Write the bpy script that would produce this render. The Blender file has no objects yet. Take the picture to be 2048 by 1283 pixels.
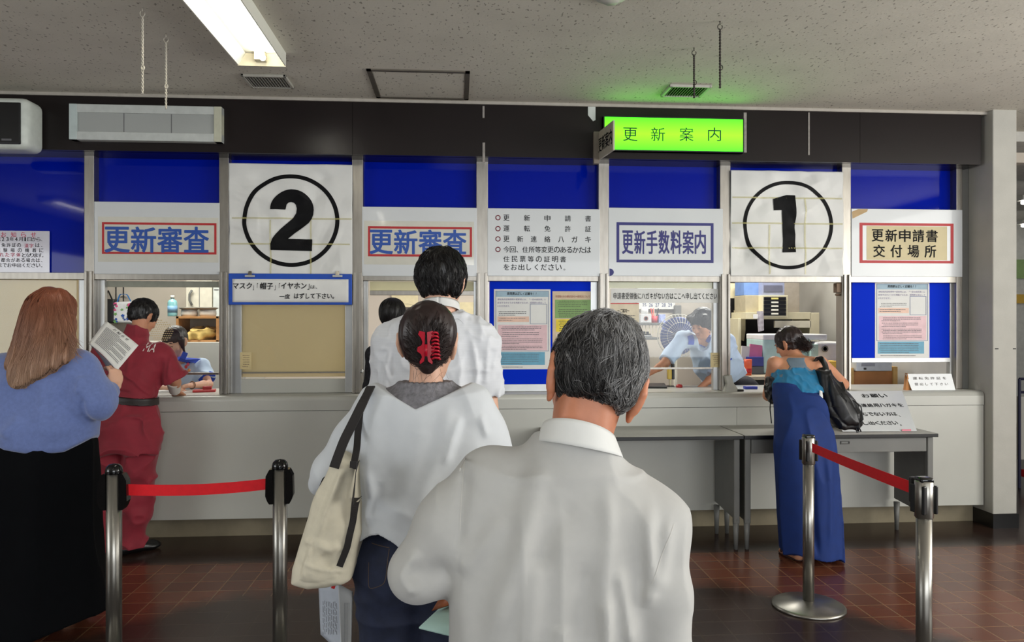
import bpy, bmesh, math, random
import numpy as np
from mathutils import Vector, Matrix, Euler

random.seed(7)
RNG = np.random.default_rng(11)
sc = bpy.context.scene
COL = sc.collection

# ------------------------------------------------------------------ camera
TH = math.radians(4.16)          # the hall's counter wall runs along x; the camera looks a little to the right
FPX, HCAM, CX, CY = 1500.0, 1.5, 1024.0, 641.5
cam_d = bpy.data.cameras.new('camera')
cam = bpy.data.objects.new('camera', cam_d)
COL.objects.link(cam)
cam.location = (0, 0, HCAM)
cam.rotation_euler = (math.radians(90), 0, -TH)
cam_d.sensor_width = 36.0
cam_d.lens = 36.0 * FPX / 2048.0
cam_d.clip_start = 0.05
sc.camera = cam

# ------------------------------------------------------------------ light
sc.view_settings.view_transform = 'Standard'
sc.view_settings.look = 'None'
sc.view_settings.gamma = 1.0
sc.view_settings.use_curve_mapping = False
sc.view_settings.exposure = 0.17
w = bpy.data.worlds.new('world')
sc.world = w
w.use_nodes = True
w.node_tree.nodes['Background'].inputs[0].default_value = (0.80, 0.87, 1.0, 1)
w.node_tree.nodes['Background'].inputs[1].default_value = 0.45


def area(name, loc, rot, sx, sy, power, color):
    d = bpy.data.lights.new(name, 'AREA')
    d.shape = 'RECTANGLE'
    d.size, d.size_y, d.energy, d.color = sx, sy, power, color
    o = bpy.data.objects.new(name, d)
    COL.objects.link(o)
    o.location = loc
    o.rotation_euler = [math.radians(a) for a in rot]
    return o


# daylight of the glazed front behind the visitors (faces the counter) and of the hall on the right
area('daylight_rear_windows', (2.6, -3.9, 1.75), (106, 0, 0), 6.0, 2.0, 205, (0.94, 0.97, 1.0))
area('daylight_right_hall', (5.6, 1.2, 1.8), (104, 0, 90), 4.0, 2.2, 210, (1.0, 0.99, 0.95))
area('fill_light_left', (-5.7, 0.2, 1.6), (98, 0, -90), 3.6, 1.8, 85, (0.93, 0.97, 1.0))  # added fill light to brighten the left side; wall_left has no windows
# office lamps behind the counter windows
for i, lu in enumerate((-2.6, 0.2, 2.6)):
    area('office_lamp_light', (lu, 6.9, 2.72), (0, 0, 0), 1.3, 0.5, 48, (1.0, 0.97, 0.90))


# ------------------------------------------------------------------ pixel -> place helpers
def ray(px, py):
    xc, zc = (px - CX) / FPX, (CY - py) / FPX
    return (xc * math.cos(TH) + math.sin(TH), -xc * math.sin(TH) + math.cos(TH), zc)


def onV(px, py, V):
    r = ray(px, py)
    t = V / r[1]
    return Vector((r[0] * t, V, HCAM + r[2] * t))


def onZ(px, py, z):
    r = ray(px, py)
    t = (z - HCAM) / r[2]
    return Vector((r[0] * t, r[1] * t, z))


def onD(px, py, D):
    r = ray(px, py)
    return Vector((r[0] * D, r[1] * D, HCAM + r[2] * D))


def R(x0, y0, x1, y1, V):
    """rectangle on the plane y=V seen at those pixels -> u0,u1,z0,z1"""
    xm, ym = (x0 + x1) / 2, (y0 + y1) / 2
    return onV(x0, ym, V).x, onV(x1, ym, V).x, onV(xm, y1, V).z, onV(xm, y0, V).z


# ------------------------------------------------------------------ materials
def lin(c):
    return tuple((v / 255 / 12.92) if v / 255 <= .04045 else ((v / 255 + .055) / 1.055) ** 2.4 for v in c)


MATS = {}


def mk(name, rgb, rough=.5, metal=0., var=.08, scale=18., bump=0., bscale=120., coat=0., emit=0., sub=0., spec=.5, stretch=None, sheen=0.):
    if name in MATS:
        return MATS[name]
    m = bpy.data.materials.new(name)
    m.use_nodes = True
    nt = m.node_tree
    N, L = nt.nodes, nt.links
    b = N['Principled BSDF']
    c = lin(rgb)
    tc = N.new('ShaderNodeTexCoord')
    vec = tc.outputs['Object']
    if stretch:
        mp = N.new('ShaderNodeMapping')
        mp.inputs['Scale'].default_value = stretch
        L.new(vec, mp.inputs['Vector'])
        vec = mp.outputs['Vector']
    nz = N.new('ShaderNodeTexNoise')
    nz.inputs['Scale'].default_value = scale
    nz.inputs['Detail'].default_value = 4
    L.new(vec, nz.inputs['Vector'])
    rp = N.new('ShaderNodeValToRGB')
    rp.color_ramp.elements[0].position = .3
    rp.color_ramp.elements[1].position = .7
    rp.color_ramp.elements[0].color = tuple(max(0, v * (1 - var)) for v in c) + (1,)
    rp.color_ramp.elements[1].color = tuple(min(1, v * (1 + var)) for v in c) + (1,)
    L.new(nz.outputs['Fac'], rp.inputs['Fac'])
    L.new(rp.outputs['Color'], b.inputs['Base Color'])
    b.inputs['Roughness'].default_value = rough
    b.inputs['Metallic'].default_value = metal
    b.inputs['Specular IOR Level'].default_value = spec
    b.inputs['Coat Weight'].default_value = coat
    b.inputs['Coat Roughness'].default_value = .04
    if sheen:
        b.inputs['Sheen Weight'].default_value = sheen
    if sub:
        b.inputs['Subsurface Weight'].default_value = sub
        b.inputs['Subsurface Radius'].default_value = (.012, .005, .003)
        b.inputs['Subsurface Scale'].default_value = 1.0
    if emit:
        L.new(rp.outputs['Color'], b.inputs['Emission Color'])
        b.inputs['Emission Strength'].default_value = emit
    if bump:
        n2 = N.new('ShaderNodeTexNoise')
        n2.inputs['Scale'].default_value = bscale
        n2.inputs['Detail'].default_value = 3
        L.new(vec, n2.inputs['Vector'])
        bp = N.new('ShaderNodeBump')
        bp.inputs['Strength'].default_value = bump
        bp.inputs['Distance'].default_value = .004
        L.new(n2.outputs['Fac'], bp.inputs['Height'])
        L.new(bp.outputs['Normal'], b.inputs['Normal'])
    MATS[name] = m
    return m


def glass_mat(name, tint=(1, 1, 1), refl=.5):
    if name in MATS:
        return MATS[name]
    m = bpy.data.materials.new(name)
    m.use_nodes = True
    nt = m.node_tree
    N, L = nt.nodes, nt.links
    N.remove(N['Principled BSDF'])
    tr = N.new('ShaderNodeBsdfTransparent')
    tr.inputs[0].default_value = tint + (1,)
    gl = N.new('ShaderNodeBsdfGlossy')
    gl.inputs['Roughness'].default_value = .02
    fr = N.new('ShaderNodeFresnel')
    fr.inputs['IOR'].default_value = 1.5
    ad = N.new('ShaderNodeMath')      # the pane has two faces: each takes half of the reflection
    ad.operation = 'MULTIPLY'
    ad.inputs[1].default_value = refl
    L.new(fr.outputs[0], ad.inputs[0])
    mx = N.new('ShaderNodeMixShader')
    L.new(ad.outputs[0], mx.inputs[0])
    L.new(tr.outputs[0], mx.inputs[1])
    L.new(gl.outputs[0], mx.inputs[2])
    L.new(mx.outputs[0], N['Material Output'].inputs[0])
    MATS[name] = m
    return m


# ------------------------------------------------------------------ object helpers
def thing(name, label, cat, loc=(0, 0, 0), group=None):
    o = bpy.data.objects.new(name, None)
    COL.objects.link(o)
    o.location = loc
    o.empty_display_size = .05
    o['label'], o['category'] = label, cat
    if group:
        o['group'] = group
    return o


def tag(o, label, cat, group=None):
    o['label'], o['category'] = label, cat
    if group:
        o['group'] = group
    return o


def link(name, me, m, parent=None, smooth=False, label=None):
    o = bpy.data.objects.new(name, me)
    COL.objects.link(o)
    if m:
        me.materials.clear()
        for q in (m if isinstance(m, (list, tuple)) else [m]):
            me.materials.append(q)
    if smooth:
        me.polygons.foreach_set('use_smooth', [True] * len(me.polygons))
    if parent:
        o.parent = parent
        if parent.type == 'EMPTY':          # meshes keep world coordinates; only the empties are moved
            o.matrix_parent_inverse = Matrix.Translation(-parent.location)
    if label:
        o['label'] = label
    return o


class MB:
    """collects shapes (world coordinates) into one mesh"""

    def __init__(s):
        s.bm = bmesh.new()

    def box(s, x0, x1, y0, y1, z0, z1, bev=0., seg=2, M=None):
        r = bmesh.ops.create_cube(s.bm, size=1)
        vs = r['verts']
        bmesh.ops.scale(s.bm, vec=(abs(x1 - x0), abs(y1 - y0), abs(z1 - z0)), verts=vs)
        bmesh.ops.translate(s.bm, vec=((x0 + x1) / 2, (y0 + y1) / 2, (z0 + z1) / 2), verts=vs)
        if bev:
            es = list({e for v in vs for e in v.link_edges})
            g = bmesh.ops.bevel(s.bm, geom=es, offset=bev, segments=seg, affect='EDGES', profile=.5)
            vs = list({v for f in g['faces'] for v in f.verts} | {v for v in vs if v.is_valid})
        if M is not None:
            bmesh.ops.transform(s.bm, matrix=M, verts=vs)
        return s

    def obox(s, c, size, rot=(0, 0, 0), bev=0., seg=2):
        M = Matrix.Translation(c) @ Euler([math.radians(a) for a in rot]).to_matrix().to_4x4()
        return s.box(-size[0] / 2, size[0] / 2, -size[1] / 2, size[1] / 2, -size[2] / 2, size[2] / 2, bev, seg, M)

    def cyl(s, a, b, ra, rb=None, n=20, cap=True):
        a, b = Vector(a), Vector(b)
        rb = ra if rb is None else rb
        d = b - a
        r = bmesh.ops.create_cone(s.bm, cap_ends=cap, segments=n, radius1=ra, radius2=rb, depth=d.length)
        M = Matrix.Translation((a + b) / 2) @ d.to_track_quat('Z', 'Y').to_matrix().to_4x4()
        bmesh.ops.transform(s.bm, matrix=M, verts=r['verts'])
        return s

    def lathe(s, prof, c, n=28, M=None):
        c = Vector(c)
        rings = []
        for (r, z) in prof:
            ring = []
            for i in range(n):
                p = Vector((r * math.cos(2 * math.pi * i / n), r * math.sin(2 * math.pi * i / n), z))
                if M is not None:
                    p = M @ p
                ring.append(s.bm.verts.new(p + c))
            rings.append(ring)
        for A, B in zip(rings, rings[1:]):
            for i in range(n):
                s.bm.faces.new((A[i], A[(i + 1) % n], B[(i + 1) % n], B[i]))
        for ring, fl in ((rings[0], True), (rings[-1], False)):
            try:
                s.bm.faces.new(list(reversed(ring)) if fl else ring)
            except Exception:
                pass
        return s

    def tube(s, pts, r, n=8, cap=True):
        pts = [Vector(p) for p in pts]
        rs = r if isinstance(r, (list, tuple)) else [r] * len(pts)
        rings = []
        prev = None
        for i, p in enumerate(pts):
            d = (pts[min(i + 1, len(pts) - 1)] - pts[max(i - 1, 0)]).normalized()
            if prev is None:
                x = d.orthogonal().normalized()
            else:
                x = (prev - d * prev.dot(d)).normalized()
            prev = x
            y = d.cross(x)
            rings.append([s.bm.verts.new(p + (x * math.cos(2 * math.pi * k / n) + y * math.sin(2 * math.pi * k / n)) * rs[i]) for k in range(n)])
        for A, B in zip(rings, rings[1:]):
            for k in range(n):
                s.bm.faces.new((A[k], A[(k + 1) % n], B[(k + 1) % n], B[k]))
        if cap:
            s.bm.faces.new(list(reversed(rings[0])))
            s.bm.faces.new(rings[-1])
        return s

    def prism(s, poly, ex):
        """closed polygon of 3D points pushed along the vector ex"""
        ex = Vector(ex)
        A = [s.bm.verts.new(Vector(p)) for p in poly]
        B = [s.bm.verts.new(Vector(p) + ex) for p in poly]
        n = len(A)
        s.bm.faces.new(A)
        s.bm.faces.new(list(reversed(B)))
        for i in range(n):
            s.bm.faces.new((A[(i + 1) % n], A[i], B[i], B[(i + 1) % n]))
        return s

    def grid(s, f, nu, nv, thick=None):
        """surface f(a,b), a,b in 0..1; with a thickness vector it becomes a closed sheet"""
        V = [[s.bm.verts.new(Vector(f(i / nu, j / nv))) for j in range(nv + 1)] for i in range(nu + 1)]
        for i in range(nu):
            for j in range(nv):
                s.bm.faces.new((V[i][j], V[i + 1][j], V[i + 1][j + 1], V[i][j + 1]))
        if thick:
            t = Vector(thick)
            W = [[s.bm.verts.new(V[i][j].co + t) for j in range(nv + 1)] for i in range(nu + 1)]
            for i in range(nu):
                for j in range(nv):
                    s.bm.faces.new((W[i][j + 1], W[i + 1][j + 1], W[i + 1][j], W[i][j]))
            for i in range(nu):
                s.bm.faces.new((V[i + 1][0], V[i][0], W[i][0], W[i + 1][0]))
                s.bm.faces.new((V[i][nv], V[i + 1][nv], W[i + 1][nv], W[i][nv]))
            for j in range(nv):
                s.bm.faces.new((V[0][j], V[0][j + 1], W[0][j + 1], W[0][j]))
                s.bm.faces.new((V[nu][j + 1], V[nu][j], W[nu][j], W[nu][j + 1]))
        return s

    def xf(s, M):
        bmesh.ops.transform(s.bm, matrix=M, verts=s.bm.verts[:])
        return s

    def mesh(s, name, normals=True):
        if normals:
            bmesh.ops.recalc_face_normals(s.bm, faces=s.bm.faces[:])
        me = bpy.data.meshes.new(name)
        s.bm.to_mesh(me)
        s.bm.free()
        return me

    def build(s, name, m, parent=None, smooth=False, label=None, normals=True):
        return link(name, s.mesh(name, normals), m, parent, smooth, label)


def structure(o):
    o['kind'] = 'structure'
    return o


def text(name, s, m, parent, c, w, h, right=(1, 0, 0), up=(0, 0, 1), bold=0., depth=.0006, shear=0., label=None):
    """lettering fitted to a w x h box centred on c"""
    cu = bpy.data.curves.new(name, 'FONT')
    cu.body = s
    cu.size = 1.0
    cu.extrude = 0
    cu.shear = shear
    cu.resolution_u = 3
    o = bpy.data.objects.new(name, cu)
    COL.objects.link(o)
    dg = bpy.context.evaluated_depsgraph_get()
    me = bpy.data.meshes.new_from_object(o.evaluated_get(dg))
    bpy.data.objects.remove(o)
    bpy.data.curves.remove(cu)
    n = len(me.vertices)
    co = np.empty(n * 3, np.float32)
    me.vertices.foreach_get('co', co)
    co = co.reshape(-1, 3)
    lo, hi = co.min(0), co.max(0)
    a = (co[:, 0] - (lo[0] + hi[0]) / 2) / max(1e-6, hi[0] - lo[0]) * w
    b = (co[:, 1] - (lo[1] + hi[1]) / 2) / max(1e-6, hi[1] - lo[1]) * h
    r, u = np.array(right, float), np.array(up, float)
    nrm = np.cross(r, u)
    out = np.array(c, float) + a[:, None] * r + b[:, None] * u + nrm * depth
    me.vertices.foreach_set('co', out.astype(np.float32).ravel())
    me.update()
    me.name = name
    if bold:           # heavier strokes: the same print laid down again, shifted a little each way
        lines = s.count('\n') + 1
        d = bold * 1.05 * h / lines
        bm = bmesh.new()
        k = 8 if bold > .009 else 4
        for i in range(k):
            bm.from_mesh(me)
            bm.verts.ensure_lookup_table()
            a_ = 2 * math.pi * (i + .5) / k
            sh = Vector(r) * (d * math.cos(a_)) + Vector(u) * (d * math.sin(a_)) + Vector(nrm) * (i * 1e-5)
            for v in bm.verts[i * n:(i + 1) * n]:
                v.co += sh
        bm.to_mesh(me)
        bm.free()
    return link(name, me, m, parent, False, label)


def textV(name, s, m, parent, px0, py0, px1, py1, V, bold=0., shear=0., depth=.0008):
    u0, u1, z0, z1 = R(px0, py0, px1, py1, V)
    return text(name, s, m, parent, ((u0 + u1) / 2, V, (z0 + z1) / 2), u1 - u0, z1 - z0, bold=bold, shear=shear, depth=depth)


def spread(name, s, m, parent, px0, py0, px1, py1, V, bold=0., frac=None, depth=.0008):
    """characters set apart evenly: one mesh"""
    u0, u1, z0, z1 = R(px0, py0, px1, py1, V)
    h = z1 - z0
    objs = []
    n = len(s)
    for i, ch in enumerate(s):
        if ch == ' ':
            continue
        cw = h * .98
        k = {'1': .32, '2': .6, '3': .6, '4': .62, 'ハ': .9, 'し': .75, 'く': .6, '、': .3, '。': .3}.get(ch, 1)
        hh, dz = h, 0
        if ch in '、。':
            hh, dz = h * .28, -h * .36
        cxx = u0 + cw / 2 + (u1 - u0 - cw) * (i / max(1, n - 1))
        objs.append(text(name, ch, m, None, (cxx - (cw * .3 if ch in '、。' else 0), V, (z0 + z1) / 2 + dz), cw * k, hh, bold=bold, depth=depth))
    return merge(name, objs, m, parent)


def merge(name, objs, m, parent):
    bm = bmesh.new()
    for o in objs:
        bm.from_mesh(o.data)
        me = o.data
        bpy.data.objects.remove(o)
        bpy.data.meshes.remove(me)
    me = bpy.data.meshes.new(name)
    bm.to_mesh(me)
    bm.free()
    return link(name, me, m, parent)


def frame_bars(mb, u0, u1, z0, z1, t, V0, V1, tz=None):
    tz = tz or t
    mb.box(u0, u1, V0, V1, z1 - tz, z1)
    mb.box(u0, u1, V0, V1, z0, z0 + tz)
    mb.box(u0, u0 + t, V0, V1, z0 + tz, z1 - tz)
    mb.box(u1 - t, u1, V0, V1, z0 + tz, z1 - tz)
    return mb
# ================================================================== the setting
ZC, VG, VF, VH, VCT = 3.03, 5.46, 5.40, 5.23, 5.25     # ceiling, glass, frame front, fascia front, counter face

M_ceil = mk('ceiling_board', (206, 201, 188), .95, var=.05, scale=3, bump=.25, bscale=60)
# fissured mineral board: small dark pits
nt = M_ceil.node_tree
N, L = nt.nodes, nt.links
tc = N.new('ShaderNodeTexCoord')
mp = N.new('ShaderNodeMapping')
mp.inputs['Scale'].default_value = (1, .55, 1)
vo = N.new('ShaderNodeTexNoise')
vo.inputs['Scale'].default_value = 62
vo.inputs['Detail'].default_value = 1.5
cr = N.new('ShaderNodeValToRGB')
cr.color_ramp.elements[0].position = .315
cr.color_ramp.elements[1].position = .35
cr.color_ramp.elements[0].color = (.48, .47, .46, 1)
mxn = N.new('ShaderNodeMixRGB')
mxn.blend_type = 'MULTIPLY'
mxn.inputs[0].default_value = 1
L.new(tc.outputs['Object'], mp.inputs[0])
L.new(mp.outputs[0], vo.inputs['Vector'])
L.new(vo.outputs['Fac'], cr.inputs[0])
old = N['Principled BSDF'].inputs['Base Color'].links[0].from_socket
L.new(old, mxn.inputs[1])
L.new(cr.outputs[0], mxn.inputs[2])
L.new(mxn.outputs[0], N['Principled BSDF'].inputs['Base Color'])


def floor_material():
    m = bpy.data.materials.new('quarry_tile_floor')
    m.use_nodes = True
    nt = m.node_tree
    N, L = nt.nodes, nt.links
    b = N['Principled BSDF']
    tc = N.new('ShaderNodeTexCoord')
    T = .1555
    g1, g2 = onZ(1690, 1099, 0), onZ(1726, 1115.2, 0)
    mp = N.new('ShaderNodeMapping')
    mp.inputs['Location'].default_value = (-(g2.x % T), -(g1.y % T), 0)
    L.new(tc.outputs['Object'], mp.inputs[0])
    br = N.new('ShaderNodeTexBrick')
    br.offset, br.squash = 0.0, 1.0
    br.inputs['Scale'].default_value = 1
    br.inputs['Brick Width'].default_value = T
    br.inputs['Row Height'].default_value = T
    br.inputs['Mortar Size'].default_value = .0035
    br.inputs['Mortar Smooth'].default_value = .2
    br.inputs['Color1'].default_value = lin((112, 64, 45)) + (1,)
    br.inputs['Color2'].default_value = lin((94, 51, 37)) + (1,)
    br.inputs['Mortar'].default_value = lin((132, 101, 72)) + (1,)
    L.new(mp.outputs[0], br.inputs['Vector'])
    # tiles darker on the walked part, clear of the strip before the counter
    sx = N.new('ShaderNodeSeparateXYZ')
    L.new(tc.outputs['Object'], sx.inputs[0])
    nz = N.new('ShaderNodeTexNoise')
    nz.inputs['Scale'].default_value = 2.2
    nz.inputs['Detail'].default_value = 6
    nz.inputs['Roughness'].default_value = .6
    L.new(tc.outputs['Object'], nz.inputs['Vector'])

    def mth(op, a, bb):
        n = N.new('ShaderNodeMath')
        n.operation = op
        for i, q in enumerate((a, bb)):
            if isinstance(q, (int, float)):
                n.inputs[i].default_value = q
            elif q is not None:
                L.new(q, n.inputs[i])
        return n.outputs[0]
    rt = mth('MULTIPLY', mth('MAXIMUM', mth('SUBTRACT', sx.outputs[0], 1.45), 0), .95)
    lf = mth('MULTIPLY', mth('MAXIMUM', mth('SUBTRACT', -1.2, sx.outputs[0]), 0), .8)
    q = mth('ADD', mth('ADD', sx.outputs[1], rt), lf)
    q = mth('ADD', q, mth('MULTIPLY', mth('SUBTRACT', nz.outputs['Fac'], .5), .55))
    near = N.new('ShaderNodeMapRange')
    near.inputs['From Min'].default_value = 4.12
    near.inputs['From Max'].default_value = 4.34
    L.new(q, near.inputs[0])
    far = N.new('ShaderNodeMapRange')  # shade along the counter foot, painted into the tile colour
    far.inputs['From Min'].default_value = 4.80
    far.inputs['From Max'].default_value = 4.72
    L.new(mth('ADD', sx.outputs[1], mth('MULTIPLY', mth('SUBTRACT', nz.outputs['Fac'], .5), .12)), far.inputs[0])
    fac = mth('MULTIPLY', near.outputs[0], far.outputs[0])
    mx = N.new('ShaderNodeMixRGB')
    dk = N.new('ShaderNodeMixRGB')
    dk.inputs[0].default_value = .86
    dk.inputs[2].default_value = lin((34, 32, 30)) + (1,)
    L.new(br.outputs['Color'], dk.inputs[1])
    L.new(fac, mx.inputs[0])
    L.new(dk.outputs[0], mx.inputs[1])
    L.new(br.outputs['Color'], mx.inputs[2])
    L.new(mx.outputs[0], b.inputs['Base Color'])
    b.inputs['Roughness'].default_value = .22
    b.inputs['Specular IOR Level'].default_value = .38
    bp = N.new('ShaderNodeBump')
    bp.inputs['Strength'].default_value = .25
    bp.inputs['Distance'].default_value = .002
    bp.invert = True
    L.new(br.outputs['Fac'], bp.inputs['Height'])
    L.new(bp.outputs[0], b.inputs['Normal'])
    return m


M_white = mk('laminate_white', (196, 195, 186), .38, var=.03, scale=4)
M_counter = mk('counter_laminate', (186, 186, 178), .33, var=.03, scale=3)
M_plaster = mk('plaster_grey', (176, 174, 166), .85, var=.05, scale=6, bump=.15)
M_office = mk('office_wall_paint', (196, 186, 172), .8, var=.03, scale=3)
M_fascia = mk('fascia_brown_laminate', (30, 25, 25), .26, var=.10, scale=2, spec=.28)
M_blue = mk('blue_sheet', (0, 24, 150), .045, var=.05, scale=2, spec=.2)
M_bluelow = mk('blue_board', (0, 44, 196), .6, var=.05, scale=2, spec=.06)
M_steel = mk('brushed_steel', (156, 151, 143), .36, metal=.95, var=.10, scale=5, stretch=(8, 8, 1.5))
M_alu = mk('aluminium', (186, 187, 186), .38, metal=.85, var=.06, scale=9)
M_board = mk('sign_board_white', (204, 207, 208), .3, var=.02, scale=4, coat=.3)
M_paper = mk('white_paper', (222, 222, 218), .7, var=.03, scale=9)
M_sheet = mk('poster_sheet', (216, 216, 212), .55, var=.06, scale=5)
M_ink = mk('black_ink', (10, 10, 12), .6, var=.1, spec=.15)
M_grink = mk('grey_ink', (95, 95, 98), .6, var=.1)
M_black = mk('black_plastic', (14, 14, 15), .35, var=.1)
M_dark = mk('dark_rubber', (22, 21, 22), .7, var=.2)
M_blind = mk('beige_board', (212, 200, 172), .6, var=.05, scale=3)
_nt = M_blind.node_tree            # thin sheet: the lit office behind shines through it
_tr, _mx = _nt.nodes.new('ShaderNodeBsdfTranslucent'), _nt.nodes.new('ShaderNodeMixShader')
_tr.inputs[0].default_value = lin((226, 214, 184)) + (1,)
_mx.inputs[0].default_value = .55
_nt.links.new(_nt.nodes['Principled BSDF'].outputs[0], _mx.inputs[1])
_nt.links.new(_tr.outputs[0], _mx.inputs[2])
_nt.links.new(_mx.outputs[0], _nt.nodes['Material Output'].inputs[0])
M_cream = mk('cream_strip', (214, 206, 164), .5, var=.03)
M_red = mk('red_print', (176, 30, 34), .5, var=.05)
M_crim = mk('red_enamel', (186, 24, 24), .4, var=.05)
M_blueink = mk('blue_print', (24, 74, 160), .45, var=.05)
M_navy = mk('navy_print', (22, 22, 110), .45, var=.05)
M_glass = glass_mat('window_glass', (.97, .985, .98), .5)
M_tape = mk('adhesive_tape', (205, 196, 140), .35, var=.1)
M_card = mk('cardboard', (176, 120, 70), .8, var=.1, scale=8)
M_creamm = mk('cream_metal', (206, 198, 166), .5, var=.04)
M_greym = mk('grey_steel_desk', (108, 108, 104), .45, var=.08, scale=6)
M_deskt = mk('desk_linoleum', (150, 148, 140), .35, var=.06, scale=5)

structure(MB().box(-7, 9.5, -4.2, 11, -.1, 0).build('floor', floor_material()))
structure(MB().box(-7, 9.5, -4.2, 5.75, ZC, ZC + .1).build('ceiling', M_ceil))
structure(MB().box(-6.2, -6.0, -4.2, 8.5, 0, ZC).build('wall_left', M_plaster))
structure(MB().box(-6.0, 4.6, 8.3, 8.4, 0, 2.78).build('wall_back', M_office))
structure(MB().box(-6.0, 4.6, 5.75, 8.3, 2.78, 2.86).build('ceiling.001', M_office))

# rear glazed front, out of view behind the camera
rear = MB()
rear.box(-6, 9, -4.15, -4.0, 0, .75).box(-6, 9, -4.15, -4.0, 2.75, ZC)
for u in (-6, -4.5, -.55, 5.75, 7.5):
    rear.box(u - .05, u + .05, -4.15, -4.0, .75, 2.75)
rear.box(-6, -.55, -4.15, -4.0, .75, 2.75)
structure(rear.build('wall_rear', M_plaster))

# pillar at the right end and its black base strip
pu0, pu1 = onV(1986, 640, 5.165).x, onV(2034, 640, 5.165).x
structure(MB().box(pu0, pu1, 5.165, 8.3, 0, ZC + .02, .008).build('wall_right', M_plaster))
structure(MB().box(pu0 - .006, pu1 + .006, 5.155, 5.9, 0, .105).build('baseboard_right', M_black))
pl = MB()
for x0, x1, y in ((1990, 1997, 697), (2026, 2032, 697)):
    u0, u1, z0, z1 = R(x0, y - 1, x1, y + 1, 5.164)
    pl.box(u0, u1, 5.1635, 5.17, z0, z1)
structure(pl.build('trim_5', M_dark))

# dark fascia above the windows
fu1 = onV(1963, 270, VH).x
fa = MB()
cuts = [-6.0, onV(-260, 260, VH).x, onV(705, 260, VH).x, onV(1720, 260, VH).x, fu1]
for a, b_ in zip(cuts, cuts[1:]):
    fa.box(a + .0012, b_ - .0012, VH, VH + .04, 2.645, ZC)
fa.box(-6.0, fu1, VH + .03, 5.75, 2.645, ZC)
structure(fa.build('trim_1', M_fascia))
structure(MB().box(-6.0, pu0, VH - .012, VH + .02, ZC - .022, ZC, .003).build('trim_2', mk('ceiling_trim', (170, 164, 154), .6)))

# ------------------------------------------------------------------ window wall
mull = [(-300, -280), (168, 188), (438, 457), (704, 726), (953, 976), (1197, 1218), (1440, 1461), (1684, 1702), (1913, 1925)]
MU = [(onV(a, 640, VF).x, onV(b, 640, VF).x) for a, b in mull]
ZR0, ZR1 = onV(1080, 562, VF).z, onV(1080, 549, VF).z     # middle rail
ZCT = onV(1080, 787.5, VCT).z                               # counter top
ZS = ZCT + .001

WIN = []
for i in range(8):
    ua, ub = MU[i][1], MU[i + 1][0]
    t = thing('window_%d' % (i + 1), 'service window bay %d' % (i + 1), 'window', ((ua + ub) / 2, VF, ZS))
    del t['label'], t['category']
    t['kind'] = 'structure'
    WIN.append(t)
    m = MB()
    m.box(MU[i][0], MU[i][1], VF, VF + .09, ZS, 2.70, .003)
    m.box(MU[i][0] + .008, MU[i][0] + .024, VF - .018, VF, ZS, ZR1 + .01, .002)
    m.box(MU[i][1] - .024, MU[i][1] - .008, VF - .018, VF, ZS, ZR1 + .01, .002)
    m.build('mullion', M_steel, t)
    m = MB().box(ua, ub, VF + .005, VF + .08, ZR0, ZR1, .002)
    m.build('middle_rail', M_steel, t)
    MB().box(ua, ub, VF + .01, VF + .09, 2.655, 2.70).build('head_rail', M_steel, t)
    MB().box(ua, ub, VG + .012, VG + .03, ZR1, 2.66).build('upper_panel', M_blue, t)
m = MB().box(MU[8][0], MU[8][1], VF, VF + .09, ZS, 2.70, .003)
m.build('mullion', M_steel, WIN[7])
m = MB().box(MU[8][1], pu0 - .002, VF + .02, VF + .09, ZS, 2.70, .003)
m.build('end_post', M_greym, WIN[7])


def lowframe(i, wl, wr, V=VG):
    """side stiles of the lower sash of bay i, widths in metres"""
    m = MB()
    ua, ub = MU[i][1], MU[i + 1][0]
    if wl:
        m.box(ua, ua + wl, V - .015, V + .03, ZS, ZR0, .002)
    if wr:
        m.box(ub - wr, ub, V - .015, V + .03, ZS, ZR0, .002)
    m.build('sash_stile', M_alu, WIN[i])


def pane(i, ytop, ybot, xa=None, xb=None, V=VG, rail=True):
    ua, ub = MU[i][1] if xa is None else onV(xa, 650, V).x, MU[i + 1][0] if xb is None else onV(xb, 650, V).x
    xm = (mull[i][1] + mull[i + 1][0]) / 2
    z0, z1 = onV(xm, ybot, V).z, onV(xm, ytop, V).z
    MB().box(ua, ub, V - .003, V + .003, z0, z1).build('glass_pane', M_glass, WIN[i])
    if rail:
        MB().box(ua, ub, V - .007, V + .007, z0 - .012, z0 + .004, .002).build('glass_edge_rail', M_steel, WIN[i])


# bays 0 and 2: beige boards behind the sash
for i, xs in ((0, (-275, 168)), (2, (457, 704))):
    lowframe(i, .075, .055)
    u0, u1, _, _ = R(xs[0] + 16, 600, xs[1] - 12, 700, VG + .02)
    xm = max(20, (xs[0] + xs[1]) / 2)
    zb, zr = onV(xm, 757, VG).z, onV(xm, 745, VG).z
    MB().box(u0, u1, VG + .014, VG + .026, zr - .03, ZR0).build('beige_board', M_blind, WIN[i])
    MB().box(u0, u1, VG - .012, VG + .02, zr - .003, zr + .006).build('rail', M_steel, WIN[i])
    MB().box(u0, u1, VG - .012, VG + .03, ZS, zb, .003).build('kick_panel', M_counter, WIN[i])
    MB().box(u0, u1, VG - .004, VG + .004, zr, ZR0).build('glass_pane', M_glass, WIN[i])
lowframe(1, .05, .0)
pane(1, 562, 746, 205, 438)
u0, u1, z0, z1 = R(205, 562, 438, 574, VG + .02)
MB().box(u0, u1, VG + .01, VG + .03, z0, z1).build('cream_strip', mk('grey_strip', (168, 164, 150), .5), WIN[1])
u0, u1, z0, z1 = R(300, 640, 346, 684, VG)
dots = MB()
gx = 0
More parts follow.
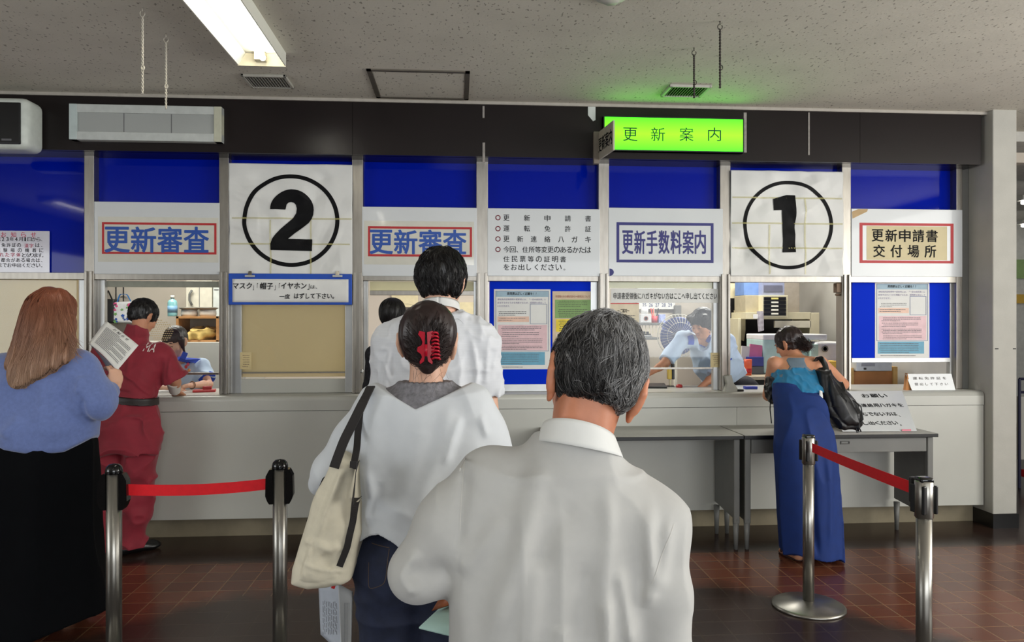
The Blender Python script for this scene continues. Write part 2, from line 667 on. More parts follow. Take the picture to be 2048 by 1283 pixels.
for a in range(12):
    for b_ in range(11):
        x = u0 + (u1 - u0) * (a + .5 * (b_ % 2)) / 11.5
        z = z0 + (z1 - z0) * b_ / 10
        if ((x - (u0 + u1) / 2) / ((u1 - u0) / 2)) ** 2 + ((z - (z0 + z1) / 2) / ((z1 - z0) / 2)) ** 2 < 1.02:
            dots.cyl((x, VG - .0045, z), (x, VG - .0035, z), .0042, n=8)
dots.build('speaking_holes', mk('hole_rim', (214, 196, 150), .5), WIN[1])
lowframe(3, .03, .02)
u0, u1, z0, z1 = R(740, 563, 953, 581, VG + .02)
MB().box(u0, u1, VG + .005, VG + .02, z0, z1).build('cream_strip', M_cream, WIN[3])
u0, u1, z0, z1 = R(740, 581, 953, 590, VG)
MB().box(u0, u1, VG - .01, VG + .03, z0, z1, .002).build('sash_rail', M_steel, WIN[3])
kb = MB()
for dx in (0, 10):
    p = onV(724 + dx, 742, VF - .02)
    kb.lathe([(.004, 0), (.012, .004), (.014, .012), (.010, .02), (.001, .022)], p, 12, Matrix.Rotation(math.radians(90), 4, 'X'))
kb.build('latch_knob', M_alu, WIN[3], True)
# bay 4: blue notice board
lowframe(4, .008, .05)
u0, u1, z0, z1 = R(979, 562, 1190, 767, VG)
MB().box(u0, u1, VG - .01, VG + .012, z0, ZR0).build('blue_board', M_bluelow, WIN[4])
MB().box(u0, u1, VG - .02, VG + .03, ZS, z0, .002).build('sill_rail', M_alu, WIN[4])
# bay 5: sash with a hanging pane
lowframe(5, .0, .035)
pane(5, 562, 735, 1218, 1430)
u0, u1, z0, z1 = R(1218, 563, 1430, 576, VG + .02)
MB().box(u0, u1, VG + .008, VG + .02, z0, z1).build('cream_strip', M_cream, WIN[5])
# bay 6: open, with the sash track and catch at the right
u0, u1, z0, z1 = R(1678, 568, 1684, 778, VG)
MB().box(u0, u1, VG - .03, VG + .03, ZS, ZR0, .002).build('sash_track', M_greym, WIN[6])
u0, u1, z0, z1 = R(1669, 566, 1682, 585, VG - .02)
c = MB().box(u0, u1, VG - .05, VG, z0, z1, .004)
p = onV(1676, 589, VG - .03)
c.cyl(p + Vector((-.018, 0, 0)), p + Vector((.02, 0, 0)), .009)
c.build('sash_catch', mk('bronze_catch', (96, 76, 58), .5, metal=.4), WIN[6])
# bay 7: blue panel above a slot
lowframe(7, .008, .02)
u0, u1, z0, z1 = R(1704, 562, 1908, 715, VG)
MB().box(u0, u1, VG - .005, VG + .012, z0, ZR0).build('blue_board', M_bluelow, WIN[7])
u0, u1, z0, z1 = R(1702, 715, 1908, 724, VG)
MB().box(u0, u1, VG - .014, VG + .02, z0, z1, .002).build('bottom_rail', M_alu, WIN[7])

# ------------------------------------------------------------------ counter
cu1 = onV(1968, 800, VCT).x
ct = thing('service_counter', 'long white service counter running below the windows', 'counter', (0, VCT, 0))
t_ = MB()
prof = []
zb = onV(1080, 813, VCT).z - .012
for k in range(9):
    a = math.radians(90 * k / 8)
    prof.append((VCT + .035 - .035 * math.sin(a), ZCT - .035 + .035 * math.cos(a)))
prof += [(VCT, zb), (5.86, zb), (5.86, ZCT)]
t_.prism([(-5.99, y, z) for y, z in prof], (cu1 + 5.99, 0, 0))
t_.build('counter_top', M_counter, ct, True)
for f in ct.children[0].data.polygons:
    f.use_smooth = len(f.vertices) == 4 and abs(f.normal.x) < .5 and f.area < .15
fp = MB()
cutx = [-5.99, onV(-200, 900, VCT).x, onV(993, 900, VCT).x, onV(1474, 900, VCT).x, cu1]
for a, b_ in zip(cutx, cutx[1:]):
    fp.box(a + .001, b_ - .001, VCT + .004, VCT + .05, .148, zb - .004)
fp.box(-5.99, cu1, VCT + .03, 5.82, .148, zb)
fp.build('front_panel', M_counter, ct)
MB().box(-5.99, cu1, VCT + .12, 5.75, 0, .148).build('toe_kick', mk('toe_kick_concrete', (132, 122, 100), .8, var=.2, scale=5), ct)


# ------------------------------------------------------------------ signs
def board(name, label, px, V, th=.012, m=None, cat='sign', bev=.003, group=None):
    u0, u1, z0, z1 = R(*px, V)
    t = thing(name, label, cat, ((u0 + u1) / 2, V, z0), group)
    MB().box(u0, u1, V, V + th, z0, z1, bev).build('board', m or M_board, t)
    return t


def border(t, px, wpx, V, m, hpx=None, name='border'):
    u0, u1, z0, z1 = R(*px, V)
    k = (u1 - u0) / (px[2] - px[0])
    return frame_bars(MB(), u0, u1, z0, z1, wpx * k, V - .0012, V + .001, (hpx or wpx) * k).build(name, m, t)


V1 = VF - .004
for px, lab, tx in (((188, 404, 439, 548), 'white renewal screening sign in the bay left of the circled 2', (208, 454, 419, 504)),
                    ((724, 414, 954, 552), 'white renewal screening sign in the bay right of the circled 2', (738, 460, 934, 507))):
    t = board('window_sign', lab, px, V1)
    x0, y0, x1, y1 = px
    b0 = (x0 + 16, y0 + 41, x1 - 6, y1 - 40) if x0 < 300 else (x0 + 12, y0 + 39, x1 - 10, y1 - 39)
    u0, u1, z0, z1 = R(b0[0] - 8, b0[1] - 11, b0[2] + 4, b0[3] + 16, V1)
    MB().box(u0, u1, V1 - .0006, V1 + .001, z0, z1).build('laminated_sheet', mk('laminated_sheet', (206, 204, 192), .08, var=.03, coat=.6), t)
    border(t, b0, 4.5, V1, M_red)
    n = 4
    sp = (tx[2] - tx[0]) / n
    ob = []
    for k, ch in enumerate('更新審査'):
        a = tx[0] + sp * k + sp * .04
        cu, cv, z0, z1 = R(a, tx[1], a + sp * .92, tx[3], V1 - .0014)
        ob.append(text('l', ch, M_blueink, None, ((cu + cv) / 2, V1 - .0014, (z0 + z1) / 2), cv - cu, z1 - z0, bold=.022))
    merge('lettering', ob, M_blueink, t)

t = board('window_sign', 'white sign listing documents behind four small red rings', (975, 417, 1200, 552), V1)
rows = [(430, 442, 1007, 1182, '更新申請書'), (451, 463, 1007, 1182, '運転免許証'), (472, 484, 1007, 1182, '更新連絡ハガキ'), (493, 505, 1007, 1182, '今回、住所等変更のあるかたは'), (512, 524, 1007, 1132, '住民票等の証明書'), (528, 540, 1007, 1138, 'をお出しください。')]
for y0, y1, a, b_, s in rows:
    spread('lettering', s, M_ink, t, a, y0, b_, y1, V1 - .001, bold=.006)
for y in (435, 457, 477.5, 498.5):
    p = onV(996, y, V1)
    mb = MB()
    mb.tube([(p.x + .0158 * math.cos(a), V1 - .0005, p.z + .0158 * math.sin(a)) for a in np.linspace(0, 2 * math.pi, 29)], .0034, 6, False)
    mb.build('red_ring', mk('ring_maroon', (120, 36, 50), .5), t, True)

t = board('window_sign', 'white fee guidance sign inside a thick navy border', (1217, 416, 1446, 552), V1)
border(t, (1233, 445, 1427, 525), 5.5, V1, M_navy)
ob = []
for k, ch in enumerate('更新手数料案内'):
    a = 1245 + k * 24.2
    cu, cv, z0, z1 = R(a, 461, a + 21, 507, V1 - .0014)
    ob.append(text('l', ch, M_navy, None, ((cu + cv) / 2, V1 - .0014, (z0 + z1) / 2), cv - cu, z1 - z0, bold=.014))
merge('lettering', ob, M_navy, t)
p = onV(1219, 544, V1)
q = [(p.x + .032 * max(0, math.cos(a)) * 1.0, V1 - .001, p.z + .027 * math.sin(a)) for a in [math.radians(-90 + 180 * k / 14) for k in range(15)]]
MB().prism(q, (0, .0015, 0)).build('navy_spot', M_navy, t)

t = board('window_sign', 'white sign with red border and yellowed paper strip beside the pillar', (1703, 418, 1925, 553), V1)
border(t, (1719, 446, 1907, 526), 6, V1, M_red, 5)
u0, u1, z0, z1 = R(1733, 452, 1894, 520, V1)
MB().box(u0, u1, V1 - .001, V1 + .001, z0, z1).build('paper_strip', mk('yellowed_paper', (196, 182, 140), .5, var=.08, scale=6), t)
spread('lettering', '更新申請書', M_ink, t, 1744, 459, 1875, 483, V1 - .002, bold=.016)
spread('lettering', '交付場所', M_ink, t, 1747, 490, 1872, 514, V1 - .002, bold=.016)
tp = [onV(*q, V1 - .001) for q in ((1705, 437), (1704, 423), (1716, 418), (1736, 418), (1734, 423))]
MB().prism(tp, (0, .001, 0)).build('tape_piece', mk('brown_tape', (176, 146, 98), .5), t)


# circled number posters: creased sheets
def poster(px, label, num, ring, numbox, creases):
    u0, u1, z0, z1 = R(*px, VF - .012)
    W_, H_ = u1 - u0, z1 - z0
    t = thing('number_poster', label, 'poster', ((u0 + u1) / 2, VF, z0))
    rg = np.random.default_rng(int(px[0]))
    ks = [(rg.uniform(0, 1), rg.uniform(0, 1), rg.uniform(0, 6.28), rg.uniform(.05, .18), rg.uniform(-.019, .019)) for _ in range(46)]

    def f(a, b):
        y = 0
        for (ca, cb, an, ln, am) in ks:
            dx, dz = a - ca, b - cb
            s_, r_ = dx * math.cos(an) + dz * math.sin(an), -dx * math.sin(an) + dz * math.cos(an)
            y += am * max(0, 1 - abs(r_) / .09) * math.exp(-(s_ / ln) ** 2)
        y += .004 * math.sin(a * 9 + b * 4)
        return y

    def P(a, b, off=0):
        return (u0 + a * W_, VF - .016 + f(a, b) - off, z0 + b * H_)
    MB().grid(lambda a, b: P(a, b), 96, 84, (0, .002, 0)).build('sheet', M_sheet, t, True)
    kx, kz = 1 / (px[2] - px[0]), 1 / (px[3] - px[1])
    cx, cy, rx, ry, wd = ring
    n = 120
    mb = MB()

    def RP(a, k):
        A = 2 * math.pi * a
        rr = 1 - (wd / rx) * k
        return P((cx + rx * rr * math.cos(A) - px[0]) * kx, (px[3] - (cy - ry * rr * math.sin(A))) * kz, .0025)
    mb.grid(RP, n, 2)
    mb.build('ring', M_ink, t, True)
    # numeral outline follows the sheet
    if num == '1':
        poly = [(545, 398), (572, 390), (590, 390), (590, 504), (563, 505), (563, 420), (546, 421)]
        poly = [(x + 1000, y + .0) for x, y in poly]
    else:
        poly = [(541, 419.5)] + [(584 - 43 * math.cos(math.radians(a)), 420 - 41 * math.sin(math.radians(a))) for a in range(8, 181, 9)]
        poly += [(626, 429), (623, 437), (617, 445), (608, 452), (598, 459.5), (589, 466), (581, 473), (576, 477.5), (624, 478), (624, 502), (541, 500)]
        poly += [(541, 488), (545, 478), (552, 468), (561, 458), (575, 446), (586, 436), (592, 426), (593, 417), (591, 409), (587, 405), (582, 404), (577, 405), (573, 409), (571, 419.5)]
        poly = poly[:-0] if False else poly
    mb = MB()
    vs = [mb.bm.verts.new((P((x - px[0]) * kx, (px[3] - y) * kz)[0], VF, P((x - px[0]) * kx, (px[3] - y) * kz)[2])) for x, y in poly]
    fc = mb.bm.faces.new(vs)
    fc.normal_update()
    bmesh.ops.triangulate(mb.bm, faces=[fc], ngon_method='EAR_CLIP')
    for _ in range(4):
        bmesh.ops.subdivide_edges(mb.bm, edges=mb.bm.edges[:], cuts=1, use_grid_fill=True)
    for v in mb.bm.verts:
        a, b = (v.co.x - u0) / W_, (v.co.z - z0) / H_
        v.co.y = P(a, b, .0055)[1]
    mb.build('numeral', M_ink, t, True)
    mb = MB()
    for (xa, ya, xb, yb) in creases:
        hw = 1.6
        if ya == yb:
            mb.grid(lambda a, b: P((xa + (xb - xa) * a - px[0]) * kx, (px[3] - (ya - hw + 2 * hw * b)) * kz, .0052), 40, 1)
        else:
            mb.grid(lambda a, b: P((xa - hw + 2 * hw * b - px[0]) * kx, (px[3] - (ya + (yb - ya) * a)) * kz, .0052), 40, 1)
    mb.build('tape_strips', glass_tape, t)
    return t


glass_tape = bpy.data.materials.new('clear_yellowed_tape')
glass_tape.use_nodes = True
_b = glass_tape.node_tree.nodes['Principled BSDF']
_b.inputs['Base Color'].default_value = lin((206, 198, 130)) + (1,)
_b.inputs['Roughness'].default_value = .15
_b.inputs['Alpha'].default_value = .42
poster((458, 328, 705, 548), 'creased white poster with a large circled two, over the blue edged notice', '2', (582, 441, 97, 92.5, 8.5), None,
       [(464, 437, 704, 437), (462, 488, 700, 488), (541, 440, 541, 548), (621, 440, 621, 548)])
poster((1461, 342, 1686, 552), 'creased white poster with a large circled one, over the open window', '1', (1575, 450, 90, 88.5, 7), None,
       [(1464, 396, 1684, 396), (1464, 447, 1684, 447), (1464, 496, 1684, 496), (1537, 450, 1537, 548), (1609, 396, 1609, 548)])

# mask / hat / earphone sign with two clips
VS = VF - .030
t = board('notice_sign', 'blue edged notice clipped below the circled 2 poster', (457, 547, 704, 609), VS, .005, mk('blue_card', (12, 72, 176), .4))
u0, u1, z0, z1 = R(465, 558, 697, 604, VS)
MB().grid(lambda a, b: (u0 + (u1 - u0) * a, VS - .002 + .0016 * math.sin(a * 31 + b * 5) * b, z0 + (z1 - z0) * b), 40, 8, (0, .003, 0)).build('paper', M_paper, t, True)
ob = []
for s, a, y0, b_, y1, bd in (('マスク', 466, 565, 504, 577, .02), ('」「', 506, 566, 516, 580, .01), ('帽子', 520, 565, 546, 578, .02), ('」「', 549, 566, 560, 580, .01), ('イヤホン', 562, 565, 613, 577, .02), ('」', 615, 567, 619, 579, .008), ('は、', 621, 570, 634, 577, .006),
                             ('一度', 559, 588, 580, 597, .015), ('はずして下さい。', 588, 586, 668, 597, .015)):
    ob.append(textV('l', s, M_ink, None, a, y0, b_, y1, VS - .005, bold=bd, shear=.08))
merge('lettering', ob, M_ink, t)
for px_ in (500, 675):
    c = thing('bulldog_clip', ('steel bulldog clip gripping the blue notice at its left end' if px_ < 600 else 'steel bulldog clip gripping the blue notice at its right end'), 'clip', onV(px_, 553, VS - .01), 'clips on the blue notice')
    p = onV(px_, 553, VS - .008)
    MB().box(p.x - .034, p.x + .034, p.y - .006, p.y + .002, p.z - .004, p.z + .012, .002).build('jaw', M_alu, c)
    MB().prism([(p.x - .014, p.y - .006, p.z + .012), (p.x + .014, p.y - .006, p.z + .012), (p.x + .010, p.y + .004, p.z + .040), (p.x - .010, p.y + .004, p.z + .040)], (0, -.002, 0)).build('grip', M_steel, c)

# pink notice far left
VN = VG - .002
t = board('paper_notice', 'white paper notice with pink heading on the far left blue panel', (-70, 461, 99, 548), VN, .002, mk('notice_paper', (206, 204, 214), .12, var=.03, coat=.5))
M_pink = mk('pink_ink', (196, 60, 90), .5)
spread('pink_lettering', 'お知らせ', M_pink, t, 2, 464, 72, 474, VN - .001, bold=.008)
spread('pink_lettering', 'された字体', M_pink, t, -12, 505, 41, 513, VN - .001, bold=.008)
spread('pink_lettering', '漢字', M_pink, t, 49, 487, 67, 495, VN - .001, bold=.006)
for y, s, a, b_ in ((476, '平成23年4月1日から、', -16, 90), (488, '免許証の', 3, 42), (488, 'は、', 71, 90), (498, '試験場の機着に', -8, 87), (508, 'となります。', 44, 92), (518, '都合がある場合は、', 2, 90), (528, '係までお申出ください。', -14, 90)):
    spread('lettering', s, M_ink, t, a, y - 2, b_, y + 6, VN - .001, bold=.002)

# white boxes and light box on the fascia
t = thing('blank_sign_box', 'unlit blank white sign box on the fascia at left', 'sign', onV(290, 285, VH))
u0, u1, z0, z1 = R(138, 210, 443, 285, VH - .06)
z0 = onV(290, 281, VH - .06).z
MB().box(u0 + .03, u1 - .03, VH - .05, VH, z0 + .01, z1 - .01).build('sign_face', mk('frosted_face', (160, 163, 160), .35, var=.04, scale=3), t)
fb = MB()
fb.box(u0, u1, VH - .06, VH, z1 - .055, z1, .003).box(u0, u1, VH - .06, VH, z0, z0 + .055, .003)
fb.build('rails', mk('sign_rail_white', (188, 192, 188), .4), t)
MB().box(u0, u0 + .05, VH - .063, VH, z0, z1, .003).build('end_cap', mk('end_cap_white', (184, 196, 194), .4), t)
MB().box(u1 - .05, u1, VH - .063, VH, z0, z1, .003).build('end_cap', mk('end_cap_ivory', (186, 186, 166), .4), t)
jn = MB()
for x in (248, 343):
    p = onV(x, 250, VH - .05)
    jn.box(p.x - .002, p.x + .002, VH - .0515, VH - .05, z0 + .05, z1 - .05)
jn.build('face_joint', M_grink, t)


def emission_green():
    m = bpy.data.materials.new('lit_green_face')
    m.use_nodes = True
    nt = m.node_tree
    N, L = nt.nodes, nt.links
    b = N['Principled BSDF']
    tc = N.new('ShaderNodeTexCoord')
    gr = N.new('ShaderNodeSeparateXYZ')
    L.new(tc.outputs['Generated'], gr.inputs[0])
    # the tube inside shows as a brighter, yellower band
    rp = N.new('ShaderNodeValToRGB')
    e = rp.color_ramp.elements
    e[0].position, e[0].color = 0, (.035, 1.0, .0, 1)
    e[1].position, e[1].color = 1, (.035, 1.0, .0, 1)
    x = e.new(.5)
    x.color = (.19, 1.2, .0, 1)
    L.new(gr.outputs[2], rp.inputs[0])
    b.inputs['Base Color'].default_value = (.05, .5, .02, 1)
    L.new(rp.outputs[0], b.inputs['Emission Color'])
    b.inputs['Emission Strength'].default_value = 2.1
    return m


t = thing('light_box_sign', 'lit green light box sign on the dark fascia', 'sign', onV(1347, 303, VH))
u0, u1, z0, z1 = R(1207, 234, 1488, 303, VH - .05)
MB().box(u0 + .008, u1 - .008, VH - .05, VH - .044, z0 + .006, z1 - .006).build('lit_face', emission_green(), t)
frame_bars(MB(), u0, u1, z0, z1, .008, VH - .052, VH + .01).build('frame', M_black, t)
MB().box(u0, u1, VH - .04, VH + .01, z0, z1).build('case', M_black, t)
ob = []
for x0, x1, ch in ((1246, 1275, '更'), (1302, 1330, '新'), (1359, 1387, '案'), (1416, 1442, '内')):
    ob.append(textV('l', ch, M_ink, None, x0, 255, x1, 282, VH - .051, bold=.006))
merge('lettering', ob, mk('dark_green_ink', (0, 52, 20), .5), t)

t = thing('projecting_sign', 'thin lettered blade sign jutting out beside the green light box', 'sign', onV(1196, 322, VH))
un, uf = onV(1226, 270, 4.735).x, onV(1196, 290, 5.22).x
n0, n1 = onV(1226, 300, 4.735), onV(1226, 240, 4.735)
f0, f1 = onV(1196, 320, 5.22), onV(1196, 265, 5.22)
MB().prism([n0, n1, f1, f0], (.012, 0, 0)).build('plate', mk('blade_plate', (176, 168, 150), .5), t)
rt = (n0 - f0)
ob_c = (n0 + n1 + f0 + f1) / 4 + Vector((-.001, 0, 0))
r_ = rt.normalized()
text('lettering', '更新案内', M_ink, t, ob_c, rt.length * .88, (n1 - n0).length * .52, right=r_, up=(0, 0, 1), bold=.012)
MB().box(uf - .035, uf + .004, 5.19, VH, f0.z - .03, f1.z, .002).build('wall_bracket', mk('bracket_paint', (120, 110, 98), .5), t)

# wall unit at the top left corner
t = thing('wall_speaker', 'white rimmed wall unit with black front at the upper left', 'speaker', onV(0, 295, 5.1))
u0, u1, z0, z1 = R(-70, 192, 55, 296, 5.02)
MB().box(u0, u1, 5.02, VH, z0, z1, .05, 5).build('housing', mk('housing_white', (206, 212, 204), .4), t, True)
u0, u1, z0, z1 = R(-58, 203, 40, 287, 5.012)
MB().box(u0, u1, 5.012, 5.03, z0, z1, .008, 2).build('front', mk('dark_front', (16, 16, 17), .3), t)
u0, u1, z0, z1 = R(3, 277, 23, 281, 5.011)
MB().box(u0, u1, 5.010, 5.013, z0, z1).build('badge', M_grink, t)

# marks and strips left on the fascia
for px, lab in (((965, 212, 969, 236), 'upper whitish tape strip on the fascia above the document list'), ((965, 285, 970, 325), 'lower whitish tape strip on the fascia above the document list'),
                ((1487, 225, 1493, 305), 'grey strip on the fascia just right of the green light box'), ((1616, 225, 1619, 310), 'thin pale strip on the fascia above the circled 1')):
    u0, u1, z0, z1 = R(*px, VH)
    tag(MB().box(u0, u1, VH - .004, VH + .001, z0, z1, .001, 1).build('tape_strip', mk('strip_grey', (146, 140, 134), .6, var=.2, scale=40)), lab, 'tape', 'strips on the dark fascia')
q = [onV(x, y, VH - .004) for x, y in ((1176, 213), (1191, 213), (1191, 240), (1186, 242), (1176, 230))]
tag(MB().prism(q, (0, .006, 0)).build('torn_card', mk('torn_card_white', (196, 200, 196), .6)), 'torn white card hanging on the fascia left of the light box', 'card')

# ------------------------------------------------------------------ ceiling fittings
def fixture(name, lab, uc, v0, v1, lit, group=None):
    t = thing(name, lab, 'lamp', (uc, (v0 + v1) / 2, ZC), group)
    hw, dp = .135, .075
    m = MB()
    prof = [(-hw, 0), (-hw + .004, 0), (-hw + .022, .052), (hw - .022, .052), (hw - .004, 0), (hw, 0)]
    pr = [(uc + a, v0, ZC - .075 + b) for a, b in ((-hw, 0), (-hw, dp), (hw, dp), (hw, 0), (hw - .006, 0), (hw - .05, .062), (-hw + .05, .062), (-hw + .006, 0))]
    m.prism(pr, (0, v1 - v0, 0))
    m.build('reflector', mk('reflector_enamel', (232, 232, 220), .4, var=.01), t)
    for v, s in ((v0, 1), (v1, -1)):
        e = MB()
        e.prism([(uc - hw, v, ZC - .078), (uc + hw, v, ZC - .078), (uc + hw * .72, v + s * .02, ZC - .012), (uc - hw * .72, v + s * .02, ZC - .012)], (0, -s * .004, 0))
        e.box(uc - .03, uc + .03, min(v, v + s * .06), max(v, v + s * .06), ZC - .06, ZC - .012, .004)
        e.build('end_plate', mk('end_plate_ivory', (216, 208, 180), .5), t)
    m = MB()
    m.cyl((uc + .018, v0 + .05, ZC - .048), (uc + .018, v1 - .05, ZC - .048), .0165, n=20)
    m.build('tube', mk('fluorescent_tube', (255, 250, 240), .3, emit=lit, var=0), t, True)
    return t


fx0, fx1 = onZ(482, 130, ZC - .075), onZ(566, 133, ZC - .075)
fuc = (fx0.x + fx1.x) / 2
fixture('fluorescent_lamp', 'lit fluorescent trough lamp on the ceiling', fuc, fx0.y - 1.32, fx0.y, 16)
fixture('fluorescent_lamp', 'fluorescent trough lamp overhead behind the viewpoint', fuc, -.5, .75, 16, 'lamps behind the viewpoint')
fixture('fluorescent_lamp', 'fluorescent trough lamp overhead far left behind', -5.0, .1, 1.4, 16, 'lamps behind the viewpoint')


def vent(lab, px):
    c = onZ((px[0] + px[2]) / 2, (px[1] + px[3]) / 2, ZC)
    n_, f_ = onZ((px[0] + px[2]) / 2, px[1], ZC).y, onZ((px[0] + px[2]) / 2, px[3], ZC).y
    a, b_ = onZ(px[0], px[3], ZC).x, onZ(px[2], px[3], ZC).x
    t = thing('ceiling_vent', lab, 'vent', (c.x, c.y, ZC))
    frame_bars(MB(), 0, 1, 0, 1, .1, 0, 1)
    m = MB()
    m.box(a, b_, n_, n_ + .018, ZC - .018, ZC, .004).box(a, b_, f_ - .018, f_, ZC - .018, ZC, .004)
    m.box(a, a + .02, n_, f_, ZC - .018, ZC, .004).box(b_ - .02, b_, n_, f_, ZC - .018, ZC, .004)
    m.build('frame', mk('vent_white', (176, 174, 164), .5), t)
    m = MB()
    k = 13
    for i in range(k):
        x = a + .022 + (b_ - a - .044) * (i + .5) / k
        m.obox((x, (n_ + f_) / 2, ZC - .010), (.003, f_ - n_ - .036, .014), (0, 30, 0))
    m.build('slats', mk('vent_slats', (140, 138, 130), .5), t)
    MB().box(a + .02, b_ - .02, n_ + .018, f_ - .018, ZC - .003, ZC - .001).build('duct_opening', M_black, t)


vent('small square ceiling vent beside the lit fluorescent lamp', (503, 148, 588, 172))
vent('small ceiling vent glowing green above the light box', (1320, 168, 1402, 190))

t = thing('access_hatch', 'square ceiling access hatch with dark metal frame', 'hatch', onZ(836, 166, ZC))
h0, h1, h2, h3 = onZ(731, 137, ZC), onZ(941, 142, ZC), onZ(936, 196, ZC), onZ(755, 196, ZC)
frame = MB()
ha, hb, hn, hf = (h0.x + h3.x) / 2, (h1.x + h2.x) / 2, (h0.y + h1.y) / 2, (h2.y + h3.y) / 2
wd = .028
frame.box(ha, hb, hn, hn + wd, ZC - .008, ZC).box(ha, hb, hf - wd, hf, ZC - .008, ZC)
frame.box(ha, ha + wd, hn, hf, ZC - .008, ZC).box(hb - wd, hb, hn, hf, ZC - .008, ZC)
frame.build('frame', mk('hatch_metal', (104, 98, 88), .5, metal=.4), t)
MB().box(ha + wd + .004, hb - wd - .004, hn + wd + .004, hf - wd - .004, ZC - .004, ZC).build('hatch_board', M_ceil, t)

c = onZ(1222, -14, ZC)
t = thing('smoke_detector', 'white round smoke detector at the top edge of the ceiling', 'detector', c)
MB().lathe([(.001, -.045), (.035, -.045), (.05, -.03), (.075, -.022), (.082, -.006), (.082, 0)], c, 32).build('body', mk('detector_white', (198, 196, 186), .5), t, True)

for x0, y0, y1, lab, dk in ((285, 15, 188, 'pale chain hanging from the ceiling, leftmost of all', 0), (332, 68, 218, 'pale chain hanging before the blank sign box', 0),
                            (1388, 95, 196, 'dark chain hanging in front of the green lit vent', 1), (1440, 42, 176, 'dark longer chain hanging right of the green lit vent', 1)):
    a = onZ(x0, y0, ZC)
    D = (a.x * math.sin(TH) + a.y * math.cos(TH))
    e = onD(x0, y1, D)
    t = thing('hanging_chain', lab, 'chain', a, 'chains hanging from the ceiling')
    mt = mk('chain_dark', (70, 66, 60), .5, metal=.5) if dk else mk('chain_pale', (196, 190, 176), .5, metal=.3)
    m = MB()
    m.tube([(a.x + .012 * math.sin(q), a.y, ZC - .03 - .014 * math.cos(q)) for q in np.linspace(-2.6, 2.2, 10)], .0025, 6)
    m.cyl((a.x, a.y, ZC), (a.x, a.y, ZC - .02), .003, n=8)
    m.build('hook', mt, t, True)
    m = MB()
    n = 70
    for ph in (0, math.pi):
        m.tube([(a.x + .0035 * math.cos(ph + i * .9), a.y + .0035 * math.sin(ph + i * .9), ZC - .04 + (e.z - ZC + .04) * i / n) for i in range(n + 1)], .0032, 5)
    m.build('chain_length', mt, t, True)
    m = MB()
    m.tube([(a.x + .004 + .008 * math.sin(q), a.y - .006, e.z + (ZC - e.z) * .3 + .012 * math.cos(q)) for q in np.linspace(0, 6.2, 10)], .0025, 6)
    m.build('knot', mt, t, True)


# ------------------------------------------------------------------ posters on the boards
def dashes(mb, px, n, V, rg, fill=.92, h=1.3):
    """a block of illegible small print: n lines of short strokes"""
    x0, y0, x1, y1 = px
    for i in range(n):
        y = y0 + (y1 - y0) * (i + .5) / n
        x = x0 + (rg.random() * 4)
        end = x0 + (x1 - x0) * (fill if i < n - 1 else rg.uniform(.4, .8))
        while x < end:
            wv = rg.uniform(1.2, 3.0)
            u0, u1, z0, z1 = R(x, y - h / 2, min(end, x + wv), y + h / 2, V)
            mb.box(u0, u1, V - .0004, V, z0, z1)
            x += wv + rg.uniform(.5, 1.1)
    return mb


def leaflet(px, V, label, seed):
    rg = np.random.default_rng(seed)
    t = board('poster', label, px, V, .0015, M_paper, 'poster', 0)
    x0, y0, x1, y1 = px
    W_, H_ = x1 - x0, y1 - y0

    def q(a, b, c, d):
        return (x0 + a * W_, y0 + b * H_, x0 + c * W_, y0 + d * H_)

    def patch(nm, r, m, dv=.0005):
        u0, u1, z0, z1 = R(*q(*r), V)
        MB().box(u0, u1, V - dv, V + .0005, z0, z1).build(nm, m, t)
    patch('title_band', (.03, .02, .97, .095), mk('band_blue', (150, 176, 190), .5))
    patch('orange_box', (.06, .34, .62, .41), mk('box_orange', (224, 188, 168), .5))
    patch('pink_box', (.07, .445, .94, .765), mk('box_pink', (220, 186, 190), .5))
    patch('blue_box', (.05, .785, .90, .945), mk('box_blue', (98, 160, 186), .5))
    border(t, q(.03, .02, .97, .775), .8, V - .0006, mk('box_line', (120, 130, 160), .5))
    border(t, q(.64, .185, .94, .435), .8, V - .0006, mk('box_line', (120, 130, 160), .5), name='picture_frame')
    textV('heading', '質問票は正しく記載を！！', M_ink, t, *q(.23, .038, .75, .072), V - .001, bold=.012, shear=.15)
    M_vio = mk('violet_ink', (120, 110, 150), .5)
    for k, s in enumerate(('運転免許証取得時や更新時には、「一定の病気等」に', '該当するかどうかを判断するため、質問票を提出して', 'いただきます。')):
        yy = .115 + k * .042
        textV('lettering', s, M_vio, t, *q(.06, yy, .92 if k < 2 else .28, yy + .024), V - .001, shear=.1)
    for r, n in (((.08, .27, .62, .335), 3), ((.08, .35, .60, .40), 2), ((.12, .46, .9, .52), 3), ((.12, .53, .85, .6), 3), ((.12, .61, .92, .69), 4), ((.12, .70, .92, .76), 3), ((.07, .80, .86, .94), 6), ((.08, .958, .94, .985), 1)):
        dashes(MB(), q(*r), n, V - .0008, rg, h=1.4 if r[1] > .95 else 1.1).build('small_print', M_grink, t)
    return t


leaflet((988, 578, 1101, 738), VG - .0125, 'printed form poster with pink panel, on blue board behind grey haired man', 3)
leaflet((1750, 564, 1859, 715), VG - .0075, 'printed form poster with pink panel, on blue board beside the pillar', 4)

